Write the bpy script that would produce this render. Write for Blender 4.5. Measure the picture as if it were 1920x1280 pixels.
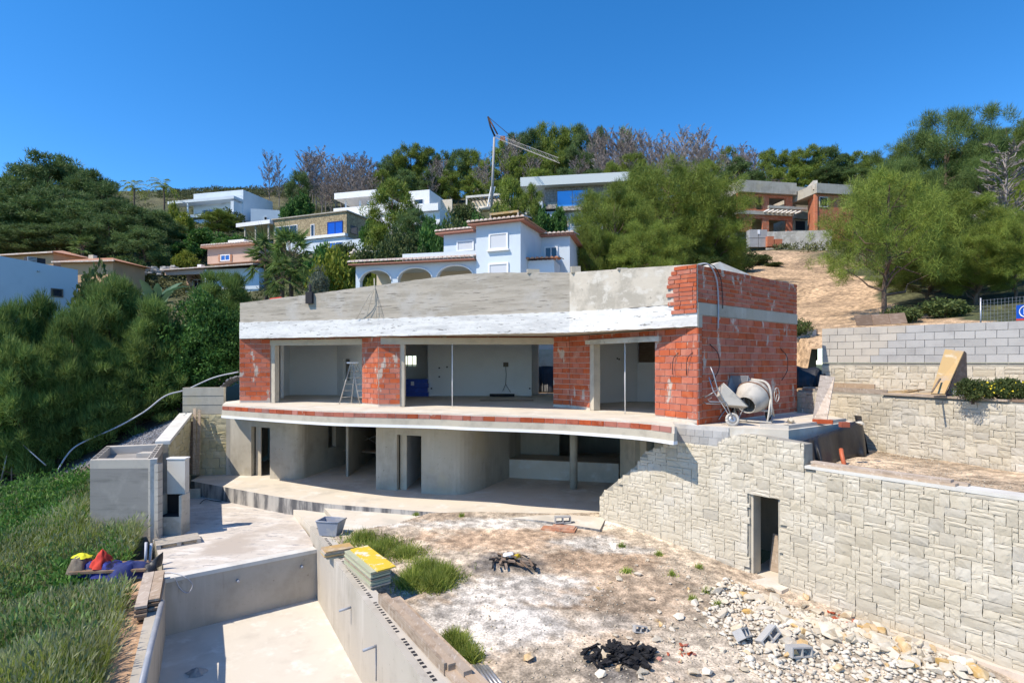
import bpy, math, random
import numpy as np
from mathutils import Vector, Matrix, noise
for o in list(bpy.data.objects): bpy.data.objects.remove(o)
scn = bpy.context.scene
COL = scn.collection
rnd = random.Random(7)
R = math.radians
# ------------------------------------------------------------------ camera, sky, sun
FL = 1066.0; HY = 680.0          # focal length in photo pixels, photo row of the horizon
cam = bpy.data.objects.new('camera', bpy.data.cameras.new('camera')); COL.objects.link(cam)
cam.location = (0, 0, 0); cam.rotation_euler = (R(90), 0, 0)
cam.data.sensor_width = 36; cam.data.lens = 36 * FL / 1920
cam.data.shift_y = (HY - 640) / 1920; cam.data.clip_start = .1; cam.data.clip_end = 4000
scn.camera = cam
w = bpy.data.worlds.new('World'); scn.world = w; w.use_nodes = True
nt = w.node_tree; bg = nt.nodes['Background']
sky = nt.nodes.new('ShaderNodeTexSky'); sky.sky_type = 'NISHITA'; sky.sun_disc = False
sky.sun_elevation = R(52); sky.sun_rotation = R(241); sky.altitude = 1400
sky.air_density = .9; sky.dust_density = .0; sky.ozone_density = 3.5
sat = nt.nodes.new('ShaderNodeHueSaturation'); sat.inputs['Saturation'].default_value = 1.3
nt.links.new(sky.outputs[0], sat.inputs['Color']); nt.links.new(sat.outputs[0], bg.inputs[0]); bg.inputs[1].default_value = .13
sl = bpy.data.lights.new('sun', 'SUN'); sl.energy = 3.1; sl.angle = R(.5); sl.color = (1, .9, .755)
sun = bpy.data.objects.new('sun', sl); COL.objects.link(sun)
ce = math.cos(R(52))
sun.rotation_euler = Vector((.875 * ce, .485 * ce, -math.sin(R(52)))).to_track_quat('-Z', 'Y').to_euler()
sun.location = (-56, -26, 90)
vs = scn.view_settings; vs.view_transform = 'Standard'; vs.look = 'None'; vs.gamma = 1; vs.exposure = .95
vs.use_curve_mapping = False
# ------------------------------------------------------------------ helpers
def U(px, py, z):                # point of height z seen at a photo pixel
    Y = -z * FL / (py - HY); return Vector(((px - 960) * Y / FL, Y, z))
def D(px, py, Y):                # point at distance Y seen at a photo pixel
    return Vector(((px - 960) * Y / FL, Y, (HY - py) * Y / FL))
def V2(x, y): return Vector((x, y))
ORG = {}
Z0 = Vector((0, 0, 0))
def tag(o, label, cat, group=None):
    o['label'] = label; o['category'] = cat
    if group: o['group'] = group
    return o
def T(name, label, cat, loc, group=None):
    o = bpy.data.objects.new(name, None); COL.objects.link(o); o.empty_display_size = .2
    o.location = loc; ORG[o] = Vector(loc); return tag(o, label, cat, group)
def link(name, me, parent=None):
    o = bpy.data.objects.new(name, me); COL.objects.link(o)
    if parent is not None: o.parent = parent; ORG[o] = ORG[parent]
    else: ORG[o] = Z0
    return o
def base_of(vs):                 # a top-level mesh keeps its origin at its own base
    x = sum(v[0] for v in vs) / len(vs); y = sum(v[1] for v in vs) / len(vs); return Vector((x, y, min(v[2] for v in vs)))
def mk(name, vs, fs, mat, parent=None, smooth=False, mats=None, mi=None):
    vs = [Vector(v) for v in vs]
    org = ORG[parent] if parent is not None else base_of(vs)
    me = bpy.data.meshes.new(name); me.from_pydata([v - org for v in vs], [], fs)
    for m in (mats or [mat]): me.materials.append(m)
    if mi: me.polygons.foreach_set('material_index', mi)
    if smooth: me.polygons.foreach_set('use_smooth', [True] * len(fs))
    o = link(name, me, parent)
    if parent is None: o.location = org; ORG[o] = org
    return o
def npmesh(name, V, F, mat, smooth=False):
    V = np.asarray(V, np.float32); F = np.asarray(F, np.int32); k = F.shape[1]
    me = bpy.data.meshes.new(name)
    me.vertices.add(len(V)); me.vertices.foreach_set('co', V.ravel())
    me.loops.add(F.size); me.loops.foreach_set('vertex_index', F.ravel())
    me.polygons.add(len(F)); me.polygons.foreach_set('loop_start', np.arange(0, F.size, k, dtype=np.int32))
    me.polygons.foreach_set('loop_total', np.full(len(F), k, np.int32))
    if smooth: me.polygons.foreach_set('use_smooth', np.ones(len(F), bool))
    me.update(calc_edges=True); me.materials.append(mat); return me
class G:                          # collects several pieces of ONE part
    def __init__(s): s.v = []; s.f = []
    def add(s, vs, fs):
        n = len(s.v); s.v += [Vector(v) for v in vs]; s.f += [tuple(i + n for i in f) for f in fs]; return s
    def hexa(s, p): return s.add(p, HEX)
    def build(s, name, mat, parent=None, smooth=False): return mk(name, s.v, s.f, mat, parent, smooth)
HEX = [(0, 3, 2, 1), (4, 5, 6, 7), (0, 1, 5, 4), (1, 2, 6, 5), (2, 3, 7, 6), (3, 0, 4, 7)]
class Fr:                         # local frame: along P0->P1, depth away from the camera
    def __init__(s, P0, P1, flip=False):
        s.o = Vector((P0[0], P0[1], 0)); d = Vector((P1[0] - P0[0], P1[1] - P0[1], 0)); s.L = d.length; s.u = d / s.L
        s.w = Vector((-s.u.y, s.u.x, 0))
        if s.w.dot(s.o + d / 2) < 0: s.w = -s.w
        if flip: s.w = -s.w
        s.ang = math.atan2(s.u.y, s.u.x)
    def p(s, a, b, z): r = s.o + s.u * a + s.w * b; return Vector((r.x, r.y, z))
    def hx(s, a0, a1, b0, b1, z0, z1):
        return [s.p(a0, b0, z0), s.p(a1, b0, z0), s.p(a1, b1, z0), s.p(a0, b1, z0), s.p(a0, b0, z1), s.p(a1, b0, z1), s.p(a1, b1, z1), s.p(a0, b1, z1)]
def fr_at(x, y, ang): return Fr((x, y), (x + math.cos(ang), y + math.sin(ang)))
def bx(name, fr, a0, a1, b0, b1, z0, z1, mat, parent=None): return mk(name, fr.hx(a0, a1, b0, b1, z0, z1), HEX, mat, parent)
def prism(name, pts, z0, z1, mat, parent=None, side=None):
    n = len(pts); a = sum(pts[i][0] * pts[(i + 1) % n][1] - pts[(i + 1) % n][0] * pts[i][1] for i in range(n))
    if a < 0: pts = pts[::-1]
    z0 = z0 if isinstance(z0, list) else [z0] * n; z1 = z1 if isinstance(z1, list) else [z1] * n
    if a < 0: z0 = z0[::-1]; z1 = z1[::-1]
    vs = [(p[0], p[1], z0[i]) for i, p in enumerate(pts)] + [(p[0], p[1], z1[i]) for i, p in enumerate(pts)]
    fs = [tuple(range(n - 1, -1, -1)), tuple(range(n, 2 * n))] + [(i, (i + 1) % n, (i + 1) % n + n, i + n) for i in range(n)]
    if side: return mk(name, vs, fs, mat, parent, mats=[mat, side], mi=[0, 0] + [1] * n)
    return mk(name, vs, fs, mat, parent)
def offs(pts, d):                 # shift a polyline sideways (away from the camera for d > 0)
    out = []
    for i, p in enumerate(pts):
        a = V2(*pts[max(0, i - 1)][:2]); b = V2(*pts[min(len(pts) - 1, i + 1)][:2]); t = (b - a).normalized(); n = V2(-t.y, t.x)
        if n.dot(V2(*p[:2])) < 0 and abs(n.dot(V2(*p[:2]))) > 1e-6: n = -n
        out.append(V2(*p[:2]) + n * d)
    return out
def ribbon(name, pts, zb, zt, d, mat, parent=None, d0=0):   # a wall standing along a polyline
    n = len(pts); zb = zb if isinstance(zb, list) else [zb] * n; zt = zt if isinstance(zt, list) else [zt] * n
    f = offs(pts, d0) if d0 else [V2(*p[:2]) for p in pts]; k = offs(pts, d)
    vs = []; fs = []
    for i in range(n): vs += [(*f[i], zb[i]), (*f[i], zt[i]), (*k[i], zt[i]), (*k[i], zb[i])]
    for i in range(n - 1):
        a = 4 * i; b = a + 4
        fs += [(a, b, b + 1, a + 1), (a + 1, b + 1, b + 2, a + 2), (a + 2, b + 2, b + 3, a + 3), (a + 3, b + 3, b, a)]
    fs += [(0, 1, 2, 3), (4 * n - 1, 4 * n - 2, 4 * n - 3, 4 * n - 4)]
    return mk(name, vs, fs, mat, parent)
def tubeg(g, pts, r, n=8, cap=True):
    pts = [Vector(p) for p in pts]; m = len(pts); rs = r if isinstance(r, (list, tuple)) else [r] * m
    vs = []; fs = []; ref = Vector((.31, .23, .92))
    for i, p in enumerate(pts):
        t = (pts[min(i + 1, m - 1)] - pts[max(i - 1, 0)])
        t = t.normalized() if t.length > 1e-9 else Vector((0, 0, 1))
        if abs(t.dot(ref)) > .95: ref = Vector((.9, .3, .1))
        x = t.cross(ref).normalized(); y = t.cross(x)
        vs += [p + (x * math.cos(2 * math.pi * k / n) + y * math.sin(2 * math.pi * k / n)) * rs[i] for k in range(n)]
    for i in range(m - 1):
        for k in range(n): fs.append((i * n + k, i * n + (k + 1) % n, (i + 1) * n + (k + 1) % n, (i + 1) * n + k))
    if cap: fs += [tuple(range(n - 1, -1, -1)), tuple(range((m - 1) * n, m * n))]
    return g.add(vs, fs)
def tube(name, pts, r, mat, parent=None, n=8, smooth=True): return tubeg(G(), pts, r, n).build(name, mat, parent, smooth)
def curve(ps, k=8):               # smooth path through points (Catmull-Rom)
    ps = [Vector(p) for p in ps]; q = [ps[0] * 2 - ps[1]] + ps + [ps[-1] * 2 - ps[-2]]; out = []
    for i in range(1, len(q) - 2):
        for j in range(k):
            t = j / k; a, b, c, d = q[i - 1:i + 3]
            out.append(.5 * ((2 * b) + (c - a) * t + (2 * a - 5 * b + 4 * c - d) * t * t + (3 * b - a - 3 * c + d) * t ** 3))
    return out + [ps[-1]]
UNIT = {}
def piece(name, me, loc, rot, scale, parent=None):   # alike pieces share one mesh
    o = bpy.data.objects.new(name, me); COL.objects.link(o)
    if parent is not None: o.parent = parent; loc = Vector(loc) - ORG[parent]
    o.location = loc; o.rotation_euler = rot; o.scale = scale; ORG[o] = Vector(loc); return o
def unitbox(mat, jit=.0, seed=0, cham=.06):
    key = (mat.name, jit, seed)
    if key not in UNIT:
        r = random.Random(seed); c = cham; vs = []; 
        for z in (-.5, .5):
            for x, y in ((-.5, -.5), (.5, -.5), (.5, .5), (-.5, .5)):
                vs.append((x + r.uniform(-jit, jit), y + r.uniform(-jit, jit), z + r.uniform(-jit, jit)))
        me = bpy.data.meshes.new('piece'); me.from_pydata(vs, [], HEX); me.materials.append(mat); UNIT[key] = me
    return UNIT[key]
# ------------------------------------------------------------------ materials
def M(name, base, layers=(), rough=.9, bump=(), rand=0., spec=.3, metal=0., world=True):
    m = bpy.data.materials.new(name); m.use_nodes = True; n = m.node_tree.nodes; L = m.node_tree.links
    b = n['Principled BSDF']; b.inputs['Roughness'].default_value = rough; b.inputs['Metallic'].default_value = metal
    b.inputs['Specular IOR Level'].default_value = spec
    geo = n.new('ShaderNodeNewGeometry'); pos = geo.outputs['Position']
    if not world: pos = n.new('ShaderNodeTexCoord').outputs['Object']
    rgb = n.new('ShaderNodeRGB'); rgb.outputs[0].default_value = (*base, 1); c = rgb.outputs[0]
    for col, sc, st, lo, hi in layers:
        mp = n.new('ShaderNodeMapping'); mp.inputs['Scale'].default_value = st; L.new(pos, mp.inputs[0])
        nz = n.new('ShaderNodeTexNoise'); nz.inputs['Scale'].default_value = sc; nz.inputs['Detail'].default_value = 7; nz.inputs['Roughness'].default_value = .62
        L.new(mp.outputs[0], nz.inputs[0])
        mr = n.new('ShaderNodeMapRange'); mr.interpolation_type = 'SMOOTHSTEP'
        mr.inputs[1].default_value = lo; mr.inputs[2].default_value = hi; L.new(nz.outputs[0], mr.inputs[0])
        mx = n.new('ShaderNodeMix'); mx.data_type = 'RGBA'; L.new(mr.outputs[0], mx.inputs[0]); L.new(c, mx.inputs[6]); mx.inputs[7].default_value = (*col, 1); c = mx.outputs[2]
    if rand:
        oi = n.new('ShaderNodeObjectInfo'); hs = n.new('ShaderNodeHueSaturation')
        mr = n.new('ShaderNodeMapRange'); mr.inputs[3].default_value = 1 - rand; mr.inputs[4].default_value = 1 + rand
        L.new(oi.outputs['Random'], mr.inputs[0]); L.new(mr.outputs[0], hs.inputs['Value'])
        ml = n.new('ShaderNodeMath'); ml.operation = 'MULTIPLY_ADD'; ml.inputs[1].default_value = 17.31; ml.inputs[2].default_value = 0
        L.new(oi.outputs['Random'], ml.inputs[0]); fr = n.new('ShaderNodeMath'); fr.operation = 'FRACT'; L.new(ml.outputs[0], fr.inputs[0])
        m2 = n.new('ShaderNodeMapRange'); m2.inputs[3].default_value = 1 - rand * 1.1; m2.inputs[4].default_value = 1 + rand * 1.1
        L.new(fr.outputs[0], m2.inputs[0]); L.new(m2.outputs[0], hs.inputs['Saturation']); L.new(c, hs.inputs['Color']); c = hs.outputs[0]
    L.new(c, b.inputs['Base Color'])
    prev = None
    for sc, st, dist in bump:
        nz = n.new('ShaderNodeTexNoise'); nz.inputs['Scale'].default_value = sc; nz.inputs['Detail'].default_value = 5; L.new(pos, nz.inputs[0])
        bp = n.new('ShaderNodeBump'); bp.inputs['Strength'].default_value = st; bp.inputs['Distance'].default_value = dist
        L.new(nz.outputs[0], bp.inputs['Height'])
        if prev: L.new(prev, bp.inputs['Normal'])
        prev = bp.outputs[0]
    if prev: L.new(prev, b.inputs['Normal'])
    return m
def LEAF(name, c1, c2, trans=.3, amp=.28, psc=.9):
    m = bpy.data.materials.new(name); m.use_nodes = True; n = m.node_tree.nodes; L = m.node_tree.links
    b = n['Principled BSDF']; b.inputs['Roughness'].default_value = .65; b.inputs['Specular IOR Level'].default_value = .25
    geo = n.new('ShaderNodeNewGeometry'); mx = n.new('ShaderNodeMix'); mx.data_type = 'RGBA'
    L.new(geo.outputs['Random Per Island'], mx.inputs[0]); mx.inputs[6].default_value = (*c1, 1); mx.inputs[7].default_value = (*c2, 1)
    nz = n.new('ShaderNodeTexNoise'); nz.inputs['Scale'].default_value = psc; L.new(geo.outputs['Position'], nz.inputs[0])
    mr = n.new('ShaderNodeMapRange'); mr.inputs[1].default_value = .3; mr.inputs[2].default_value = .7; mr.inputs[3].default_value = 1 - amp; mr.inputs[4].default_value = 1 + amp; L.new(nz.outputs[0], mr.inputs[0])
    oi = n.new('ShaderNodeObjectInfo'); mo = n.new('ShaderNodeMapRange'); mo.inputs[3].default_value = .82; mo.inputs[4].default_value = 1.18; L.new(oi.outputs['Random'], mo.inputs[0])
    mm = n.new('ShaderNodeMath'); mm.operation = 'MULTIPLY'; L.new(mr.outputs[0], mm.inputs[0]); L.new(mo.outputs[0], mm.inputs[1])
    hs = n.new('ShaderNodeHueSaturation'); L.new(mm.outputs[0], hs.inputs['Value']); L.new(mx.outputs[2], hs.inputs['Color'])
    L.new(hs.outputs[0], b.inputs['Base Color'])
    tr = n.new('ShaderNodeBsdfTranslucent'); L.new(hs.outputs[0], tr.inputs[0]); ms = n.new('ShaderNodeMixShader'); ms.inputs[0].default_value = trans
    L.new(b.outputs[0], ms.inputs[1]); L.new(tr.outputs[0], ms.inputs[2]); L.new(ms.outputs[0], n['Material Output'].inputs[0]); return m
I3 = (1, 1, 1); VS = (1, 1, .16); HS = (.35, .35, 3.)
mConc = M('concrete_grey', (.43, .395, .325), [((.33, .3, .245), .9, I3, .45, .7), ((.52, .485, .41), 2.3, VS, .5, .75), ((.22, .205, .17), 9, I3, .62, .75), ((.42, .37, .27), .6, I3, .55, .72)], .92, [(30, .25, .01), (4, .2, .02)])
mConcLt = M('concrete_pale_slab', (.62, .555, .46), [((.5, .46, .39), .7, I3, .45, .7), ((.66, .63, .57), 1.7, I3, .5, .7), ((.42, .38, .32), 5, I3, .63, .78)], .93, [(25, .15, .008)])
mDeck = M('deck_screed', (.56, .505, .44), [((.66, .61, .55), 1.1, (1, 2.5, 1), .48, .62), ((.33, .31, .3), 2.6, (1, 3.5, 1), .54, .66), ((.45, .39, .33), .5, I3, .48, .62), ((.3, .28, .27), 9, I3, .63, .7)], .93, [(18, .2, .01)])
mPool = M('pool_render', (.44, .4, .34), [((.36, .325, .27), .8, I3, .45, .7), ((.52, .48, .42), 1.6, VS, .52, .72), ((.27, .24, .2), 3, (1, 1, .12), .6, .75), ((.25, .22, .18), 8, I3, .64, .74)], .92, [(22, .2, .01)])
mPoolFl = M('pool_floor_screed', (.6, .55, .47), [((.52, .47, .4), .9, I3, .45, .7), ((.68, .64, .57), 2.2, I3, .5, .7)], .93, [(20, .12, .006)])
mStain = M('concrete_damp_stained', (.42, .4, .37), [((.1, .1, .105), 2.2, (1, 1, .2), .4, .62), ((.52, .5, .46), 3.5, (1, 1, .12), .55, .72)], .93, [(20, .3, .012)])
mParapet = M('board_marked_concrete', (.46, .41, .34), [((.36, .32, .26), 1.4, (.4, .4, 4), .42, .6), ((.47, .44, .395), .7, I3, .5, .68), ((.2, .18, .15), 3.2, (.45, .45, 6), .58, .66), ((.46, .4, .31), .9, I3, .6, .75)], .95, [(5, .5, .03), (26, .35, .012)])
mPlaster = M('grey_plaster', (.54, .49, .41), [((.4, .365, .305), 1.1, I3, .45, .6), ((.58, .545, .48), 2.2, (1, 1, 1.6), .5, .62), ((.34, .31, .26), 5, I3, .6, .7)], .95, [(3.5, .5, .04), (30, .2, .006)])
mFascia = M('white_painted_fascia', (.74, .73, .7), [((.6, .59, .57), 1.5, HS, .46, .62), ((.2, .19, .18), 5.5, (.45, .45, 2.6), .62, .65), ((.45, .43, .4), 7, (.4, .4, 2), .6, .7)], .85, [(7, .6, .03), (2.5, .5, .05)])
mWhite = M('white_wall_plaster', (.88, .87, .85), [((.83, .82, .8), .7, I3, .45, .7)], .92, [(14, .05, .006)])
mWhitePaint = M('white_paint', (.8, .8, .8), [((.7, .7, .7), 1.2, I3, .5, .75)], .6)
mMortar = M('mortar', (.6, .52, .44), [((.5, .43, .36), 4, I3, .45, .7)], .95, [(30, .4, .01)])
mBrick = M('hollow_brick_red', (.44, .12, .065), [((.5, .165, .095), 3, I3, .45, .68), ((.35, .09, .055), 7, I3, .56, .75), ((.52, .42, .35), 2.6, (1, 1, .5), .585, .64)], .9, [(40, .3, .008)], .1)
mBrickE = M('brick_edging', (.4, .13, .085), [((.3, .09, .06), 3, I3, .45, .7), ((.52, .42, .36), 1.6, I3, .64, .7)], .9, [(40, .3, .006)], .2)
mJamb = M('cement_jamb', (.5, .45, .36), [((.4, .36, .29), 2, I3, .45, .7)], .93, [(25, .2, .01)])
mBlock = M('grey_cement_block', (.4, .395, .385), [((.34, .335, .33), 2, I3, .45, .7)], .93, [(50, .3, .006)], .1)
mBlockDusty = M('dusty_cement_block', (.5, .46, .4), [((.42, .39, .35), 1.6, I3, .45, .7)], .93, [(50, .3, .006)], .06)
mJoint = M('block_joint', (.52, .5, .47), [((.42, .4, .37), 5, I3, .45, .7)], .95)
mStone = M('pale_dressed_stone', (.48, .43, .34), [((.55, .505, .42), 1.1, I3, .45, .65), ((.42, .365, .255), .55, I3, .62, .76), ((.35, .33, .28), 9, I3, .58, .75)], .93, [(16, .5, .02), (60, .3, .006)], .13)
mStoneY = M('yellow_dressed_stone', (.48, .42, .26), [((.55, .5, .34), 2, I3, .45, .65), ((.38, .34, .22), 8, I3, .56, .75)], .93, [(16, .5, .02)], .1)
mStoneJ = M('stone_joint', (.3, .28, .24), [((.38, .36, .3), 3, I3, .45, .7)], .97)
mCap = M('cement_cap', (.62, .6, .55), [((.52, .49, .44), 1.4, I3, .45, .7)], .93, [(25, .2, .008)])
mWood = M('weathered_plank', (.42, .33, .25), [((.28, .21, .15), 3, (1, 1, 6), .45, .7), ((.52, .44, .36), 5, (4, 1, 1), .52, .7)], .9, [(30, .25, .006)], .2)
mWoodO = M('orange_formwork_board', (.5, .34, .16), [((.42, .33, .24), 2, I3, .5, .68), ((.6, .5, .36), 3, I3, .55, .7)], .85, [(30, .2, .005)], .1)
mWoodD = M('dark_old_plank', (.2, .14, .1), [((.28, .21, .16), 4, (1, 1, 3), .45, .7)], .9, [(30, .3, .006)], .2)
mYellow = M('yellow_shutter_panel', (.62, .44, .07), [((.66, .6, .5), 2.4, I3, .52, .62), ((.5, .33, .06), 5, I3, .55, .7)], .8, [(25, .1, .004)], .1)
mGreenEdge = M('panel_edge_green', (.36, .38, .27), [((.45, .42, .33), 6, (1, 1, 8), .45, .7)], .9, (), .15)
mTub = M('grey_plastic_tub', (.27, .29, .34), [((.4, .39, .37), 3, I3, .52, .7)], .55, (), .05)
mBlackPl = M('black_damp_membrane', (.012, .013, .017), [((.03, .03, .035), 2, I3, .5, .7)], .5, [(6, .4, .03)], 0, .5)
mMetal = M('galvanised_steel', (.45, .45, .46), [((.3, .29, .28), 4, I3, .5, .7)], .45, (), .06, .5, .7)
mRust = M('rusty_steel', (.16, .08, .05), [((.26, .13, .07), 6, I3, .45, .7)], .85)
mCemCrust = M('cement_crusted_metal', (.5, .47, .42), [((.36, .34, .31), 3, I3, .45, .66), ((.3, .2, .13), 4, I3, .62, .72)], .85, [(25, .4, .01)], .06)
mDark = M('dark_void', (.03, .03, .035))
mRubber = M('black_rubber', (.025, .025, .025), [((.2, .19, .17), 5, I3, .5, .7)], .8)
mBlue = M('blue_plastic_sheet', (.02, .07, .42), [((.03, .11, .55), 3, I3, .45, .7)], .35, [(9, .5, .03)], 0, .5)
mNavy = M('dark_blue_cloth', (.02, .03, .11), [((.03, .05, .22), 2, I3, .45, .7)], .8, [(9, .4, .02)])
mRed = M('red_cloth', (.55, .05, .03), [((.4, .03, .03), 5, I3, .5, .7)], .8)
mYel = M('yellow_hi_vis_cloth', (.65, .62, .03), (), .8)
mTaupe = M('brown_cloth', (.16, .13, .1), [((.25, .21, .16), 5, I3, .5, .7)], .9)
mPvc = M('grey_pvc_pipe', (.3, .32, .36), [((.4, .4, .42), 2, I3, .5, .7)], .45, (), .05)
mHose = M('pale_corrugated_hose', (.45, .46, .5), [((.4, .4, .42), 3, I3, .5, .7)], .6)
mTrunk = M('pine_bark', (.16, .115, .085), [((.1, .07, .05), 6, (1, 1, .4), .45, .7), ((.24, .19, .15), 9, I3, .55, .75)], .95, [(14, .6, .03)], 0, .2, 0, False)
mDead = M('dead_grey_wood', (.27, .23, .21), [((.36, .32, .3), 2, I3, .45, .7)], .95, (), .2, .2, 0, False)
mChar = M('charcoal', (.012, .012, .014), [((.05, .048, .05), 9, I3, .52, .7)], .8, [(40, .5, .01)], .2)
mRock = M('broken_limestone', (.52, .455, .355), [((.6, .55, .46), 4, I3, .45, .65), ((.46, .36, .24), 2.4, I3, .58, .72)], .93, [(25, .5, .015)], .16)
mRockO = M('ochre_stone', (.5, .34, .16), [((.6, .48, .32), 4, I3, .45, .65)], .93, [(25, .5, .015)], .16)
mTile = M('terracotta_tile', (.42, .2, .12), [((.5, .33, .23), 6, I3, .45, .65), ((.3, .15, .1), 3, I3, .52, .7)], .9, (), .1)
mGlassB = M('sky_blue_glass', (.03, .12, .36), (), .06, (), 0, .9, .3)
mGlassD = M('dark_glass', (.02, .03, .05), (), .06, (), 0, .7)
mShut = M('pale_shutter', (.55, .57, .6), (), .6)
# ------------------------------------------------------------------ terrain
CP = [(-8.5, 11, -6.0), (-14, 11, -6.7), (-14, 17, -6.2), (-20, 18, -6.2), (-26, 22, -5.9), (-10.5, 15, -6.0), (-20, 8, -7), (-40, 15, -7), (-6, 5, -6.4), (10, 4, -6.4),
      (-12.9, 26, -.6), (-14.4, 26.5, -2.0), (-15.5, 25, -2.9), (-17.5, 24.5, -3.7), (-18.6, 23.5, -4.5), (-21.5, 24, -5.0), (-27, 32, -2.2), (-20, 34, .3), (-33, 44, 1), (-12, 33, 1.0), (-40, 30, -4),
      (-6, 36, 1.5), (-9, 32, .9), (0, 32, -.3), (0, 38, 2.2), (6, 38, 2.6), (-10, 50, 6), (-32, 62, 8.0), (-40, 60, 8), (-62, 62, 10.5), (-55, 70, 13), (-80, 70, 13),
      (-36, 74, 13.5), (-20, 76, 14.8), (-52, 100, 22), (-66, 114, 27.4), (-45, 116, 28), (-24, 80, 17.5), (-10, 82, 19), (0, 60, 11), (2, 88, 19), (16, 88, 19.6), (20, 60, 10),
      (30, 74, 14.2), (45, 74, 15), (24, 62, 11.7), (19, 40, 4.6), (13, 27, 1.6), (22, 33, 3.6), (32, 36, 6), (30, 50, 9), (16, 22, 1.2), (22, 24, 2.2), (60, 60, 18), (70, 85, 30), (50, 100, 29),
      (12, 18, 0), (16, 17, .9), (22, 16, 1.4), (0, 120, 33), (0, 150, 43), (0, 185, 50), (40, 140, 40), (80, 130, 38), (-40, 150, 43), (-60, 185, 57), (-100, 160, 46), (-130, 200, 60), (-100, 100, 24),
      (0, 240, 52), (90, 240, 46), (-100, 260, 66), (160, 160, 46), (-200, 160, 44), (200, 300, 50), (-220, 320, 66), (0, 320, 44), (120, 60, 26), (-140, 60, 8), (60, 20, 8), (-90, 30, 0), (-60, 20, -5), (60, 8, 2)]
cpa = np.array(CP, float); P_ = cpa[:, :2]
A_ = np.linalg.norm(P_[:, None] - P_[None], axis=2); n_ = len(CP)
S_ = np.zeros((n_ + 3, n_ + 3)); S_[:n_, :n_] = A_ - .0 * np.eye(n_); S_[:n_, n_] = 1; S_[:n_, n_ + 1:] = P_; S_[n_, :n_] = 1; S_[n_ + 1:, :n_] = P_.T
W_ = np.linalg.solve(S_, np.r_[cpa[:, 2], 0, 0, 0])
def inpoly(x, y, poly):
    r = np.zeros(np.shape(x), bool); j = len(poly) - 1
    for i in range(len(poly)):
        xi, yi = poly[i]; xj, yj = poly[j]
        r ^= ((yi > y) != (yj > y)) & (x < (xj - xi) * (y - yi) / (yj - yi + 1e-12) + xi); j = i
    return r
CUT = [(-4.3, 3), (-6.55, 9.86), (-9.15, 14.5), (-11.4, 17.7), (-13.35, 21.6), (-14.35, 25.2), (-13.0, 25.75), (-12.1, 26.2), (-12.2, 32), (8.3, 32), (11.2, 22.6), (17, 15.5), (26, 3)]
BACK = [(-3, 28), (-3, 36.5), (8.6, 36.5), (12.2, 24), (11, 21)]
def th(x, y):
    x = np.asarray(x, float); y = np.asarray(y, float); sh = x.shape; q = np.stack([x.ravel(), y.ravel()], 1)
    d = np.linalg.norm(q[:, None] - P_[None], axis=2); z = d @ W_[:n_] + W_[n_] + q @ W_[n_ + 1:]
    z = z.reshape(sh); f = np.clip((y - 20) / 60, 0, 1)
    z = z + (np.sin(x * .23 + 1) * np.cos(y * .19) * .8 + np.sin(x * .61 + y * .47) * .35) * f + np.sin(x * 1.7) * np.sin(y * 1.9 + x) * .07
    z = np.where(inpoly(x, y, BACK), np.minimum(z, -1.72), z)
    return np.where(inpoly(x, y, CUT), -7.6, z)
def th1(x, y): return float(th(np.array([x]), np.array([y]))[0])
SCRUB = (.085, .095, .04); DRY = (.13, .12, .06); DIRT = (.52, .36, .22); SOIL = (.12, .09, .075); GRAV = (.2, .2, .22)
DIRTP = [(9, 21), (9, 36.5), (13, 46), (20, 66), (30, 68), (33, 60), (27, 44), (22, 33), (19, 27), (18, 21)]
SOILP = [(-30, 20.5), (-14, 21.5), (-11.5, 26), (-12, 30), (-22, 33), (-34, 31)]
GRAVP = [(-18.5, 23.2), (-14.0, 22.6), (-12.0, 26), (-12.3, 28.5), (-13.6, 27.5), (-16, 25.6)]
def hmat(name):
    m = M(name, (1, 1, 1), [], .97, [(3, .5, .08), (17, .5, .03)]); n = m.node_tree.nodes; L = m.node_tree.links; b = n['Principled BSDF']
    at = n.new('ShaderNodeAttribute'); at.attribute_name = 'Col'; geo = n.new('ShaderNodeNewGeometry')
    c = at.outputs['Color']
    for sc, lo, hi, a in ((.5, .35, .65, .35), (4, .35, .68, .45), (22, .35, .7, .4)):
        nz = n.new('ShaderNodeTexNoise'); nz.inputs['Scale'].default_value = sc; nz.inputs['Detail'].default_value = 6; L.new(geo.outputs['Position'], nz.inputs[0])
        mr = n.new('ShaderNodeMapRange'); mr.inputs[1].default_value = lo; mr.inputs[2].default_value = hi; mr.inputs[3].default_value = 1 - a; mr.inputs[4].default_value = 1 + a * .7; L.new(nz.outputs[0], mr.inputs[0])
        hs = n.new('ShaderNodeHueSaturation'); L.new(mr.outputs[0], hs.inputs['Value']); L.new(c, hs.inputs['Color']); c = hs.outputs[0]
    L.new(c, b.inputs['Base Color']); return m
mHill = hmat('hillside_ground')
def grid(name, xs, ys, zf, colf, mat, drop=None):
    X, Y = np.meshgrid(xs, ys); Z = zf(X, Y); nx = len(xs); ny = len(ys)
    i = np.arange(nx * ny).reshape(ny, nx); F = np.stack([i[:-1, :-1], i[:-1, 1:], i[1:, 1:], i[1:, :-1]], -1).reshape(-1, 4)
    if drop is not None:
        cx = (X[:-1, :-1] + X[1:, 1:]) / 2; cy = (Y[:-1, :-1] + Y[1:, 1:]) / 2; F = F[~drop(cx, cy).ravel()]
    me = npmesh(name, np.stack([X, Y, Z], -1).reshape(-1, 3), F, mat, True)
    C = colf(X, Y).reshape(-1, 3); a = me.color_attributes.new('Col', 'FLOAT_COLOR', 'POINT'); a.data.foreach_set('color', np.c_[C, np.ones(len(C))].astype(np.float32).ravel())
    o = link(name, me); o['kind'] = 'structure'; return o
nrng = np.random.default_rng(3)
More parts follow.
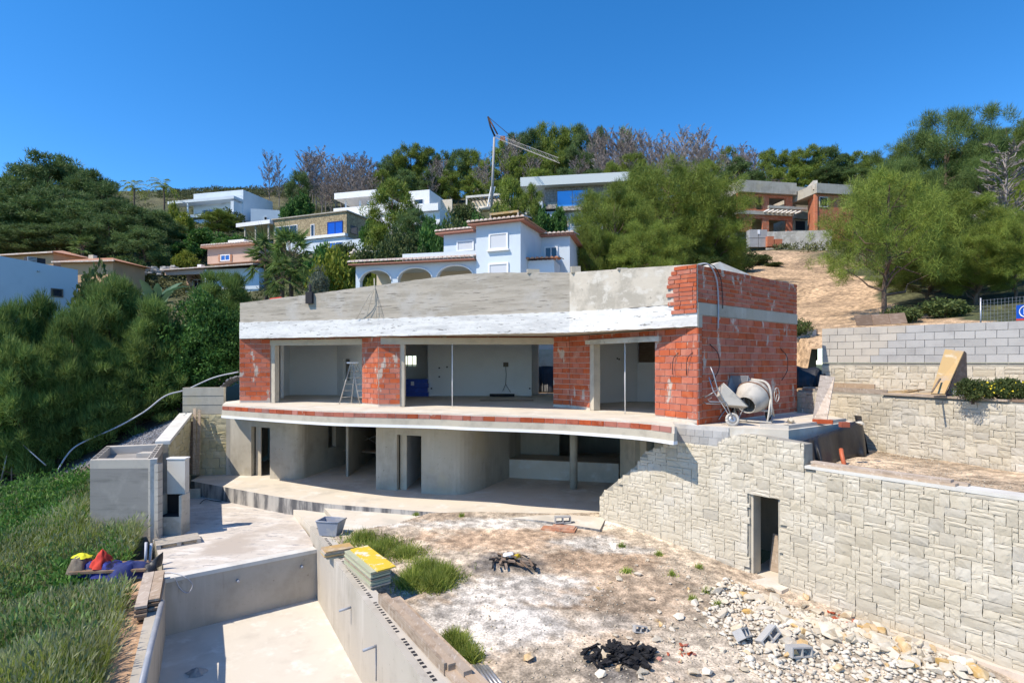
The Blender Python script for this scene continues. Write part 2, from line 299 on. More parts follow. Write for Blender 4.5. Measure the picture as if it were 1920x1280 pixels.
def vnoise(x, y, s, seed=0):
    out = np.zeros(np.shape(x)); r = np.random.default_rng(seed)
    for k in range(9):
        a = r.uniform(0, 6.28); f = s * r.uniform(.6, 2.2); out += np.sin((x * math.cos(a) + y * math.sin(a)) * f + r.uniform(0, 6.28)) / (1 + .3 * k)
    return out / 3.2
def hcol(X, Y):
    C = np.zeros(X.shape + (3,)); C[:] = SCRUB
    k = np.clip(vnoise(X, Y, .12, 1) + .4, 0, 1)[..., None] * np.clip((Y - 24) / 8, 0, 1)[..., None]; C = C * (1 - k) + np.array(DRY) * k
    j = vnoise(X, Y, .7, 5) * 1.2; 
    for P, c in ((SOILP, SOIL), (GRAVP, GRAV), (DIRTP, DIRT), (BACK, DIRT)):
        C[inpoly(X + j, Y + j, P)] = c
    return C
SX_, SY_ = np.arange(-52, 46, .42), np.arange(4, 47, .42)
def anyin(x, y):
    r = np.zeros(x.shape, bool)
    for a in (-.21, .21):
        for b in (-.21, .21): r |= inpoly(x + a, y + b, CUT)
    return r
grid('hillside_ground', SX_, SY_, th, hcol, mHill, anyin)
hf = grid('far_hillside_ground', np.arange(-260, 261, 4), np.arange(46, 330, 4), lambda x, y: th(x, y) - .05, hcol, mHill)
gs = mk('plain', [(-3000, -3000, -9), (3000, -3000, -9), (3000, 3000, -9), (-3000, 3000, -9)], [(0, 1, 2, 3)], M('plain_soil', SCRUB)); gs['kind'] = 'structure'
# ------------------------------------------------------------------ the yard of dirt and rubble
def sstep(v, a, b): t = np.clip((v - a) / (b - a), 0, 1); return t * t * (3 - 2 * t)
def yz(x, y):
    x = np.asarray(x, float); y = np.asarray(y, float)
    z = -5.07 - .1 * np.clip(17.8 - y, -1, 9) - .2 * sstep(x, 4, 7)
    z = z + vnoise(x, y, 1.3, 11) * .05 + vnoise(x, y, 4, 12) * .02 * sstep(-y, -17.5, -16)
    for a, b, r, h in ((7.4, 11.6, .9, .35), (6.2, 12.2, .8, .16), (8.5, 10.5, .8, .3), (2.2, 10.4, .8, .12), (-.2, 15.4, .7, .08), (2.5, 17.0, .8, .1)):
        z = z + h * np.exp(-((x - a) ** 2 + (y - b) ** 2) / r ** 2)
    return z
def yz1(x, y): return float(yz(np.array([x]), np.array([y]))[0])
def yp(px, py):                   # where a photo pixel meets the yard
    z = -5.3
    for _ in range(6): p = U(px, py, z); z = yz1(p.x, p.y)
    return Vector((p.x, p.y, z))
LIME = (.68, .62, .54); ODIRT = (.5, .36, .245); BEIGE = (.59, .49, .375); ASH = (.13, .12, .115); PALEG = (.6, .51, .4)
def ycol(X, Y):
    C = np.zeros(X.shape + (3,)); C[:] = BEIGE
    nn = vnoise(X, Y, 1.6, 21); n2 = vnoise(X, Y, 5, 22); n3 = vnoise(X, Y, 14, 23)
    def blob(px, py, rx, ry, col, k=1.):
        nonlocal C
        p = yp(px, py); d = np.sqrt(((X - p.x) / rx) ** 2 + ((Y - p.y) / ry) ** 2) + nn * .25 + n2 * .3 + n3 * .3
        m = (np.clip((1.2 - d) / .55, 0, 1) * k)[..., None]; C = C * (1 - m) + np.array(col) * m
    m = np.clip(nn * 1.3 + .2, 0, 1)[..., None] * .45; C = C * (1 - m) + np.array(ODIRT) * m
    blob(1600, 1210, 4.5, 2.0, PALEG, .8); blob(1350, 1230, 2, 1.3, PALEG, .6)
    blob(960, 1010, 2.8, .9, ODIRT); blob(1120, 1050, 1.8, 1.0, ODIRT); blob(1060, 1120, 1.3, .6, ODIRT); blob(1200, 1110, 1.5, 1.2, (.5, .38, .27))
    blob(960, 980, 4.5, .42, LIME); blob(1090, 1015, 1.2, .5, LIME); blob(1150, 1030, 1.0, .3, LIME)
    blob(930, 1110, 1.9, .75, LIME); blob(860, 1160, 1.4, .95, LIME); blob(1000, 1090, 1.2, .4, LIME); blob(990, 1170, .9, .7, (.66, .62, .56), .8); blob(900, 1210, .9, .5, LIME, .8); blob(1130, 1170, .8, .4, LIME, .5)
    blob(955, 1052, .95, .55, ASH, .85); blob(1175, 1228, .75, .5, (.03, .03, .03)); blob(1150, 1260, .6, .4, ASH, .7)
    return C
YP = [(-6.6, 17.6), (-4.5, 18.6), (-2.6, 18.98), (-.17, 18.3), (1.0, 18), (2.75, 17.2), (2.9, 18.1)]
grid('yard_ground', np.arange(-7.2, 11.5, .07), np.arange(6, 18.9, .07), yz, ycol, hmat('yard_dirt'), lambda x, y: inpoly(x, y, [(-9, 30), (-2.4, 30), (-2.45, 19.2), (-3.75, 17.88), (-5.0, 17.2), (-5.5, 16.55), (-1.0, 9.1), (1.4, 4), (-9, 4), (-9, 15)]) | inpoly(x, y, [(2.9, 18.9), (2.95, 18.35), (6.35, 15.1), (9.6, 10.7), (12.5, 6), (13, 19)]))
# ------------------------------------------------------------------ the house under construction
F1, F0 = -1.7, -5.0
A2, K2, B2, C2 = V2(-11.58, 24.2), V2(1.96, 19.3), V2(5.24, 16.04), V2(10.07, 20.1)
house = T('house_under_construction', 'unfinished two-storey house of red brick and grey concrete above the dirt yard', 'house', (-3, 22, F0))
ted = [U(357, 901, F0), U(440, 916, F0), U(540, 934, F0), U(615, 944, F0), U(715, 952, F0), U(815, 960, F0), U(950, 971, F0), U(1020, 976, F0), U(1125, 992, F0)]
ted = curve(ted, 4)
prism('lower_terrace_slab', [V2(p.x, p.y) for p in ted] + [V2(3.1, 18.6), V2(6.5, 17), V2(8.4, 32.5), V2(-12.4, 32.5), V2(-12.9, 26.2), V2(-13.9, 25.5)], -5.95, F0, mConcLt, house, mStain)
bal = curve([U(x, y, F1 - .02) for x, y in ((417, 759), (515, 765), (615, 770), (690, 772), (815, 774.5), (880, 777), (1020, 781), (1105, 785), (1200, 791), (1265, 798))], 5)
bp = [V2(p.x, p.y) for p in bal]
prism('upper_floor_slab', bp + [V2(4.66, 16.55), V2(5.3, 16.12), V2(10.0, 19.95), V2(8.3, 32), V2(-12.3, 32), V2(-12.6, 25)], -2.2, F1 - .012, mConcLt, house)
ribbon('slab_edge_beam', bp, -2.14, -1.93, -.03, mJamb, house, .1)
ribbon('slab_drip_edge', bp, -2.235, -2.142, -.05, mWhitePaint, house, .12)
edge = ribbon('brick_edging', bp, -1.93, -1.752, -.004, mMortar, house, .09)
# edging bricks along the balcony curve
def along(pts, s):
    for a, b in zip(pts, pts[1:]):
        l = (b - a).length
        if s <= l: return a + (b - a) * (s / l), (b - a).normalized()
        s -= l
    return pts[-1], (pts[-1] - pts[-2]).normalized()
tot = sum((b - a).length for a, b in zip(bp, bp[1:])); s = .02; ub = unitbox(mBrickE, .02, 1)
while s < tot - .1:
    L_ = rnd.choice((.42, .42, .42, .42, .3)); p, t = along(bp, s + L_ / 2)
    if rnd.random() > .02: piece('edging_brick', ub, (p.x + t.y * .002, p.y, -1.84), (0, 0, math.atan2(t.y, t.x)), (L_ - .018, .04, .155 + rnd.uniform(-.01, .004)), edge)
    s += L_
def bricks(parent, fr, a0, a1, z0, z1, mat, L=.44, h=.205, proud=.01, skip=None, name='brick', jag=0):
    ub = [unitbox(mat, .012, k) for k in range(4)]; nr = max(1, round((z1 - z0) / h)); hh = (z1 - z0) / nr
    for r in range(nr):
        a = a0 + (rnd.uniform(0, jag) if jag else 0); off = (r % 2) * L * .5 + rnd.uniform(-.03, .03)
        e = a + (L - off if off > .1 else L)
        while a < a1 - .02:
            e2 = min(e, a1)
            if a1 - e2 < .08: e2 = a1
            zc = z0 + (r + .5) * hh; ac = (a + e2) / 2
            if not (skip and skip(ac, zc)):
                p = fr.p(ac, .02 - proud + rnd.uniform(-.004, .004), zc)
                piece(name, ub[rnd.randrange(4)], p, (0, 0, fr.ang), (max(.03, e2 - a - .018), .04, hh - .024), parent)
            a = e2; e = a + L
def pier(P0, P1, z0=F1, z1=1.02, th_=.3, mat=mBrick, **k):
    fr = Fr(P0, P1); wl = bx('brick_wall', fr, 0, fr.L, .014, th_, z0 - .01, z1, mMortar, house); bricks(wl, fr, .005, fr.L - .005, z0 + .09, z1 - .01, mat, **k); return fr, wl
q1, q2, q3, q4, q5, q6, q7 = V2(-11.6, 24.2), V2(-10.35, 24.35), V2(-6.05, 22.95), V2(-5.2, 22.1), V2(-4.35, 22.1), V2(1.6, 22.1), V2(2.19, 21.6)
u3 = (B2 - q7); q8 = q7 + u3 * .2; q9 = q7 + u3 * .728
fr, wl = pier(q1, q2)
fr, _ = pier(q3, q4); fr, _ = pier(q4, q5); fr, _ = pier(q6, q7); fr, _ = pier(q7, q8); fr, _ = pier(q9, B2, th_=.06)
for (P, Q, z0, z1) in ((q2, q3, .98, 1.02), (q5, q6, .98, 1.02)):
    f = Fr(P, Q); bx('wall_above_opening', f, 0, f.L, .02, .28, z0, z1, mBrick, house)
f = Fr(q8, q9); wl3 = bx('wall_above_opening', f, 0, f.L, .02, .28, .82, 1.02, mMortar, house); bricks(wl3, f, .01, f.L, .83, 1.0, mBrick, h=.17)
# concrete jambs and lintels
def jamb(P, Q, at, w_, d0=.03, d1=.31):
    f = Fr(P, Q); bx('jamb', f, at, at + w_, d0, d1, F1, .74, mJamb, house)
jamb(q2, q3, .003, .2); jamb(q5, q6, .003, .16); jamb(q8, q9, .003, .2)
f = Fr(q2, q3); bx('lintel', f, -.42, f.L + .65, -.015, .27, .74, .975, mJamb, house)
f = Fr(q5, q6); bx('lintel', f, -.75, f.L + .42, -.03, .27, .72, .975, mJamb, house)
f = Fr(q8, q9); bx('lintel', f, -.12, f.L + .3, -.12, .0, .655, .81, mPlaster, house)
# side wall, concrete belt, brick parapet of the side
fs_ = Fr(B2, C2); sd = bx('side_wall', fs_, .09, fs_.L, .014, .3, -1.9, 1.36, mMortar, house)
def patch(a, z): return False
bricks(sd, fs_, .22, fs_.L - .004, -1.78, 1.35, mBrick, L=.5); bricks(sd, fs_, .0, .215, -1.78, 1.0, mBrick, L=.5)
bx('concrete_belt', fs_, -.002, fs_.L + .01, -.02, .06, 1.362, 1.7, mConc, house)
bx('concrete_corner_stub', fs_, -.004, .21, -.018, .02, 1.01, 1.36, mConc, house)
sp = bx('side_parapet', fs_, .09, fs_.L, .014, .26, 1.702, 2.76, mMortar, house)
bricks(sp, fs_, .006, fs_.L - .004, 1.71, 2.765, mBrick, L=.5, h=.13)
# roof slab, fascia, board-marked parapet
E2 = V2(8.3, 31); G2 = V2(-12.3, 31.5)
ft = (K2 - A2)
def onA(px): k = (px - 960) / FL; t = (A2.x - k * A2.y) / (k * ft.y - ft.x); return A2 + ft * t
RP = [A2] + [onA(x) for x in (520, 600, 700, 790, 840, 880, 940, 1000)] + [K2, K2 + (B2 - K2) * .5, B2]
RZ = [2.54, 2.66, 2.8, 2.97, 3.12, 3.19, 3.22, 3.2, 3.13, 3.06, 2.93, 2.78]
prism('roof_slab', [p + V2(.02, .1) for p in (A2, K2, B2)] + [C2 + V2(-.2, -.05), E2, G2], 1.04, 1.66, mConc, house)
nk = RP.index(K2)
def finer(pts, zs, zt, n, jb, jt):      # more points with slightly uneven edges
    P, A, B = [], [], []
    for i in range(len(pts) - 1):
        m = max(1, int((pts[i + 1] - pts[i]).length / n))
        for k in range(m): t = k / m; P.append(pts[i].lerp(pts[i + 1], t)); A.append(zs[i] + (zs[i + 1] - zs[i]) * t + rnd.uniform(-jb, jb)); B.append(zt[i] + (zt[i + 1] - zt[i]) * t + rnd.uniform(-jt, jt))
    return P + [pts[-1]], A + [zs[-1]], B + [zt[-1]]
pf = finer(RP[:nk + 1], [1.7] * (nk + 1), RZ[:nk + 1], .25, 0, .012); ribbon('concrete_parapet', pf[0], pf[1], pf[2], .22, mParapet, house, .0)
pp = ribbon('plastered_parapet', RP[nk:], 1.70, RZ[nk:], .22, mPlaster, house, -.008)
pf = finer(RP, [1.03] * len(RP), [1.715, 1.71, 1.7, 1.7, 1.7, 1.705, 1.71, 1.71, 1.72, 1.73, 1.69, 1.66], .12, .012, .014); ribbon('white_fascia', pf[0], pf[1], pf[2], .24, mFascia, house, -.03)
prism('ceiling', [q1 + V2(.3, .4), q2 + V2(0, .3), q3 + V2(0, .4), q4 + V2(.1, .4), q6 + V2(0, .4), q7 + V2(.2, .35), B2 + V2(.1, .7), C2 + V2(-.4, .2), E2, V2(-11.9, 31.1)], .985, 1.035, mWhite, house)
fk = Fr(K2, B2); cb = bx('parapet_brick_return', fk, fk.L - .82, fk.L - .0, -.028, .2, 1.52, 2.77, mMortar, house)
bricks(cb, fk, fk.L - .98, fk.L, 1.4, 2.78, mBrick, L=.42, h=.125, proud=.066, jag=.28)
# wall in front of the roof: back and left walls of the upper floor
def wallp(name, P, Q, z0, z1, mat, par, d=.15): f = Fr(P, Q); return bx(name, f, 0, f.L, 0, d, z0, z1, mat, par)
wallp('back_wall', V2(-12.1, 31.2), V2(-7.05, 31.2), F1, 1.03, mWhite, house, .2)
wallp('left_wall', V2(-11.36, 24.56), V2(-11.85, 31.2), F1, 1.03, mWhite, house, .2)
i1 = D(632, 740, 30); i2 = D(643, 740, 29.4); i3 = D(656, 740, 28.6); i4 = D(682, 745, 27.2)
wallp('interior_wall', D(505, 740, 30.1), i1, F1, 1.03, mWhite, house)
wallp('interior_wall', i1, i2, F1, 1.03, mWhite, house); wallp('interior_wall', i3, i4, F1, 1.03, mWhite, house)
wallp('interior_wall', i2, i3, .2, 1.03, mWhite, house); wallp('interior_wall', i2, i3, F1, -.9, mWhite, house)
wallp('interior_wall', D(532, 745, 27.4), D(534, 745, 30.1), F1, 1.03, mWhite, house)
wallp('interior_wall', i4, V2(-5.9, 23.3), F1, 1.03, mWhite, house)
b0 = D(802, 742, 29.2); b1 = D(996, 742, 29.2)
wallp('interior_wall', b0, b1, F1, 1.03, mWhite, house); bk = Fr(b0, b1)
wallp('interior_wall', b0, D(802, 740, 31.2), F1, 1.03, mWhite, house, .12)
wallp('interior_wall', b1 + Vector((.02, 0, 0)), D(1010, 740, 31.2), F1, 1.03, mWhite, house, .12)
fw = Fr(D(725, 740, 31.2), D(802, 740, 31.2))
for a0, a1, z0, z1 in ((0, .85, F1, 1.03), (1.62, fw.L, F1, 1.03), (.85, 1.62, F1, -.2), (.85, 1.62, .38, 1.03)): bx('back_wall', fw, a0, a1, 0, .2, z0, z1, mWhite, house)
for a in (1.1, 1.37): bx('window_bar', fw, a, a + .04, .06, .1, -.2, .38, mWoodD, house)
wallp('back_wall', D(806, 740, 31.25), D(1010, 740, 31.25), F1, 1.03, mWhite, house, .2)
wallp('back_wall', D(1040, 740, 31.25), V2(8.3, 31.2), F1, 1.03, mWhite, house, .2)
c0 = V2(3.05, 21.4); c1 = D(1195, 752, 25.1); c2 = V2(8.6, 23.6)
wallp('interior_wall', V2(2.35, 22.0), D(1040, 752, 31.2), F1, 1.03, mWhite, house, .12)
fa = Fr(V2(3.0, 23.6), c1); bx('interior_wall', fa, -1, fa.L, 0, .12, F1, 1.03, mWhite, house)
fb = Fr(c1, c2); gap0, gap1 = .02, .82
for a0, a1, z0, z1 in ((0, gap0, F1, 1.03), (gap1, fb.L, F1, 1.03), (gap0, gap1, F1, .02)): bx('interior_wall', fb, a0, a1, 0, .12, z0, z1, mWhite, house)
bx('window_niche', fb, gap0, gap1, .25, .3, .0, 1.03, mWoodD, house)
wallp('right_wall', C2 + V2(-.2, .05), V2(8.4, 31.2), F1, 1.03, mWhite, house, -.15)
for fr_, a, z in ((bk, .55, -.3), (bk, .55, -.75), (bk, .15, -1.35), (bk, 5.2, -1.35), (bk, .95, -.25), (fa, .6, -.45), (fa, .75, -.45), (fa, .6, -.75), (fa, .6, -1.5), (fa, 1.75, .15), (fa, 1.85, .12)):
    bx('socket_box', fr_, a, a + .08, -.006, .0, z, z + .07, mDark, house)
tube('hanging_cable', [bk.p(4.0, -.05, -.15), bk.p(4.03, -.05, -.6), bk.p(4.0, -.05, -1.1), bk.p(3.85, -.06, -1.45)], .012, mDark, house, 5)
tube('hanging_cable', [bk.p(4.0, -.05, -1.1), bk.p(4.25, -.06, -1.5)], .012, mDark, house, 5)
bx('cable_knot', bk, 3.88, 4.14, -.1, -.02, -.2, .02, mTaupe, house)
# lower storey
HZ = -2.21
def lw(name, pts, mat=mConc, d=.22, z0=F0 - .01, z1=HZ): return ribbon(name, pts, z0, z1, d, mat, house)
l0 = U(432, 890, F0); l1 = U(471, 892, F0); l2 = U(506, 897, F0)
lw('concrete_wall', [l0, l1]); lw('concrete_wall', [l0 + Vector((.02, .05, 0)), V2(-13.3, 31)])
fd = Fr(l1, l2); bx('door_head', fd, 0, fd.L, .0, .22, -2.81, HZ, mConc, house); bx('door_reveal', fd, .0, .34, .23, .27, F0, -2.81, mJamb, house)
cv = curve([l2, U(540, 899, F0), U(566, 897, F0), U(585, 890, F0), U(612, 881, F0)], 5)
lw('curved_concrete_wall', cv); q = cv[-1]
fd = Fr(q, U(702, 852, F0)); wz = ((0, .15, F0, HZ), (.15, .8, F0, -4.0), (.15, .8, -2.6, HZ), (.8, fd.L, F0, HZ))
lw('concrete_wall', [q, q + fd.u * .05])
for a0, a1, z0, z1 in wz: bx('concrete_wall', fd, a0, a1, .0, .2, z0, z1, mConc, house)
m0 = U(705, 917, F0); m1 = U(744, 919, F0); m2 = U(790, 924, F0)
lw('concrete_wall', [m0, m1]); fd = Fr(m1, m2); bx('door_head', fd, 0, fd.L, 0, .22, -2.81, HZ, mConc, house); bx('door_reveal', fd, 0, .3, .23, .27, F0, -2.81, mJamb, house)
cv2 = curve([m2, U(830, 927, F0), U(870, 925.5, F0), U(903, 917, F0), U(930, 905, F0), U(955, 895, F0)], 5); lw('curved_concrete_wall', cv2)
n0 = U(955, 895, F0); n1 = U(1160, 905, F0)
fl = Fr(n0, n1); bx('low_bench_wall', fl, 0, fl.L, .0, .25, F0, -4.2, mConcLt, house); bx('bench_shelf', fl, -.2, fl.L, .26, 1.6, -4.35, -4.22, mConc, house)
tube('round_column', [(2.45, 22.6, F0), (2.45, 22.6, HZ)], .155, mConc, house, 20)
lw('concrete_wall', [n0 + Vector((0, .3, 0)), V2(.4, 26.5), V2(.1, 31.5)]); lw('concrete_wall', [V2(.4, 26.5), V2(2.2, 26.4)])
wallp('basement_wall', V2(-13.3, 31.6), V2(8.4, 31.6), F0, HZ, mConc, house); wallp('basement_wall', V2(-7.5, 31), V2(-7.3, 25), F0, HZ, mConc, house, -.1)
wallp('basement_wall', V2(-4.2, 22.7), V2(-3.6, 31), F0, HZ, mWhite, house, .1); wallp('basement_wall', V2(-5.3, 23), V2(-5.6, 31), F0, HZ, mConc, house, .1)
wallp('basement_wall', V2(5.6, 18.4), V2(8.2, 31), F0, HZ, mConc, house, -.2)
for x, y in ((-7.0, 30.2), (-6.0, 30.6)): f = fr_at(x, y, 0); wl = bx('brick_pillar', f, 0, .35, .014, .3, F0, HZ, mMortar, house); bricks(wl, f, 0, .35, F0, HZ, mBrick, L=.35)
rw = [V2(4.45, 22.4), V2(4.62, 20.5)]; lw('concrete_wall', rw, mJamb, -.2)
f = Fr(V2(4.62, 20.5), V2(5.35, 17.2)); 
for a0, a1, z0, z1 in ((.0, .5, F0, HZ), (.5, 1.1, F0, -3.9), (.5, 1.1, -2.6, HZ), (1.1, f.L, F0, HZ)): bx('concrete_wall', f, a0, a1, 0, .2, z0, z1, mJamb, house)
# terrace east of the house, in front of its side wall
TZ = -1.75
EW = [V2(4.62, 16.62), V2(5.9, 15.45), V2(7.2, 14.8), V2(10.2, 16.95), V2(10.75, 19.3), C2 + V2(.1, 0)]
prism('side_terrace_slab', EW + [V2(5.32, 16.1), V2(4.75, 16.6)], -2.5, [TZ] * 8, mConcLt, house)
f = Fr(EW[0], EW[1]); bl = bx('block_upstand', f, .0, f.L, -.03, .0, -2.48, TZ - .01, mJoint, house)
ubk = [unitbox(mBlock, .01, k) for k in range(3)]
def blocks(par, f, a0, a1, z0, n, h, L=.5, mats=None, proud=.012, t=.05, stagger=True):
    for r in range(n):
        a = a0; e = a + (L * .5 if (r % 2 and stagger) else L)
        while a < a1 - .03:
            e2 = min(e, a1); m = mats(a, r) if mats else mBlock
            p = f.p((a + e2) / 2, t / 2 - proud + rnd.uniform(-.004, .004), z0 + (r + .5) * h)
            piece('block', unitbox(m, .008, rnd.randrange(3)), p, (0, 0, f.ang), (e2 - a - .013, t, h - .014), par); a = e2; e = a + L
blocks(bl, Fr(EW[0] - V2(.02, .02), EW[1] - V2(.02, .02)), 0, f.L, -2.47, 3, .2, .26)
# ------------------------------------------------------------------ dressed stone walls
def stone_mesh(seed, mat):
    r = random.Random(seed); nx, nz = 5, 4; vs = []; fs = []; idx = {}
    for j in range(nz):
        for i in range(nx):
            ed = i in (0, nx - 1) or j in (0, nz - 1); x = i / (nx - 1) - .5; z = j / (nz - 1) - .5
            x += r.uniform(-.045, .045) * (.6 if ed else 1); z += r.uniform(-.05, .05) * (.6 if ed else 1)
            idx[i, j] = len(vs); vs.append((x * (.985 if ed else 1), (-.33 - r.uniform(0, .12)) if ed else (-.5 - r.uniform(-.1, .15)), z * (.98 if ed else 1)))
    for j in range(nz - 1):
        for i in range(nx - 1): fs.append((idx[i, j], idx[i + 1, j], idx[i + 1, j + 1], idx[i, j + 1]))
    ring = [idx[i, 0] for i in range(nx)] + [idx[nx - 1, j] for j in range(1, nz)] + [idx[i, nz - 1] for i in range(nx - 2, -1, -1)] + [idx[0, j] for j in range(nz - 2, 0, -1)]
    b0 = len(vs)
    for k in ring: vs.append((vs[k][0], .5, vs[k][2]))
    m = len(ring)
    for k in range(m): fs.append((ring[k], b0 + k, b0 + (k + 1) % m, ring[(k + 1) % m]))
    me = bpy.data.meshes.new('stone'); me.from_pydata(vs, [], fs); me.materials.append(mat); return me
STN = [stone_mesh(k, mStone) for k in range(18)]; STNY = [stone_mesh(50 + k, mStoneY) for k in range(8)]
def ashlar(L, z0, z1, c, seed, big=1.):
    r = random.Random(seed); nx = int(L / c); nz = int((z1 - z0) / c); occ = [[0] * nx for _ in range(nz)]; out = []
    for j in range(nz):
        for i in range(nx):
            if occ[j][i]: continue
            h = r.choice((1, 1, 2, 2, 2, 3)); w_ = r.choice((2, 2, 3, 3, 4, 5)) if h > 1 else r.choice((2, 3, 4, 4, 5))
            if r.random() < .12: w_, h = 1, 2
            h = min(h, nz - j); k = 0
            while k < w_ and i + k < nx and not occ[j][i + k]: k += 1
            if i + k < nx and k < w_: pass
            rem = 0
            while i + k + rem < nx and not occ[j][i + k + rem]: rem += 1
            if rem == 1: k += 1
            for b in range(h):
                for a in range(k): occ[j + b][i + a] = 1
            out.append((i * c, (i + k) * c, z0 + j * c, z0 + (j + h) * c))
    return out
def stonework(part, pts, rects, meshes, limit=300, dep=.055, name='stone', fr_off=0.):
    items = []
    for s0, s1, z0, z1 in rects:
        p, t = along(pts, (s0 + s1) / 2); n = V2(-t.y, t.x)
        if n.dot(p) < 0: n = -n
        a = math.atan2(t.y, t.x)
        if n.dot(V2(-t.y, t.x)) < 0: a += math.pi
        items.append(((s1 - s0) * (z1 - z0) / p.y ** 2, p + n * (.0 + rnd.uniform(-.008, .008) + fr_off), a, (s0, s1, z0, z1)))
    items.sort(key=lambda q: -q[0])
    vv = []; ff = []
    for k, (_, p, a, (s0, s1, z0, z1)) in enumerate(items):
        me = meshes[rnd.randrange(len(meshes))]; loc = (p.x, p.y, (z0 + z1) / 2); rot = (0, rnd.choice((0, math.pi)), a); sc = (s1 - s0 - .004, dep * rnd.uniform(.85, 1.2), z1 - z0 - .004)
        rot = (0, 0, a); sc = (sc[0] * rnd.choice((-1, 1)), sc[1], sc[2])
        rot = (rot[0] + rnd.uniform(-.0, .0), rot[1] + rnd.uniform(-.02, .02), rot[2])
        if k < limit: piece(name, me, loc, rot, sc, part)
        else:
            Mx = Matrix.LocRotScale(Vector(loc), Matrix.Rotation(rot[2], 3, 'Z'), Vector(sc)); n0 = len(vv)
            vv += [Mx @ v.co for v in me.vertices]; ff += [tuple(i + n0 for i in f.vertices) for f in me.polygons]
    if ff: o = mk('smaller_stones', vv, ff, meshes[0].materials[0], part); o['kind'] = 'stuff'
def plen(pts): return sum((b - a).length for a, b in zip(pts, pts[1:]))
WW = [V2(2.84, 18.35), V2(4.6, 16.62), V2(6.25, 15.0), V2(7.13, 13.8), V2(9.5, 10.6), V2(11.4, 8.05)]
def s_at(pts, px):                # arc length where a photo column meets a wall
    k = (px - 960) / FL; s = 0
    for a, b in zip(pts, pts[1:]):
        d = b - a; den = d.x - k * d.y; t = (k * a.y - a.x) / den if abs(den) > 1e-9 else -1
        if -.05 <= t <= 1.0: return s + t * d.length
        s += d.length
    return s
def prof(pts, pix):
    out = []
    for px, py in pix: s = s_at(pts, px); p, _ = along(pts, max(0, s)); out.append((max(0, s), (HY - py) * p.y / FL))
    return out
def interp(pr, s):
    if s <= pr[0][0]: return pr[0][1]
    for (a, za), (b, zb) in zip(pr, pr[1:]):
        if s <= b: return za + (zb - za) * (s - a) / max(1e-6, b - a)
    return pr[-1][1]
swall = T('stone_retaining_wall', 'long pale dressed-stone retaining wall with an open doorway beside the yard', 'wall', (6.25, 15, -5.6))
PR = prof(WW, ((1124, 931), (1130, 921), (1160, 897), (1192, 871), (1207, 846), (1247, 831), (1266, 827), (1338, 836), (1352, 824), (1370, 815), (1400, 812), (1482, 826), (1508, 831)))
sE = PR[-1][0]; CAPZ = -2.56; PR += [(sE + .01, CAPZ), (60, CAPZ)]
LW = plen(WW); sd0, sd1 = s_at(WW, 1406), s_at(WW, 1461); dz1 = -3.44; dz0 = -5.58
g = G(); br = sorted(set([0, sd0, sd1, LW] + [p[0] for p in PR if p[0] < LW] + [k * .4 for k in range(int(LW / .4))])); BI = offs(WW, .4); LB = plen(BI)
def slab_piece(s0, s1, zb, zt0, zt1, d0=.028, d1=.4):
    (p, t), (q, t2) = along(WW, s0), along(WW, s1); n1 = V2(-t.y, t.x); n1 = n1 if n1.dot(p) > 0 else -n1; n2 = V2(-t2.y, t2.x); n2 = n2 if n2.dot(q) > 0 else -n2
    a, b, c, d = p + n1 * d0, q + n2 * d0, q + n2 * d1, p + n1 * d1
    g.hexa([(*a, zb), (*b, zb), (*c, zb), (*d, zb), (*a, zt0), (*b, zt1), (*c, zt1), (*d, zt0)])
for a, b in zip(br, br[1:]):
    if b - a < 1e-4: continue
    door = a >= sd0 - 1e-4 and b <= sd1 + 1e-4
    slab_piece(a, b, dz1 if door else -6.6, interp(PR, a + 1e-4) - .03, interp(PR, b - 1e-4) - .03)
core = g.build('wall_core', mStoneJ, swall)
rects = []
for s0, s1, z0, z1 in ashlar(LW, -6.35, -1.75, .088, 5):
    m = (s0 + s1) / 2
    if s1 > sd0 and s0 < sd1 and z0 < dz1 - .02:
        if m < sd0: s1 = sd0
        elif m > sd1: s0 = sd1
        elif z1 > dz1 + .06: z0 = dz1
        else: continue
    if s0 < sE < s1 and z1 > CAPZ: s1 = sE
    if s1 - s0 < .07: continue
    m = (s0 + s1) / 2; top = min(interp(PR, s0 + .01), interp(PR, s1 - .01), interp(PR, m))
    if z1 > top: z1 = top
    p, t = along(WW, m)
    if z1 - z0 < .06 or z1 < yz1(p.x - .3, p.y - .3) - .15: continue
    rects.append((s0, s1, z0, z1))
stonework(core, WW, rects, STN)
# rendered footing, cement cap, door reveal and store room behind
def on_wall(s, d, z): p, t = along(WW, s); n = V2(-t.y, t.x); n = n if n.dot(p) > 0 else -n; q = p + n * d; return Vector((q.x, q.y, z))
def wall_strip(name, s0, s1, d0, d1, zb, zt, mat, n=8):
    g = G(); 
    for k in range(n):
        a, b = s0 + (s1 - s0) * k / n, s0 + (s1 - s0) * (k + 1) / n
        z = lambda f, s: f(s) if callable(f) else f
        g.hexa([on_wall(a, d0, z(zb, a)), on_wall(b, d0, z(zb, b)), on_wall(b, d1, z(zb, b)), on_wall(a, d1, z(zb, a)), on_wall(a, d0, z(zt, a)), on_wall(b, d0, z(zt, b)), on_wall(b, d1, z(zt, b)), on_wall(a, d1, z(zt, a))])
    return g.build(name, mat, swall)
wall_strip('cement_cap', sE + .02, LW, -.03, .42, CAPZ - .0, CAPZ + .07, mCap)
wall_strip('footing', s_at(WW, 1325), sd0 - .02, -.22, .0, -6.3, lambda s: -5.62, mConc); wall_strip('footing', sd1 + .3, LW, -.14, .0, -6.6, lambda s: -5.76, mMortar)
wall_strip('door_sill', sd0 - .1, sd1 + .25, -.35, 2.4, -5.9, dz0, mConcLt, 3)
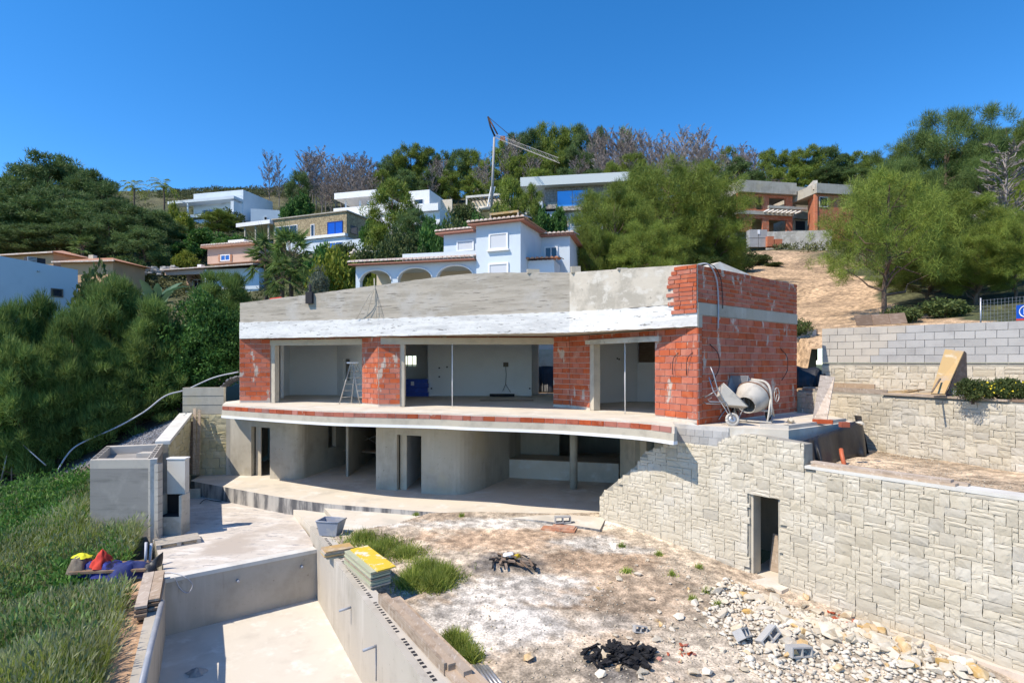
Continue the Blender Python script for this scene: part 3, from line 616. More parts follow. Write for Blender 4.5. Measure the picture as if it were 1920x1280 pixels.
wall_strip('door_frame', sd0, sd0 + .07, .05, .4, dz0, dz1, mJamb, 1); wall_strip('door_frame', sd1 - .05, sd1, .05, .4, dz0, dz1, mConc, 1)
wall_strip('store_back_wall', sd0 - 1.2, sd1 + 1.5, 2.4, 2.55, dz0, -2.7, mConc, 1); wall_strip('store_ceiling', sd0 - 1.3, sd1 + 1.5, .4, 2.5, -2.95, -2.75, mConc, 1)
wall_strip('store_side_wall', sd1 + .9, sd1 + 1.05, .4, 2.4, dz0, -2.95, mConc, 1); wall_strip('store_side_wall', sd0 - .8, sd0 - .65, .4, 2.4, dz0, -2.95, mConc, 1)
def slab_q(name, P, mat, label, cat, t=.03, group=None):     # a board leaning or lying, from four corners
    P = [Vector(p) for p in P]; nrm = (P[1] - P[0]).cross(P[3] - P[0]).normalized() * t
    o = mk(name, P + [p + nrm for p in P], HEX, mat)
    if nrm.z < 0 or True: pass
    return tag(o, label, cat, group)
e = [on_wall(sd0 + .35, 1.5, dz0 + .005), on_wall(sd1 + .1, 1.5, dz0 + .005), on_wall(sd1 + .1, 1.75, -3.75), on_wall(sd0 + .35, 1.75, -3.75)]
slab_q('plasterboard_sheet', e, M('pale_blue_board', (.3, .42, .45), (), .8), 'pale blue plasterboard sheet standing inside the doorway of the stone wall', 'board')
e = [on_wall(sd0 + .12, .75, dz0 + .005), on_wall(sd0 + .42, .75, dz0 + .005), on_wall(sd0 + .25, .95, -4.62), on_wall(sd0 + .12, .95, -4.62)]
slab_q('wooden_offcut', e, mWood, 'tapered wooden offcut leaning just inside the stone wall doorway', 'board')
def rock_mesh(seed, mat, n=14, flat=1.):
    import bmesh
    r = random.Random(seed); bm = bmesh.new()
    for _ in range(n):
        v = Vector((r.gauss(0, 1), r.gauss(0, 1), r.gauss(0, 1))).normalized() * r.uniform(.38, .52); bm.verts.new((v.x, v.y * .85, v.z * flat))
    bmesh.ops.convex_hull(bm, input=bm.verts)
    for v in [v for v in bm.verts if not v.link_faces]: bm.verts.remove(v)
    me = bpy.data.meshes.new('rock'); bm.to_mesh(me); bm.free(); me.materials.append(mat); return me
p = on_wall(sd0 + .75, 1.0, dz0); o = piece('cement_sack', rock_mesh(900, M('sack_paper', (.42, .4, .36)), 30), (p.x, p.y, dz0 + .27), (0, 0, .4), (.5, .4, .6)); tag(o, 'grey cement sack slumped inside the doorway of the stone wall', 'sack')
# middle stone wall
MW = [V2(10.17, 20.25), V2(11.0, 17.6), V2(12.35, 13.6), V2(14.2, 8.2)]
mwall = T('stone_terrace_wall', 'middle dressed-stone terrace wall above the gravel bed, planks lying on it', 'wall', (11.2, 17, -2.7))
mc = ribbon('wall_core', MW, -3.0, -.96, .4, mStoneJ, mwall, .028)
stonework(mc, MW, [r for r in ashlar(plen(MW), -2.82, -.93, .095, 9)], STN)
# upper wall: grey blocks over a stone strip
UW = [V2(11.45, 21.0), V2(15.3, 17.0), V2(19.5, 12.6)]
uwall = T('block_boundary_wall', 'grey cement-block boundary wall over a strip of dressed stone', 'wall', (13, 19, -1))
uc = ribbon('stone_base', UW, -1.2, .0, .3, mStoneJ, uwall, .028); stonework(uc, UW, ashlar(plen(UW), -.98, 0, .109, 13), STN)
fu = Fr(UW[0], UW[1]); fu2 = Fr(UW[0], UW[2]); ub_ = bx('block_core', fu2, 0, fu2.L, .03, .22, .004, 1.255, mJoint, uwall)
fuo = Fr(UW[0], UW[2]); edgepos = [2.55, 2.35, 2.1, 1.8, 1.65]
blocks(ub_, fuo, 0, fuo.L, .006, 5, .25, .52, lambda a, r: mBlockDusty if a < (1.3, 1.5, 1.75, 1.9, 2.6)[r] else mBlock, .012, .06)
for a, z in ((7.0, .95), (6.45, .45), (5.0, .8)): bx('mortar_smear', fuo, a, a + .16, .0, .016, z, z + .2, mJoint, uwall)
rwall = T('block_return_wall', 'short beige block wall ending beside a gap right of the brick side wall', 'wall', (11.5, 24.5, -.3))
fr_ = Fr(D(1490, 660, 24.4), D(1531, 660, 24.4)); rc = bx('block_core', fr_, -2, fr_.L, .02, .24, -.6, 1.42, mJoint, rwall); blocks(rc, fr_, -2, fr_.L, .44, 4, .245, .5, lambda a, r: mBlockDusty)
bx('end_board', fr_, fr_.L + .004, fr_.L + .04, -.02, .3, .1, 1.45, mWoodD, rwall)
# planting strips between the walls
st = prism('upper_terrace_bed', [V2(10.6, 20.3), V2(11.4, 17.7), V2(12.75, 13.7), V2(14.5, 8.3), V2(19.5, 12.7), V2(15.4, 17.05), V2(11.5, 20.95)], -1.6, -.985, M('terrace_soil', (.5, .38, .24), [((.36, .27, .18), 3, I3, .45, .7)], .97, [(9, .6, .05)])); st['kind'] = 'structure'
mGrav = M('gravel_bed', (.56, .44, .31), [((.66, .57, .46), 9, I3, .48, .6), ((.4, .3, .21), 6, I3, .52, .66), ((.6, .5, .4), 30, I3, .5, .6)], .97, [(20, .7, .04), (60, .6, .02)])
xs = np.arange(6.6, 14.4, .12); gbp = [(7.05, 14.35), (7.75, 13.85), (9.95, 10.8), (11.8, 8.3), (14.2, 8.4), (12.37, 13.62), (11.05, 17.6), (10.75, 19), (10.4, 16.7)]
gbd = [(q[0], q[1]) for q in gbp]
grid('gravel_bed', xs, np.arange(8, 19.2, .12), lambda x, y: -2.66 + vnoise(x, y, 2, 31) * .04, lambda X, Y: np.broadcast_to(np.array((.56, .43, .3)), X.shape + (3,)), hmat('gravel_bed_surface'), lambda x, y: ~inpoly(x, y, gbd))
# black membrane over the terrace end
def drape(name, top, bot, mat, n=28, amp=.06, seed=0, rows=7, parent=None, flare=.0):
    r = np.random.default_rng(seed); top = curve(top, 8); bot = curve(bot, 8); vs = []; fs = []
    ph = r.uniform(0, 6, 8)
    def at(c, t): f = t * (len(c) - 1); i = min(int(f), len(c) - 2); return c[i].lerp(c[i + 1], f - i)
    for i in range(n + 1):
        t = i / n; a, b = at(top, t), at(bot, t)
        for j in range(rows + 1):
            s_ = j / rows; p = a.lerp(b, s_); w_ = sum(math.sin(t * (6 + 5 * k) * 2 + ph[k] + s_ * (k - 2)) / (1 + .6 * k) for k in range(5)) * amp * (.25 + s_)
            vs.append(p + Vector((-.5 * w_, -w_, .15 * w_)))
    for i in range(n):
        for j in range(rows): k = i * (rows + 1) + j; fs.append((k, k + 1, k + rows + 2, k + rows + 1))
    o = mk(name, vs, fs, mat, parent, True); s = o.modifiers.new('t', 'SOLIDIFY'); s.thickness = .008; return o
tag(drape('membrane_sheet', [(7.3, 14.25, -1.95), (7.9, 14.75, -1.9), (9.12, 15.75, -1.8), (10.3, 16.75, -1.6), (10.6, 17.6, -1.62)], [(7.42, 14.12, -2.64), (8.0, 14.6, -2.64), (9.15, 15.55, -2.66), (10.25, 16.4, -2.66), (10.7, 17.3, -2.64)], mBlackPl, 90, .13, 3), 'black damp-proof membrane draped over the terrace end above the gravel bed', 'membrane')
tube('drain_pipe', [D(1577, 842, 15.05), D(1578, 850, 14.95), D(1583, 872, 14.7)], .055, M('orange_pipe', (.5, .13, .06), (), .5))
tag(bpy.context.scene.objects['drain_pipe'], 'short orange drain pipe poking out of the black membrane', 'pipe')
tag(drape('membrane_sheet', [D(1490, 684, 21.9), D(1510, 690, 21.7), D(1530, 688, 21.4), D(1548, 700, 20.9)], [D(1490, 728, 21.3), D(1510, 726, 20.9), D(1530, 725, 20.7), D(1550, 722, 20.5)], mBlackPl, 30, .05, 5), 'crumpled black membrane in the gap between brick side wall and block wall', 'membrane')
tag(drape('membrane_sheet', [D(1005, 688, 33.5), D(1022, 686, 33.5), D(1045, 687, 33.5)], [D(1005, 740, 32.7), D(1022, 740, 32.7), D(1045, 740, 32.7)], mBlackPl, 24, .07, 8), 'black membrane hanging outside the rear opening of the living room', 'membrane')
fb_ = Fr(D(985, 650, 36.3), D(1080, 650, 36.3)); wl = tag(bx('rear_block_wall', fb_, 0, fb_.L, 0, .2, .85, 1.7, mBlockDusty), 'beige rear block wall glimpsed through the opening of the living room', 'wall')
bk_ = mk('rear_bank', [D(980, 742, 33.6), D(1090, 742, 33.6), D(1090, 655, 36.2), D(980, 655, 36.2)], [(0, 1, 2, 3)], M('bank_dirt', (.55, .42, .28), [((.45, .33, .21), 2, I3, .45, .7)], .97, [(8, .5, .05)])); bk_['kind'] = 'structure'
# ------------------------------------------------------------------ pool, deck, steps
DZ, PF, RZT = -5.58, -7.05, -5.17
PL0, PR0 = V2(-8.96, 14.7), V2(-5.86, 17.05); PLn = V2(-4.2, 5.9); PRn = V2(.62, 5.6)
pool = T('swimming_pool_shell', 'empty rendered concrete swimming pool shell in front of the house', 'pool', (-6, 13, PF))
prism('pool_floor', [PL0, PR0, PRn, PLn], PF - .3, PF, mPoolFl, pool)
fe = Fr(PL0, PR0); bx('end_wall', fe, -.3, fe.L + .05, .0, .25, PF - .2, DZ - .105, mPool, pool); bx('coping_lip', fe, -.02, fe.L, -.035, .3, DZ - .1, DZ + .004, mCap, pool)
fl_ = Fr(PLn, PL0); 
def side(nm, P, Q, d0, d1, z0, z1, mat, sgn):
    d = (Q - P).normalized(); n = V2(-d.y, d.x) * sgn; return mk(nm, [(*(P + n * d0), z0), (*(Q + n * d0), z0), (*(Q + n * d1), z0), (*(P + n * d1), z0), (*(P + n * d0), z1), (*(Q + n * d0), z1), (*(Q + n * d1), z1), (*(P + n * d1), z1)], HEX, mat, pool)
side('left_wall', PLn, PL0, 0, .27, PF - .2, DZ + .0, mPool, 1)
PRt = PR0 + (PR0 - PRn).normalized() * 1.1
rw_ = side('right_wall', PRn, PRt, 0, .12, PF - .2, RZT, mPool, -1)
side('block_leaf', PRn, PRt, .121, .4, -6.6, RZT - .02, mBlockDusty, -1)
d = (PRt - PRn).normalized(); n = V2(d.y, -d.x); g = G(); k = 0.; Lr = (PRt - PRn).length
while k < Lr - .3:
    for j in (0, .13, .26):
        a = PRn + d * (k + j + rnd.uniform(-.015, .015)) + n * .15; b = a + d * rnd.uniform(.05, .085); c = b + n * .075; e = a + n * .075
        g.hexa([(*a, RZT - .1), (*b, RZT - .1), (*c, RZT - .1), (*e, RZT - .1), (*a, RZT - .017), (*b, RZT - .017), (*c, RZT - .017), (*e, RZT - .017)])
    k += rnd.choice((.42, .42, .46, .6))
g.build('block_cavities', mDark, pool)
for a, z in ((1.72, -6.02), (3.45, -6.0)): tube('inlet_nozzle', [fe.p(a, .02, z), fe.p(a, -.1, z)], [.045, .04], mPvc, pool, 10)
ww = (PRn - PRt).normalized(); wn = V2(-ww.y, ww.x) * (1 if V2(-ww.y, ww.x).x < 0 else -1)
for px, py in ((627, 1132), (684, 1207)):
    c_ = PR0 + ww * (4.2 if px < 650 else 6.3); tube('inlet_nozzle', [(c_.x, c_.y, -5.75), (c_.x + wn.x * .28, c_.y + wn.y * .28, -5.78)], .03, mPvc, pool, 8)
c_ = PR0 + ww * 6.31 + wn * .012; tube('conduit', [(c_.x, c_.y, -5.76), (c_.x, c_.y, -6.45)], .012, mPvc, pool, 6)
deck = prism('pool_deck', [PL0 + V2(-.16, .2), PR0 + V2(-.16, .2), V2(-6.35, 18.0), V2(-8.2, 21.2), V2(-13.5, 24.0), V2(-13.2, 21.4), V2(-11.25, 17.8), V2(-9.6, 15.65)], -6.2, DZ, mDeck, None, mConc); deck['kind'] = 'structure'
s1 = prism('deck_kerb_step', [U(550, 955, -5.33), U(612, 957, -5.33), U(662, 1000, -5.33), U(612, 1012, -5.33)], -6.1, -5.33, mConcLt); s1['kind'] = 'structure'
s2 = prism('garden_step', [U(608, 952, -5.16), U(822, 966, -5.16), U(738, 987, -5.16), U(650, 999, -5.16)], -6.0, -5.16, mConcLt, None, mConc); s2['kind'] = 'structure'
# ------------------------------------------------------------------ block tower, barbecue, yellow stone walls on the left
tw = T('block_plant_room', 'grey block plant room with open hollow-block top beside the pool deck', 'hut', (-13, 19.5, -6.4))
t0, t1, t2, t3 = V2(-13.25, 17.85), V2(-11.35, 17.95), V2(-13.2, 21.5), V2(-14.9, 20.9)
def wl4(nm, P, Q, z0, z1, mat, d=.22): f = Fr(P, Q); return bx(nm, f, 0, f.L, 0, d, z0, z1, mat, tw)
tz = -3.05
prism('lower_walls', [t0, t1, t2, t3], -6.6, tz - .28, M('rendered_block', (.27, .255, .235), [((.2, .19, .175), 2, HS, .45, .7), ((.34, .32, .29), 1, I3, .5, .7)], .93, [(20, .3, .012)]), tw)
inn = lambda P, c=V2(-13.2, 19.5), k=.82: c + (P - c) * k
for P, Q in ((t0, t1), (t1, t2), (t2, t3), (t3, t0)):
    a, b = inn(P), inn(Q); nm = 'top_course'
    mk(nm, [(*P, tz - .275), (*Q, tz - .275), (*b, tz - .275), (*a, tz - .275), (*P, tz), (*Q, tz), (*b, tz), (*a, tz)], HEX, mBlockDusty, tw)
g = G()
for P, Q in ((t1, t2), (t3, t0)):
    nn_ = 8
    for k in range(nn_):
        c = P.lerp(Q, (k + .5) / nn_).lerp(inn(P).lerp(inn(Q), (k + .5) / nn_), .5); dd = (Q - P).normalized(); nn2 = V2(-dd.y, dd.x)
        pts = [c - dd * .14 - nn2 * .06, c + dd * .14 - nn2 * .06, c + dd * .14 + nn2 * .06, c - dd * .14 + nn2 * .06]; g.hexa([(*q_, tz - .1) for q_ in pts] + [(*q_, tz + .004) for q_ in pts])
g.build('block_cavities', mDark, tw)
fq = Fr(t1, t2); pl = bx('block_pilaster', fq, -.03, .28, -.12, .06, -5.75, tz + .01, mJoint, tw)
fq2 = Fr(t0, t1); 
for k in range(10): piece('block', unitbox(mBlockDusty, .01, k % 3), fq.p(.1, -.07, -5.62 + k * .255), (0, 0, fq2.ang), (.3, .26, .243), pl)
bx('vent_block', fr_at(-12.75, 19.3, .1), 0, .5, 0, .4, tz - .27, tz - .02, mBlockDusty, tw)
bb = T('barbecue', 'masonry barbecue with black firebox and tall white chimney on the pool deck', 'barbecue', (-11, 18.6, DZ))
fbq = fr_at(-11.42, 18.35, .05)
bx('base', fbq, 0, .72, 0, .55, DZ, -4.98, mPlaster, bb)
bx('firebox_side', fbq, 0, .06, .02, .55, -4.978, -4.3, mConc, bb); bx('firebox_side', fbq, .64, .72, .02, .55, -4.978, -4.3, mPlaster, bb); bx('firebox_back', fbq, .06, .64, .42, .55, -4.978, -4.3, M('soot', (.015, .015, .017), (), .7), bb)
bx('soot_floor', fbq, .06, .64, .03, .42, -4.978, -4.95, mDark, bb); bx('chimney', fbq, .13, .7, .28, .55, -4.298, -3.16, mCap, bb); bx('chimney_cap', fbq, .11, .72, .26, .57, -3.158, -3.12, mWhite, bb)
sw_ = T('sloping_garden_wall', 'sloping garden wall of yellow stone with a pale cement cap left of the deck', 'wall', (-13.6, 23.3, -5.3))
SW = [V2(-13.05, 21.6), V2(-14.2, 25.15)]; fsw = Fr(*SW)
def slope_hex(f, d0, d1, zb, a0, a1, za, zc): return [f.p(a0, d0, zb), f.p(a1, d0, zb), f.p(a1, d1, zb), f.p(a0, d1, zb), f.p(a0, d0, za), f.p(a1, d0, zc), f.p(a1, d1, zc), f.p(a0, d1, za)]
sgn = 1
cw = mk('wall_core', slope_hex(fsw, .02, .4, -6, 0, fsw.L, -3.1, -2.35), HEX, mStoneJ, sw_)
stonework(cw, SW, [(a, b, z0, min(z1, -3.12 + .75 * (a + b) / 2 / fsw.L)) for a, b, z0, z1 in ashlar(fsw.L, -5.6, -2.4, .15, 21) if z0 < -3.2 + .75 * (a + b) / 2 / fsw.L], STNY, 300, .05)
v = slope_hex(fsw, -.05, .45, 0, 0, fsw.L, -2.96, -2.21)
for i, z in enumerate((-3.09, -2.34, -2.34, -3.09)): v[i].z = z
mk('cement_cap', v, HEX, mCap, sw_)
yw = T('yellow_stone_wall', 'yellow dressed-stone wall between the deck and the lower concrete wall', 'wall', (-13.4, 25.4, F0)); YW = [V2(-14.25, 25.25), V2(-12.62, 25.5)]
fy = Fr(*YW); yc = bx('wall_core', fy, 0, fy.L, .02, .35, -5.6, -2.29, mStoneJ, yw); stonework(yc, YW, ashlar(fy.L, -5.0, -2.28, .15, 23), STNY, 300, .06)
bx('block_parapet', fy, -.35, 1.35, .0, .3, -2.285, -1.1, mConc, yw)
for z in (-1.88, -1.48): bx('board_mark', fy, -.352, 1.352, -.008, .0, z, z + .012, mDark, yw)

# bare dirt strip between the field and the left pool wall
dl = (PL0 - PLn).normalized(); nl = V2(-dl.y, dl.x); nl = nl if nl.x < 0 else -nl; Ll = (PL0 - PLn).length + .7; vs = []; fs = []
for i in range(46):
    for j in range(9):
        q_ = PLn + dl * (Ll * i / 45) + nl * (.26 + j * .19); b_ = nl * .8; zo = th1(q_.x + b_.x * max(0, 1 - j / 8), q_.y + b_.y * max(0, 1 - j / 8)); zo = -6.2 if zo < -7.4 else zo
        t_ = j / 8; vs.append((q_.x, q_.y, (1 - t_) * -5.7 + t_ * (zo + .03) + rnd.uniform(-.02, .02)))
for i in range(45):
    for j in range(8): k = i * 9 + j; fs.append((k, k + 1, k + 10, k + 9))
o = mk('dirt_strip', vs, fs, M('orange_dirt', (.46, .3, .19), [((.34, .22, .14), 3, I3, .45, .7), ((.56, .45, .33), 7, I3, .55, .7)], .97, [(14, .6, .04)]), None, True); o['kind'] = 'structure'
# ------------------------------------------------------------------ site equipment and materials
def lathe(name, prof_, n, Mx, mat, parent=None, smooth=True):
    vs = []; fs = []
    for r_, z in prof_:
        for k in range(n): a = 2 * math.pi * k / n; vs.append(Mx @ Vector((r_ * math.cos(a), r_ * math.sin(a), z)))
    for i in range(len(prof_) - 1):
        for k in range(n): fs.append((i * n + k, i * n + (k + 1) % n, (i + 1) * n + (k + 1) % n, (i + 1) * n + k))
    return mk(name, vs, fs, mat, parent, smooth)
def torus(name, c, ax, R_, r_, mat, parent, n=20, m=7):
    q = Vector(ax).to_track_quat('Z', 'Y'); c = Vector(c)
    pts = [c + q @ Vector((R_ * math.cos(2 * math.pi * k / n), R_ * math.sin(2 * math.pi * k / n), 0)) for k in range(n + 1)]
    return tube(name, pts, r_, mat, parent, m)
def wheel(c, ax, R_, parent, mt=mRubber, mr=mCemCrust):
    w_ = torus('tyre', c, ax, R_ * .8, R_ * .22, mt, parent); q = Vector(ax).to_track_quat('Z', 'Y'); Mx = Matrix.Translation(Vector(c)) @ q.to_matrix().to_4x4()
    o = lathe('rim', [(.01, -.03), (R_ * .3, -.05), (R_ * .62, -.02), (R_ * .62, .02), (R_ * .3, .05), (.01, .03)], 16, Mx, mr, w_)
def wheelbarrow(label, Mx, mat):
    c = Mx.translation; t = T('wheelbarrow', label, 'wheelbarrow', c)
    P = lambda x, y, z: Mx @ Vector((x, y, z))
    # tray: deep tapered scoop, open on top, front to +x
    top = [P(-.38, -.3, .62), P(.5, -.27, .68), P(.5, .27, .68), P(-.38, .3, .62)]; bot = [P(-.2, -.18, .36), P(.14, -.16, .34), P(.14, .16, .34), P(-.2, .18, .36)]
    o = mk('tray', bot + top, [(0, 3, 2, 1), (0, 1, 5, 4), (1, 2, 6, 5), (2, 3, 7, 6), (3, 0, 4, 7)], mat, t); s = o.modifiers.new('t', 'SOLIDIFY'); s.thickness = .012
    tube('tray_rim', top + [top[0]], .014, mat, t, 6)
    for s in (-1, 1):
        tube('handle', [P(.52, s * .05, .19), P(.1, s * .17, .31), P(-.4, s * .24, .42), P(-.75, s * .28, .6), P(-.95, s * .28, .68)], .017, mMetal, t, 7)
        tube('leg', [P(.05, s * .2, .34), P(-.25, s * .22, .01), P(-.42, s * .22, .01), P(-.35, s * .22, .42)], .015, mMetal, t, 6)
    tube('brace', [P(-.3, -.22, .12), P(-.3, .22, .12)], .012, mMetal, t, 6)
    wheel(P(.52, 0, .19), (Mx.to_3x3() @ Vector((0, 1, 0))), .19, t, mCemCrust, mMetal); return t
def MX(x, y, z, rz=0, ry=0, rx=0): return Matrix.Translation((x, y, z)) @ Matrix.Rotation(rz, 4, 'Z') @ Matrix.Rotation(ry, 4, 'Y') @ Matrix.Rotation(rx, 4, 'X')
wheelbarrow('cement-crusted wheelbarrow at the brick corner, handles towards the facade', MX(5.66, 15.93, TZ + .44, R(-20), R(48), R(-18)), mCemCrust)
wheelbarrow('grey wheelbarrow tipped up behind the cement mixer against the side wall', MX(7.05, 17.15, TZ + .6, R(40), R(-62)), M('grey_tray', (.24, .25, .27), [((.36, .35, .33), 4, I3, .5, .7)], .7))
mx_ = T('cement_mixer', 'pale cement mixer with tilted drum standing in front of the red side wall', 'cement mixer', (7.25, 16.8, TZ))
cM = MX(7.08, 16.72, TZ + .76)
dq = Vector((-.62, -.62, -.42)).to_track_quat('Z', 'Y').to_matrix().to_4x4(); dM = cM @ dq
drum = lathe('drum', [(.01, -.46), (.28, -.44), (.42, -.24), (.48, -.02), (.48, .07), (.41, .24), (.31, .44), (.27, .52), (.25, .51), (.29, .42), (.39, .22), (.35, -.2), (.01, -.38)], 26, dM, mCemCrust, mx_)
torus('drum_band', dM @ Vector((0, 0, .02)), dM.to_3x3() @ Vector((0, 0, 1)), .485, .02, mRust, drum, 28, 6)
torus('mouth_rim', dM @ Vector((0, 0, .515)), dM.to_3x3() @ Vector((0, 0, 1)), .262, .014, mCemCrust, drum, 24, 6)
c = cM.translation; sx = Vector((.72, -.69, 0))    # sideways axis of the machine
arcp = curve([c + sx * .52 + Vector((0, 0, -.5)), c + sx * .52 + Vector((0, 0, .1)), c + sx * .4 + Vector((0, .05, .42)), c + Vector((.05, .2, .5))], 6)
tube('yoke', arcp, .035, mCemCrust, mx_, 8)
fx = Vector((.69, .72, 0))
for s, nm in ((1, 'leg'), (-1, 'leg')):
    a = c + sx * .5 * s
    tube('leg', [a + Vector((0, 0, -.05)), a - fx * .12 + Vector((0, 0, -.45)), a - fx * .25 + Vector((0, 0, -.72))], .025, mCemCrust, mx_, 7)
    tube('leg', [a + Vector((0, 0, -.05)), a + fx * .3 + Vector((0, 0, -.72 + .16))], .025, mCemCrust, mx_, 7)
tube('foot_bar', [c + sx * .62 - fx * .25 + Vector((0, 0, -.7)), c - sx * .62 - fx * .25 + Vector((0, 0, -.7))], .025, mCemCrust, mx_, 7)
tube('cross_beam', [c + sx * .5 + Vector((0, 0, -.4)), c - sx * .5 + Vector((0, 0, -.4))], .03, mCemCrust, mx_, 7)
wheel(c - sx * .55 + fx * .0 + Vector((0, 0, -.53)), sx, .19, mx_); wheel(c + sx * .3 + fx * .42 + Vector((0, 0, -.53)), sx, .19, mx_)
hw = torus('hand_wheel', c + sx * .68 + Vector((0, 0, .08)), sx, .2, .014, mCemCrust, mx_, 24, 6)
for k in range(3): a = 2.1 * k; tube('spoke', [c + sx * .68 + Vector((0, 0, .08)), c + sx * .68 + Vector((0, 0, .08)) + fx * .2 * math.cos(a) + Vector((0, 0, .2 * math.sin(a)))], .01, mCemCrust, hw, 5)
fm = fr_at(c.x - .1, c.y + .35, R(-43)); bx('motor_box', fm, -.15, .2, 0, .3, c.z - .1, c.z + .35, M('motor_grey', (.2, .22, .24), (), .6), mx_)
# low wall and bits on the side terrace
lb = T('low_block_wall', 'low beige block wall edging the side terrace below the cement mixer', 'wall', (8, 15.3, TZ)); f = Fr(V2(6.7, 15.35), V2(7.3, 15.0)); f2 = Fr(V2(7.3, 15.02), V2(9.9, 16.85)); bx('blocks', f, 0, f.L, 0, .15, TZ - .3, TZ + .1, mBlockDusty, lb); bx('blocks', f2, 0, f2.L, 0, .15, TZ - .3, TZ + .1, mBlockDusty, lb)
def stone_at(px, py, z, s, seed, mat, label, cat='stone', group=None, flat=.7, name='rock'):
    p = U(px, py, z); o = piece(name, rock_mesh(seed, mat, 16, flat), (p.x, p.y, z + s[2] * .3), (0, 0, seed * .7), s); return tag(o, label, cat, group)
stone_at(1482, 793, TZ, (.42, .3, .28), 60, mRock, 'pale stone lying on the side terrace right of the mixer')
stone_at(1445, 792, TZ, (.22, .18, .14), 61, mRock, 'small pale stone at the foot of the cement mixer')
stone_at(1612, 798, -1.66, (.26, .2, .2), 62, mRock, 'white stone weighing down the top edge of the black membrane')
f = Fr(U(1523, 797, TZ), U(1557, 799, TZ)); tag(bx('loose_brick', f, 0, .5, 0, .14, TZ + .06, TZ + .17, mBrickE), 'loose red brick lying in front of the leaning plank', 'brick')
f = Fr(U(1578, 806, TZ), U(1592, 806, TZ)); tag(bx('loose_brick', f, 0, .22, 0, .14, TZ + .07, TZ + .2, mBrickE), 'red brick end resting on the low wall next to the membrane', 'brick')
# boards around the right-hand walls
P = [U(1522, 793, TZ), U(1549, 795, TZ), D(1565, 706, 17.3), D(1538, 703, 17.3)]; slab_q('leaning_plank', P, mWood, 'tall pale board leaning on the stone terrace wall by the house corner', 'board', -.04)
def lie(label, px0, py0, px1, py1, z, w_, t, mat, cat='plank', name='plank', tilt=0, group=None):
    a, b = U(px0, py0, z), U(px1, py1, z); f = Fr(a, b); v = f.hx(0, f.L, -w_ / 2, w_ / 2, z, z + t)
    for i in (1, 2, 5, 6): v[i].z += tilt
    return tag(mk(name, v, HEX, mat), label, cat, group)
for lab, s0, s1, d0, d1, z, mt in (('long weathered plank lying flat on the cement cap of the stone wall', .05, 2.9, .02, .22, 0, mWood), ('second plank behind it on the cement cap beside the gravel bed', .3, 3.05, .24, .4, 0, mWood), ('upper plank stacked on the two planks of the cement cap', .0, 2.8, .1, .3, .032, mWood), ('far plank lying on the gravel edge at the right frame border', 3.6, 6.3, .4, .58, -.08, mWoodD)):
    a, b = on_wall(sE + .1 + s0, d0, 0), on_wall(sE + .1 + s1, d0, 0); f = Fr(a, b); z0 = CAPZ + .072 + z
    tag(bx('plank', f, 0, f.L, 0, d1 - d0, z0 + (.02 if z > 0 else 0), z0 + (.07 if z > 0 else .05), mt), lab, 'plank')
def mwp(s, d, z): p, t = along(MW, s); n = V2(-t.y, t.x); n = n if n.dot(p) > 0 else -n; q = p + n * d; return Vector((q.x, q.y, z))
MT = -.955
def mw_plank(lab, s0, s1, d0, d1, dw, z, t, mt, tilt=0.):
    f = Fr(mwp(s0, d0, 0), mwp(s1, d1, 0)); v = f.hx(0, f.L, 0, dw, z, z + t)
    for i in (1, 2, 5, 6): v[i].z += tilt
    return tag(mk('plank', v, HEX, mt), lab, 'plank')
mw_plank('long brown plank on edge along the middle stone wall top', 1.2, 3.4, .05, .02, .03, MT, .15, mWood); mw_plank('dark plank lying on the middle wall under the brown one', 1.3, 3.6, .1, .12, .2, MT, .035, mWoodD)
mw_plank('grey scaffold plank overhanging the middle stone wall', 3.3, 6.6, -.1, -.06, .24, MT + .0, .05, mWood); mw_plank('broad board on edge behind the planks of the middle wall', .9, 2.6, .45, .5, .04, MT, .28, mWood)
mw_plank('dark plank at the right end of the middle stone wall', 6.65, 9.2, .0, .05, .2, MT, .06, mWoodD); mw_plank('short orange board offcut on the middle wall', 3.2, 3.75, .3, .4, .3, MT + .05, .03, mWoodO, .08); mw_plank('second short orange offcut tilted against the first', 3.6, 4.1, .34, .3, .3, MT + .06, .03, mWoodO, .1)
mw_plank('narrow pale batten across the offcuts on the middle wall', 4.0, 5.3, .3, .26, .14, MT, .05, mWood); mw_plank('short pale batten stub at the house end of the middle wall', .1, .75, .1, .02, .1, MT, .06, mWood); mw_plank('crossed batten stub over the house end of the middle wall', .2, .6, .05, .3, .07, MT + .062, .05, mWood)
p = mwp(4.85, .45, 0); o = tube('grey_pipe_piece', [(p.x, p.y, MT + .12), mwp(5.3, .4, MT + .1)], .09, mPvc); tag(o, 'short grey pipe piece lying among boards on the middle wall', 'pipe')
B0 = D(1745, 737, 15.5); B1 = D(1771, 738, 15.2); B2_ = D(1807, 658, 16.3); B3 = D(1772, 654, 16.5)
slab_q('formwork_sheet', [B0, B1, B2_, B3], mWoodO, 'large orange formwork sheet leaning on the block boundary wall', 'board', -.04)
slab_q('formwork_sheet', [D(1774, 738, 15.5), D(1812, 726, 16.3), D(1810, 662, 16.6), D(1806, 658, 16.5)], mWoodD, 'dark sheet standing in shade behind the orange formwork sheet', 'board', .03)
tube('batten', [D(1747, 735, 15.0), D(1763, 710, 15.6)], .025, mWoodD, None, 4); tag(bpy.data.objects['batten'], 'short dark batten propped on the orange formwork sheet', 'batten')
for k in range(3):
    a, b = D(1606 + k * 32, 611 - k * 1.5, 22.6), D(1637 + k * 32, 610 - k * 2, 22.6)
    slab_q('brown_sheet', [a, b, b + Vector((.05, .25, .43)), a + Vector((.05, .25, .43))], mWoodD, ('leftmost', 'middle', 'rightmost')[k] + ' of the three brown panels behind the block boundary wall', 'panel', .03)
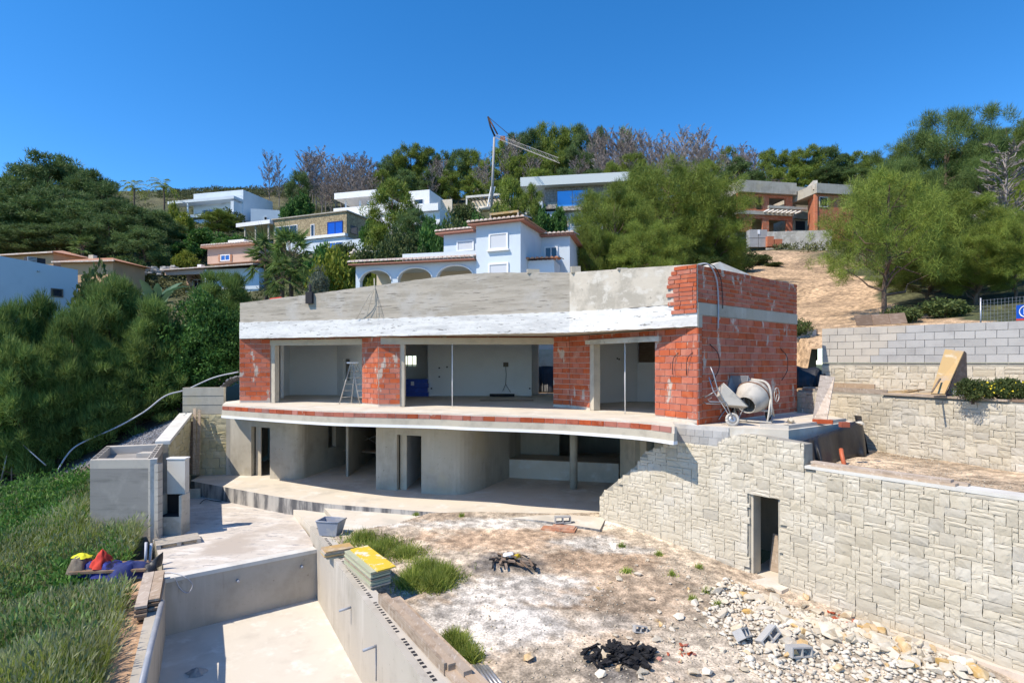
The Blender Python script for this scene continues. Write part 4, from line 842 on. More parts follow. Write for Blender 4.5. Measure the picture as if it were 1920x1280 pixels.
# mesh fence with a blue sign
fn = T('mesh_fence', 'wire mesh fence panel standing behind the block boundary wall at right', 'fence', D(1880, 604, 17.8)); f = Fr(D(1838, 604, 18.6), D(1990, 604, 16.6)); g = G()
for k in range(int(f.L / .1) + 1): tubeg(g, [f.p(k * .1, 0, 1.1), f.p(k * .1, 0, 2.05)], .004, 4)
for k in range(9): tubeg(g, [f.p(0, 0, 1.15 + k * .11), f.p(f.L, 0, 1.15 + k * .11)], .004, 4)
g.build('wire_mesh', mMetal, fn)
for a in (.0, 1.7, 3.4): tube('post', [f.p(a, .02, .9), f.p(a, .02, 2.12)], .025, mMetal, fn, 8)
mSign = M('sign_blue', (.01, .08, .42), (), .4); sg = T('blue_sign', 'blue sign with white circle emblem hung on the mesh fence', 'sign', D(1925, 585, 17.3)); f2 = Fr(f.p(1.03, 0, 0), f.p(1.66, 0, 0))
bx('panel', f2, 0, .62, -.05, -.03, 1.32, 1.78, mSign, sg); bx('red_strip', f2, 0, .62, -.055, -.051, 1.3, 1.36, M('sign_red', (.5, .06, .05)), sg)
cc = [f2.p(.26 + .17 * math.cos(a), -.058, 1.57 + .17 * math.sin(a)) for a in [k * .3 + .9 for k in range(16)]]; tube('white_ring', cc, .016, mWhitePaint, sg, 6); bx('white_letter', f2, .2, .25, -.06, -.052, 1.48, 1.67, mWhitePaint, sg)
# ------------------------------------------------------------------ inside the upper floor
ld = T('stepladder', 'aluminium stepladder splashed with plaster in the left room opening', 'ladder', (-6.7, 23.7, F1))
for s, base in ((0, -.42), (1, .42)):
    for e_ in (0, 1):
        a = Vector((-6.72 + base + e_ * .34, 23.5 + e_ * .55, F1)); b = Vector((-6.66 + .03 * (s * 2 - 1) + e_ * .1, 23.6 + e_ * .3, -.02)); tube('rail', [a, b], .024, mCemCrust, ld, 6)
    for k in range(1, 6):
        t_ = k / 6.2; pa = Vector((-6.72 + base, 23.5, F1)).lerp(Vector((-6.66 + .03 * (s * 2 - 1), 23.6, -.02)), t_); pb = Vector((-6.72 + base + .34, 24.05, F1)).lerp(Vector((-6.56 + .03 * (s * 2 - 1), 23.9, -.02)), t_)
        tube('rung', [pa, pb], .024 if s else .014, mCemCrust, ld, 6)
bx('platform', fr_at(-6.78, 23.55, .9), 0, .42, -.12, .12, -.03, .03, mWhitePaint, ld)
for px, py, Y, lab in ((848, 763, 21.9, 'thin white prop standing in the wide middle opening'), (1172, 771, 18.9, 'thin white prop standing in the right-hand opening')):
    p = D(px, py, Y); o = tube('ceiling_prop', [(p.x, p.y, F1), (p.x, p.y, .72 if Y > 20 else .66)], .018, mWhitePaint, None, 8); tag(o, lab, 'prop')
tp = T('tarp_pile', 'pile of goods under blue plastic sheet in the middle room', 'tarpaulin', (-5.2, 28, F1)); f = Fr(D(752, 742, 28.9), D(803, 742, 28.9))
for k in range(4): bx('wrapped_pack', f, .02 * (k % 2), f.L - .05 * (k % 2), .0, .8, F1 + k * .22, F1 + k * .22 + .21, mBlue, tp)
bx('paper_label', f, .5, .66, -.006, -.002, F1 + .55, F1 + .75, mWhitePaint, tp)
f = Fr(D(900, 748, 25.5), D(1000, 748, 25.5)); tag(bx('floor_plank', f, 0, 2.4, 0, .1, F1, F1 + .03, mWoodD), 'dark batten lying on the living room floor', 'plank')
f = Fr(D(918, 744, 28.6), D(966, 744, 28.6)); tag(bx('dark_box', f, 0, 1.25, 0, .3, F1, F1 + .13, mDark), 'long dark box lying against the living room back wall', 'box')
# scaffold trestle in the lower left room
ts = T('scaffold_trestle', 'work platform on crossed scaffold braces in the lower left room', 'scaffold', (-7.3, 27, F0)); a, b = D(640, 850, 28), D(712, 856, 27)
f = Fr(a, b); bx('platform_board', f, 0, f.L, 0, .5, -4.32, -4.25, mWood, ts)
for k in (0, f.L): tube('trestle_leg', [f.p(k, .25, -4.32), f.p(k - .1, .05, F0)], .025, mRust, ts, 6); tube('trestle_leg', [f.p(k, .25, -4.32), f.p(k + .1, .45, F0)], .025, mRust, ts, 6)
tube('cross_brace', [f.p(.0, .55, -3.2), f.p(f.L, .55, -4.2)], .02, mMetal, ts, 6); tube('cross_brace', [f.p(0, .55, -4.2), f.p(f.L, .55, -3.3)], .02, mMetal, ts, 6)
# ------------------------------------------------------------------ odds and ends on the roof
def ztop(p, i): return RZ[i]
p = onA(703); ms = T('wire_mast', 'thin mast with slack guy wires on the concrete parapet', 'mast', (p.x, p.y, 2.8)); tube('pole', [(p.x, p.y + .05, 1.75), (p.x - .02, p.y - .02, 3.25)], .022, mConc, ms, 6)
for dx, zz in ((-.75, 1.72), (-.35, 1.72), (.33, 1.72), (.1, 1.72)): tube('guy_wire', curve([(p.x, p.y - .03, 2.9), (p.x + dx * .35, p.y - .12, 2.45), (p.x + dx, p.y - .08 - dx * .35, zz)], 6), .011, mConc, ms, 5)
p = onA(583); bm_ = T('black_bracket', 'black bracket hung over the left part of the concrete parapet', 'bracket', (p.x, p.y, 2.6)); f = Fr(p - V2(.15, -.05), p + V2(.15, -.05)); bx('body', f, 0, .3, -.14, -.02, 2.38, 2.85, mDark, bm_); tube('arm', [(p.x, p.y, 2.6), (p.x - .05, p.y, 3.15)], .05, mDark, bm_, 6)
p = onA(516); hp = piece('red_bag', rock_mesh(77, mRed, 26, .5), (p.x, p.y + .6, 2.68), (0, 0, .2), (1.0, .5, .5)); tag(hp, 'red bag lying behind the low left end of the parapet', 'bag')
for px, t_, lab in ((1000, 0, 'low pale block lying on the concrete parapet in front of the villa'), (1080, 1, 'pale block standing on the parapet at its bend'), (1168, 2, 'flat stone scrap on the plastered parapet')):
    p = onA(px) if px < 1068 else None
    if p is None: k = (px - 960) / FL; d = B2 - K2; t2_ = (k * K2.y - K2.x) / (d.x - k * d.y); p = K2 + d * t2_; zt = 3.06 + (2.78 - 3.06) * t2_
    else: zt = 3.13
    s = ((.42, .2, .14), (.3, .22, .22), (.3, .15, .06))[t_]; o = piece('parapet_block', unitbox(mRock, .05, 8), (p.x, p.y + .12, zt + s[2] / 2 - .01), (0, 0, .1), s); tag(o, lab, 'block')
for k, (a0, lab) in enumerate(((.25, 'pale grey cable looping over the brick corner of the roof'), (.5, 'second pale cable hanging down the red side wall'))):
    q = [fs_.p(a0 - .1, .25, 2.78), fs_.p(a0 + .25, .0, 2.84), fs_.p(a0 + .6, -.06, 2.5), fs_.p(a0 + .75, -.05, 1.9), fs_.p(a0 + .75, -.05, 1.0 + k * .6)]
    o = tube('roof_cable', curve(q, 6), .022 if k == 0 else .012, mHose if k == 0 else mDark, None, 7); tag(o, lab, 'cable')
for a, z, lab in ((.6, .2, 'dark wire bowing out near the front edge of the side wall'), (5.0, .15, 'dark wire bowing out near the rear of the side wall')):
    o = tube('wire_loop', curve([fs_.p(a, -.01, z + .35), fs_.p(a + .28, -.12, z + .05), fs_.p(a + .3, -.12, z - .4), fs_.p(a + .1, -.02, z - .75)], 6), .012, mDark, None, 5); tag(o, lab, 'wire')
f3 = Fr(q9, B2)
for a, lab in ((1.0, 'bent dark wire on the sunlit brick beside the right opening'), (1.55, 'straight dark wire hanging on the brick near the house corner')):
    o = tube('wire_loop', curve([f3.p(a, -.02, .3), f3.p(a - .12, -.1, .1), f3.p(a - .2, -.06, -.35)], 5), .011, mDark, None, 5); tag(o, lab, 'wire')
rs = T('roof_dormer', 'small grey gabled skylight rising behind the brick side parapet', 'skylight', (7.3, 19, 2.6)); a, b, c_ = D(1312, 507, 20.2), D(1404, 514, 21.6), D(1350, 491, 21)
mk('gable', [a, b, c_, a + Vector((-.9, 2.2, 0)), b + Vector((-.9, 2.2, 0)), c_ + Vector((-.9, 2.2, 0)), a - Vector((0, 0, 1)), b - Vector((0, 0, 1))], [(0, 6, 7, 1), (0, 1, 2), (0, 2, 5, 3), (2, 1, 4, 5)], mConcLt, rs)
# ------------------------------------------------------------------ left: boards, hose, fence posts
for k, (px0, px1, pyb, pxt, pyt) in enumerate(((353, 361, 892, 357, 790), (361, 367, 893, 362, 765), (367, 373, 893, 371, 768))):
    a, b = D(px0, pyb - 3, 24.55), D(px1, pyb - 3, 24.55); wv = b - a; c_ = D(pxt, pyt, 25.1)
    slab_q('leaning_board', [a, b, c_ + wv * .9, c_], (mWoodD, mWood, mWood)[k], ('dark wide board', 'pale middle board', 'pale outer board')[k] + ' leaning in the corner by the yellow stone wall', 'board', -.03)
hz = [(447, 697, 26.3), (400, 708, 26), (350, 730, 25.6), (310, 742, 25.2), (270, 772, 24.8), (220, 800, 24.4), (170, 822, 24), (140, 838, 23.7), (122, 858, 23.4), (108, 882, 23)]
pts = []
for px, py, Y in hz: p = D(px, py, Y); pts.append(Vector((p.x, p.y, max(p.z, th1(p.x, p.y) + .03))))
o = tube('white_hose', curve(pts, 6), .032, mHose, None, 8); tag(o, 'pale corrugated hose running down the shaded slope', 'hose')
for k, (px, pyt, pyb, Y) in enumerate(((22, 815, 905, 23.2), (146, 735, 825, 25.6), (254, 708, 772, 26.2), (339, 708, 735, 27), (58, 795, 880, 24.2))):
    p = D(px, pyb, Y); z = th1(p.x, p.y); o = tube('fence_post', [(p.x, p.y, z - .1), (p.x, p.y, (HY - pyt) * Y / FL)], .03, mMetal, None, 6); tag(o, ('braced steel fence post at the left edge of the hedge', 'lone steel post in front of the dark hedge', 'thin steel post above the hose', 'short steel post near the block parapet', 'thin leaning post beside the braced one')[k], 'post')
p = D(22, 815, 23.2); q_ = D(86, 872, 22.6); o = tube('post_brace', [p, q_], .025, mMetal, None, 6); tag(o, 'diagonal steel brace from fence post down to the weeds', 'brace')
q_ = D(2, 900, 22.6); o = tube('post_brace', [p, q_], .025, mMetal, None, 6); tag(o, 'second diagonal brace on the left of the fence post', 'brace')
# ------------------------------------------------------------------ around the pool
def stackf(name, label, cat, f, L, W, n, t, mats, parent=None, z=0, jit=.04, pname='panel', cols=1, group=None):
    o = T(name, label, cat, f.p(L / 2, W / 2, z), group)
    for k in range(n):
        for c_ in range(cols):
            j0, j1, j2 = (rnd.uniform(-jit, jit) for _ in range(3)); w_ = W / cols
            bx(pname, f, j0, L + j1, c_ * w_ + j2 * .4, (c_ + 1) * w_ - .012 + j2 * .4, z + k * t, z + k * t + t - .006, mats[k % len(mats)] if k < n - 1 else mats[-1], o)
    return o
tubT = T('mortar_tub', 'grey plastic mortar tub standing on the end of the pool wall', 'tub', (-5.5, 17.2, RZT)); f = fr_at(-5.86, 16.98, R(-12)); g = G(); h_ = .44; b_ = f.hx(.08, .62, .07, .43, RZT, RZT); t_ = f.hx(0, .72, 0, .52, RZT + h_, RZT + h_)
o = mk('bucket', [b_[0], b_[1], b_[2], b_[3], t_[4], t_[5], t_[6], t_[7]], [(0, 3, 2, 1), (0, 1, 5, 4), (1, 2, 6, 5), (2, 3, 7, 6), (3, 0, 4, 7)], mTub, tubT); s = o.modifiers.new('t', 'SOLIDIFY'); s.thickness = .02; s.offset = -1
tube('rim', [t_[4], t_[5], t_[6], t_[7], t_[4]], .022, mTub, tubT, 6)
o = stackf('board_stack', 'small stack of yellowish boards next to the mortar tub', 'board stack', Fr(U(664, 1028, -5.0), U(618, 1036, -5.0), False), .75, .5, 6, .035, [mGreenEdge, mWood, mWoodO], z=RZT, pname='board')
fp = Fr(U(647, 1029, -4.75), U(698, 1071, -4.75)); fp.w = Vector((.75, .66, 0)).normalized(); fp.o -= fp.w * .02
o = stackf('panel_stack', 'tall stack of green-edged formwork panels topped by a yellow panel on the pool wall', 'panel stack', fp, 1.85, .52, 11, .036, [mGreenEdge, mWood, mGreenEdge, mGreenEdge], z=RZT)
bx('yellow_top_panel', fp, .1, 1.95, .13, .6, RZT + 11 * .036, RZT + 11 * .036 + .03, mYellow, o)
fq_ = Fr(U(709, 1113, -4.98), U(838, 1250, -4.98)); fq_.w = Vector((.86, .5, 0))
o = T('plank_stack', 'stack of long pale planks along the top of the pool wall', 'plank stack', fq_.p(1.5, .1, RZT))
for a0, a1, b0, b1, z0, z1 in ((0, 3.35, 0, .05, 0, .2), (.02, 3.4, .055, .18, .0, .19), (.3, 3.7, .185, .34, 0, .17), (.1, 5, .35, .46, 0, .09), (3.0, 6, .02, .2, 0, .08), (3.3, 6.2, .21, .34, 0, .1)): bx('plank', fq_, a0, a1, b0, b1, RZT + z0, RZT + z1, mWood, o)
fg = Fr(U(276, 1070, -5.3), U(258, 1140, -5.3)); fg.w = Vector((.88, .476, 0))
o = T('plank_stack', 'untidy stack of old planks left of the pool, boards sticking out', 'plank stack', fg.p(1.2, .2, -6))
for k in range(8):
    for c_ in (0, 1): j = rnd.uniform(0, .35) * (1 if k < 7 else 0); bx('plank', fg, -j * .4, 2.3 + rnd.uniform(-.15, .25) - k * .03, -.05 + c_ * .22 + rnd.uniform(-.03, .03), .155 + c_ * .22, -5.98 + k * .085, -5.98 + k * .085 + .055, mWood if k % 3 else mWoodD, o)
o = tube('pvc_pipe', [U(304, 1128, -5.47), U(284, 1205, -5.5), U(262, 1300, -5.52)], .06, mPvc, None, 12); tag(o, 'long grey PVC pipe lying beside the left pool wall', 'pipe')
pa = T('wooden_pallet', 'grey slatted wooden pallet lying on the pool deck', 'pallet', U(330, 1015, DZ)); f = Fr(U(293, 1031, DZ), U(377, 1017, DZ)); L_ = f.L; 
mPal = M('pallet_wood', (.5, .45, .38), [((.38, .33, .27), 6, I3, .45, .7)], .9, (), .08)
for k in range(9): bx('deck_slat', f, 0, L_, k * .085, k * .085 + .07, DZ + .115, DZ + .135, mPal, pa)
for a in (0, L_ / 2 - .06, L_ - .12): bx('bearer', f, a, a + .12, 0, .75, DZ + .022, DZ + .113, mPal, pa)
for b in (0, .33, .65): bx('base_slat', f, 0, L_, b, b + .1, DZ + .001, DZ + .02, mPal, pa)
def heap(name, c, rx, ry, h, mat, label, cat, seed, rz=0, sharp=1.3, parent=None):
    r = np.random.default_rng(seed); n, m = 26, 11; vs = []; fs = []; ph = r.uniform(0, 6.3, 8); ca, sa = math.cos(rz), math.sin(rz)
    for j in range(m + 1):
        t = j / m
        for k in range(n):
            a = 2 * math.pi * k / n; w_ = 1 + .16 * math.sin(3 * a + ph[0]) + .12 * math.sin(5 * a + ph[1] + t * 3) + .09 * math.sin(9 * a + ph[2] - t * 4)
            z = h * (1 - t ** sharp) + .05 * h * math.sin(7 * a + ph[3] + 5 * t) * t + .09 * h * math.sin(4 * a + ph[4] + 9 * t) * t * (1 - t) * 3
            x, y = t * rx * w_ * math.cos(a), t * ry * w_ * math.sin(a); vs.append((c[0] + x * ca - y * sa, c[1] + x * sa + y * ca, c[2] + max(z, 0 if t > .98 else z)))
    for j in range(m):
        for k in range(n): fs.append((j * n + k, (j + 1) * n + k, (j + 1) * n + (k + 1) % n, j * n + (k + 1) % n))
    o = mk(name, vs, fs, mat, parent, True)
    return tag(o, label, cat) if label else o
zt_ = -5.45
tb = T('slab_table', 'makeshift table of slabs carrying crumpled sheets in the grass', 'table', (-10.7, 15.3, -6.3)); f = fr_at(-11.6, 15.1, .12); bx('table_top', f, 0, 1.9, -.3, .45, zt_ - .06, zt_, mWoodD, tb); bx('leg', f, .45, .8, -.2, .3, -6.5, zt_ - .061, mBlock, tb); bx('leg', f, 1.5, 1.75, -.2, .3, -6.5, zt_ - .061, mBlock, tb)
heap('blue_sheet', (-10.95, 15.25, zt_ - .2), .7, .4, .36, M('blue_cloth', (.02, .03, .2), [((.02, .05, .36), 3, I3, .5, .62), ((.015, .015, .05), 4, I3, .5, .6)], .7, [(9, .5, .03)]), 'crumpled blue sheet spread over the slab table in the grass', 'sheet', 1, 0, 3.2)
heap('dark_sheet', (-10.2, 15.2, zt_ - .25), .62, .4, .38, mNavy, 'dark navy sheet at the right end of the slab table', 'sheet', 2, .3, 3.)
heap('red_sheet', (-10.95, 15.2, zt_ + .02), .32, .24, .46, mRed, 'bright red cloth peak on top of the blue sheet', 'cloth', 3, .4, 1.1)
heap('brown_cloth', (-11.5, 15.15, zt_ - .1), .32, .28, .4, mTaupe, 'brown cloth bundle at the left end of the slab table', 'cloth', 4, 0, 2.8)
heap('yellow_vest', (-11.5, 15.2, zt_ + .26), .26, .14, .12, mYel, 'bright yellow vest on top of the brown cloth bundle', 'vest', 5)
p = U(238, 1092, -5.9); lathe('green_drum', [(.01, .5), (.26, .48), (.28, .25), (.26, 0)], 16, MX(p.x, p.y, -6.2), M('green_plastic', (.02, .13, .08), (), .5)); tag(bpy.data.objects['green_drum'], 'dark green plastic drum under the slab table', 'drum')
o = tube('white_pipe', [D(273, 1052, 15.4), D(274, 1016, 15.6)], .035, mHose, None, 8); tag(o, 'upright white pipe end beside the deck corner', 'pipe'); o = tube('white_pipe', [D(281, 1052, 15.5), D(284, 1018, 15.7)], .035, mHose, None, 8); tag(o, 'second, slightly tilted white pipe end beside the deck corner', 'pipe')
o = drape('roofing_felt', [U(268, 1058, -5.4), U(285, 1050, -5.3), D(305, 1034, 15.3)], [U(270, 1085, -5.6), U(287, 1072, -5.55), U(302, 1060, -5.5)], mBlackPl, 12, .03, 4); tag(o, 'dark felt sheet curling up at the deck corner', 'sheet')
lp = curve([U(300, 1074, DZ + .02), U(320, 1073, DZ + .02), fe.p(.4, -.06, DZ - .0), fe.p(.6, -.1, DZ - .25), fe.p(.5, -.1, DZ - .45), fe.p(.32, -.08, DZ - .3), fe.p(.2, -.05, DZ + .02)], 6); o = tube('rope_loop', lp, .014, mHose, None, 6); tag(o, 'pale rope loop hanging over the pool edge', 'rope')
p = U(368, 1262, PF); heap('rag', p, .22, .16, .14, M('rag_cloth', (.36, .35, .33), [((.2, .2, .21), 6, I3, .45, .7)], .9), 'crumpled grey rag on the pool floor', 'rag', 9)
lathe('blue_drum', [(.01, .0), (.2, .0), (.2, .5), (.14, .6), (.01, .62)], 16, MX(*D(161, 1000, 18.6)), M('pale_blue_bottle', (.45, .62, .66), (), .3)); tag(bpy.data.objects['blue_drum'], 'pale blue plastic canister half hidden left of the plant room', 'canister')
o = tube('black_cable', curve([U(375, 943, DZ + .02), U(385, 936, DZ + .1), U(400, 938, DZ + .03), U(415, 940, DZ + .02)], 5), .016, mDark, None, 6); tag(o, 'black cable end lying on the deck by the terrace edge', 'cable')
f = Fr(U(347, 935, DZ), U(372, 933, DZ)); tag(bx('cement_block', f, 0, .55, 0, .2, DZ, DZ + .36, mJamb), 'beige block standing between barbecue and terrace edge', 'block')
# ------------------------------------------------------------------ yard: tiles, heaps, rubble
p = yp(1048, 996); tl = T('tile_slab', 'reddish tile slab with raised corner near the terrace edge', 'slab', p); f = Fr(yp(1014, 993), yp(1071, 998)); 
for a0, a1, b0, b1, z in ((0, .62, 0, .38, 0), (.64, 1.05, -.05, .4, .02), (.3, 1.0, .05, .45, .05)): bx('tile', f, a0, a1, b0, b1, p.z + .0 + z, p.z + .05 + z, mTile, tl)
def hollow_block(label, loc, rot, group=None):
    t = T('hollow_block', label, 'block', (0, 0, 0)); g = G(); L2, W2, H2 = .25, .1, .1; f = fr_at(0, 0, 0)
    for a0, a1, b0, b1 in ((-L2, L2, -W2, -W2 + .03), (-L2, L2, W2 - .03, W2), (-L2, -L2 + .03, -W2 + .03, W2 - .03), (L2 - .03, L2, -W2 + .03, W2 - .03), (-.015, .015, -W2 + .03, W2 - .03)):
        g.hexa([Vector((x, y, z)) for z in (-H2, H2) for x, y in ((a0, b0), (a1, b0), (a1, b1), (a0, b1))])
    g.build('shell', mBlock, t); t.location = loc; t.rotation_euler = rot; return t
p = yp(1055, 985); hollow_block('grey hollow block standing on the reddish tile slab', (p.x, p.y, p.z + .2), (R(90), 0, .1))
for px, py, rot, lab in ((1392, 1200, (.9, .3, .9), 'grey hollow block tilted at the left of the three blocks in the rubble'), (1440, 1205, (1.2, -.5, .5), 'grey hollow block standing in the middle of the three rubble blocks'), (1498, 1232, (1.45, .12, .3), 'grey hollow block lying at the right of the three rubble blocks'), (1200, 1183, (1.3, .2, .2), 'small grey block half buried behind the charred heap')):
    p = yp(px, py); o = hollow_block(lab, (p.x, p.y, p.z + (.13 if px > 1300 else .05)), rot)
    if px < 1300: o.scale = (.55, .7, .7)
ch = T('charred_wood_heap', 'black heap of charred timber in the foreground yard', 'charcoal', yp(1165, 1232)); c0_ = yp(1165, 1232)
for k in range(130):
    a = rnd.uniform(0, 6.28); rr = min(.62, abs(rnd.gauss(0, .36))); x, y = c0_.x + rr * math.cos(a) * 1.15, c0_.y + rr * math.sin(a) * .75; L_ = rnd.uniform(.08, .3)
    piece('charred_stick', unitbox(mChar, .12, rnd.randrange(5)), (x, y, c0_.z + .02 + max(0, .2 - rr * .25) * rnd.random()), (rnd.uniform(-.3, .3), rnd.uniform(-.3, .3), rnd.uniform(0, 3.1)), (L_, rnd.uniform(.03, .09), rnd.uniform(.02, .06)), ch)
c0_ = yp(955, 1055); tr_ = T('bonfire_heap', 'half burnt heap of sticks and rubbish near the grass clump', 'rubbish heap', c0_)
for k in range(45):
    a = rnd.uniform(0, 6.28); rr = min(.7, abs(rnd.gauss(0, .36))); x, y = c0_.x + rr * math.cos(a) * 1.2, c0_.y + rr * math.sin(a) * .8
    piece('burnt_stick', unitbox(mWoodD if k % 3 else mChar, .1, rnd.randrange(5)), (x, y, c0_.z + .03 + max(0, .22 - rr * .3) * rnd.random()), (rnd.uniform(-.2, .2), rnd.uniform(-.22, .22), rnd.uniform(0, 3.1)), (rnd.uniform(.1, .5), rnd.uniform(.025, .06), rnd.uniform(.02, .05)), tr_)
piece('white_bag', rock_mesh(31, M('white_plastic', (.7, .7, .7), (), .4), 22, .6), (c0_.x - .02, c0_.y - .02, c0_.z + .22), (0, 0, .3), (.42, .34, .26), tr_); piece('yellow_bag', rock_mesh(32, M('yellow_plastic', (.5, .36, .03), (), .4), 22, .7), (c0_.x + .2, c0_.y - .08, c0_.z + .2), (0, 0, .9), (.28, .2, .24), tr_)
# rubble
RK = [rock_mesh(k, mRock, 13, .72) for k in range(10)]; RKO = [rock_mesh(20 + k, mRockO, 14, .75) for k in range(4)]; RKR = [rock_mesh(30 + k, mBrickE, 10, .5) for k in range(4)]
def rub(px, py, s, me, label, group, cat='stone'):
    p = yp(px, py); o = piece('rubble_stone', me, (p.x, p.y, p.z + s * .14), (rnd.uniform(-.4, .4), rnd.uniform(-.4, .4), rnd.uniform(0, 6.28)), (s * rnd.uniform(.85, 1.3), s * rnd.uniform(.7, 1), s * rnd.uniform(.55, .8))); return tag(o, label, cat, group)
def inwall(px, py): p = yp(px, py); s = s_at(WW, px); q, _ = along(WW, s); return p.y > q.y - .25
big = (('large pale boulder slab leaning on the footing at right', 1745, 1180, .75, 0), ('big pink-grey boulder against the wall footing', 1690, 1178, .6, 0), ('white boulder left of the big pink-grey boulder', 1622, 1178, .48, 0), ('ochre boulder in the middle of the right rubble', 1648, 1222, .36, 1), ('first of the ochre boulders in a row near the right bottom', 1675, 1240, .36, 1), ('second ochre boulder, touching the first in the row', 1700, 1258, .38, 1), ('dark ochre boulder at the front of the right rubble', 1572, 1258, .36, 1), ('long yellowish stone block below the doorway sill', 1418, 1125, .5, 0), ('pale round boulder near the right bottom corner', 1752, 1268, .42, 0), ('lone pale stone in the middle of the dirt yard', 1160, 1086, .28, 0), ('upright pale stone beside the green tuft in the yard', 1195, 1078, .3, 0), ('pale stone right in front of the charred heap', 1203, 1262, .3, 0), ('ochre stone left of the charred heap', 992, 1236, .36, 1), ('grey stone at the bottom edge right of the charred heap', 1328, 1262, .34, 0), ('white stone pair member near the bottom edge, left one', 1300, 1262, .3, 0), ('ochre stone lying against the footing at centre right', 1512, 1122, .3, 1))
for lab, px, py, s, o_ in big: rub(px, py, s, (RKO if o_ else RK)[rnd.randrange(4)], lab, None)
cnt = 0
for (cx, cy, sx_, sy_, n, s0, s1) in ((1450, 1135, 55, 18, 50, .12, .34), (1640, 1190, 100, 24, 105, .14, .42), (1800, 1225, 80, 22, 45, .14, .38), (1250, 1170, 45, 30, 28, .08, .22), (1000, 1250, 60, 20, 24, .08, .24), (1400, 1240, 90, 25, 30, .08, .2), (1150, 1100, 120, 40, 16, .06, .16)):
    for k in range(n):
        for _ in range(20):
            px, py = rnd.gauss(cx, sx_), rnd.gauss(cy, sy_)
            if 880 < px < 1925 and 1040 < py < 1285 and not inwall(px, py): break
        else: continue
        lab = 'pale broken stone ' + ('in the bottom right rubble below the stone wall' if px > 1560 else 'in the rubble in front of the doorway' if px > 1350 and py < 1190 else 'around the grey hollow blocks' if px > 1330 else 'right of the charred heap' if px > 1180 else 'left of the charred heap and in the dirt behind it')
        rub(px, py, rnd.uniform(s0, s1) * (1.15 if rnd.random() < .75 else 1.5), (RK if rnd.random() < .86 else RKO)[rnd.randrange(4)], lab, lab.replace('pale broken stone', 'stones')); cnt += 1
for k in range(34):
    cx, cy = rnd.choice(((1275, 1215), (1570, 1150), (1265, 1225), (1600, 1160))); px, py = rnd.gauss(cx, 22), rnd.gauss(cy, 10)
    if inwall(px, py): continue
    rub(px, py, rnd.uniform(.08, .2), RKR[rnd.randrange(4)], 'broken red brick fragment in the rubble', 'red brick fragments', 'brick fragment')
def scatter(name, X, Y, Z, S, tmpl, mat):
    V = np.array([v.co[:] for v in tmpl.vertices]); tr = []
    tmpl.calc_loop_triangles(); Ft = np.array([t.vertices[:] for t in tmpl.loop_triangles]); n = len(X); r = np.random.default_rng(len(X)); a = r.uniform(0, 6.28, n); ca, sa = np.cos(a)[:, None], np.sin(a)[:, None]; st = r.uniform(.6, 1.3, (n, 3))
    vx, vy, vz = V[None, :, 0] * st[:, :1], V[None, :, 1] * st[:, 1:2], V[None, :, 2] * st[:, 2:] * .7
    W3 = np.stack([(vx * ca - vy * sa) * S[:, None] + X[:, None], (vx * sa + vy * ca) * S[:, None] + Y[:, None], vz * S[:, None] + (Z + S * .15)[:, None]], -1).reshape(-1, 3)
    o = link(name, npmesh(name, W3, (Ft[None] + (np.arange(n) * len(V))[:, None, None]).reshape(-1, 3), mat)); o['kind'] = 'stuff'; return o
YB = [(-3.9, 17.6), (2.4, 17.2), (6.0, 14.9), (9.4, 10.3), (11, 8), (3, 7.2), (-.2, 8.2)]
def sample(poly, n, r):
    P = np.array(poly); lo, hi = P.min(0), P.max(0); q = r.uniform(lo, hi, (n * 4, 2)); q = q[inpoly(q[:, 0], q[:, 1], poly)][:n]; return q[:, 0], q[:, 1]
r_ = np.random.default_rng(5); X, Y = sample(YB, 9000, r_); dens = np.clip(.12 + (X - 1) * .08 + vnoise(X, Y, 1.5, 41) * .35 + (14 - Y) * .06, .05, 1); kp = r_.random(len(X)) < dens; X, Y = X[kp], Y[kp]
tag(scatter('rubble_gravel', X, Y, yz(X, Y), r_.uniform(.015, .075, len(X)) ** 1.0, RK[2], mRock), 'pale stone chips and gravel strewn over the dirt yard', 'gravel')
X, Y = sample([(5.5, 14.6), (9.2, 9.9), (10.4, 8), (5, 8.5), (4.2, 12.5)], 3600, r_)
tag(scatter('rubble_chips', X, Y, yz(X, Y), r_.uniform(.04, .2, len(X)), RK[5], mRock), 'pale stone rubble chips heaped along the stone wall', 'rubble')
X, Y = sample(gbp, 3000, r_); tag(scatter('bed_gravel', X, Y, np.full(len(X), -2.655), r_.uniform(.012, .05, len(X)), RK[1], mRock), 'beige gravel covering the terrace bed behind the stone wall', 'gravel')
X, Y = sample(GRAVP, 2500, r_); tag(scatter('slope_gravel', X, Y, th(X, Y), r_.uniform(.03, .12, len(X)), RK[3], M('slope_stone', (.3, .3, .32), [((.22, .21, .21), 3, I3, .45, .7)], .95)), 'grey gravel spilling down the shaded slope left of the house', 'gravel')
o = T('steel_tubes', 'bundle of galvanised tubes lying at the bottom edge by the planks', 'tubes', yp(905, 1268))
for k in range(5): a, b = yp(888 + k * 6, 1252), yp(915 + k * 9, 1300); tube('tube', [a + Vector((0, 0, .05)), b + Vector((0, 0, .05))], .03, mMetal, o, 8)
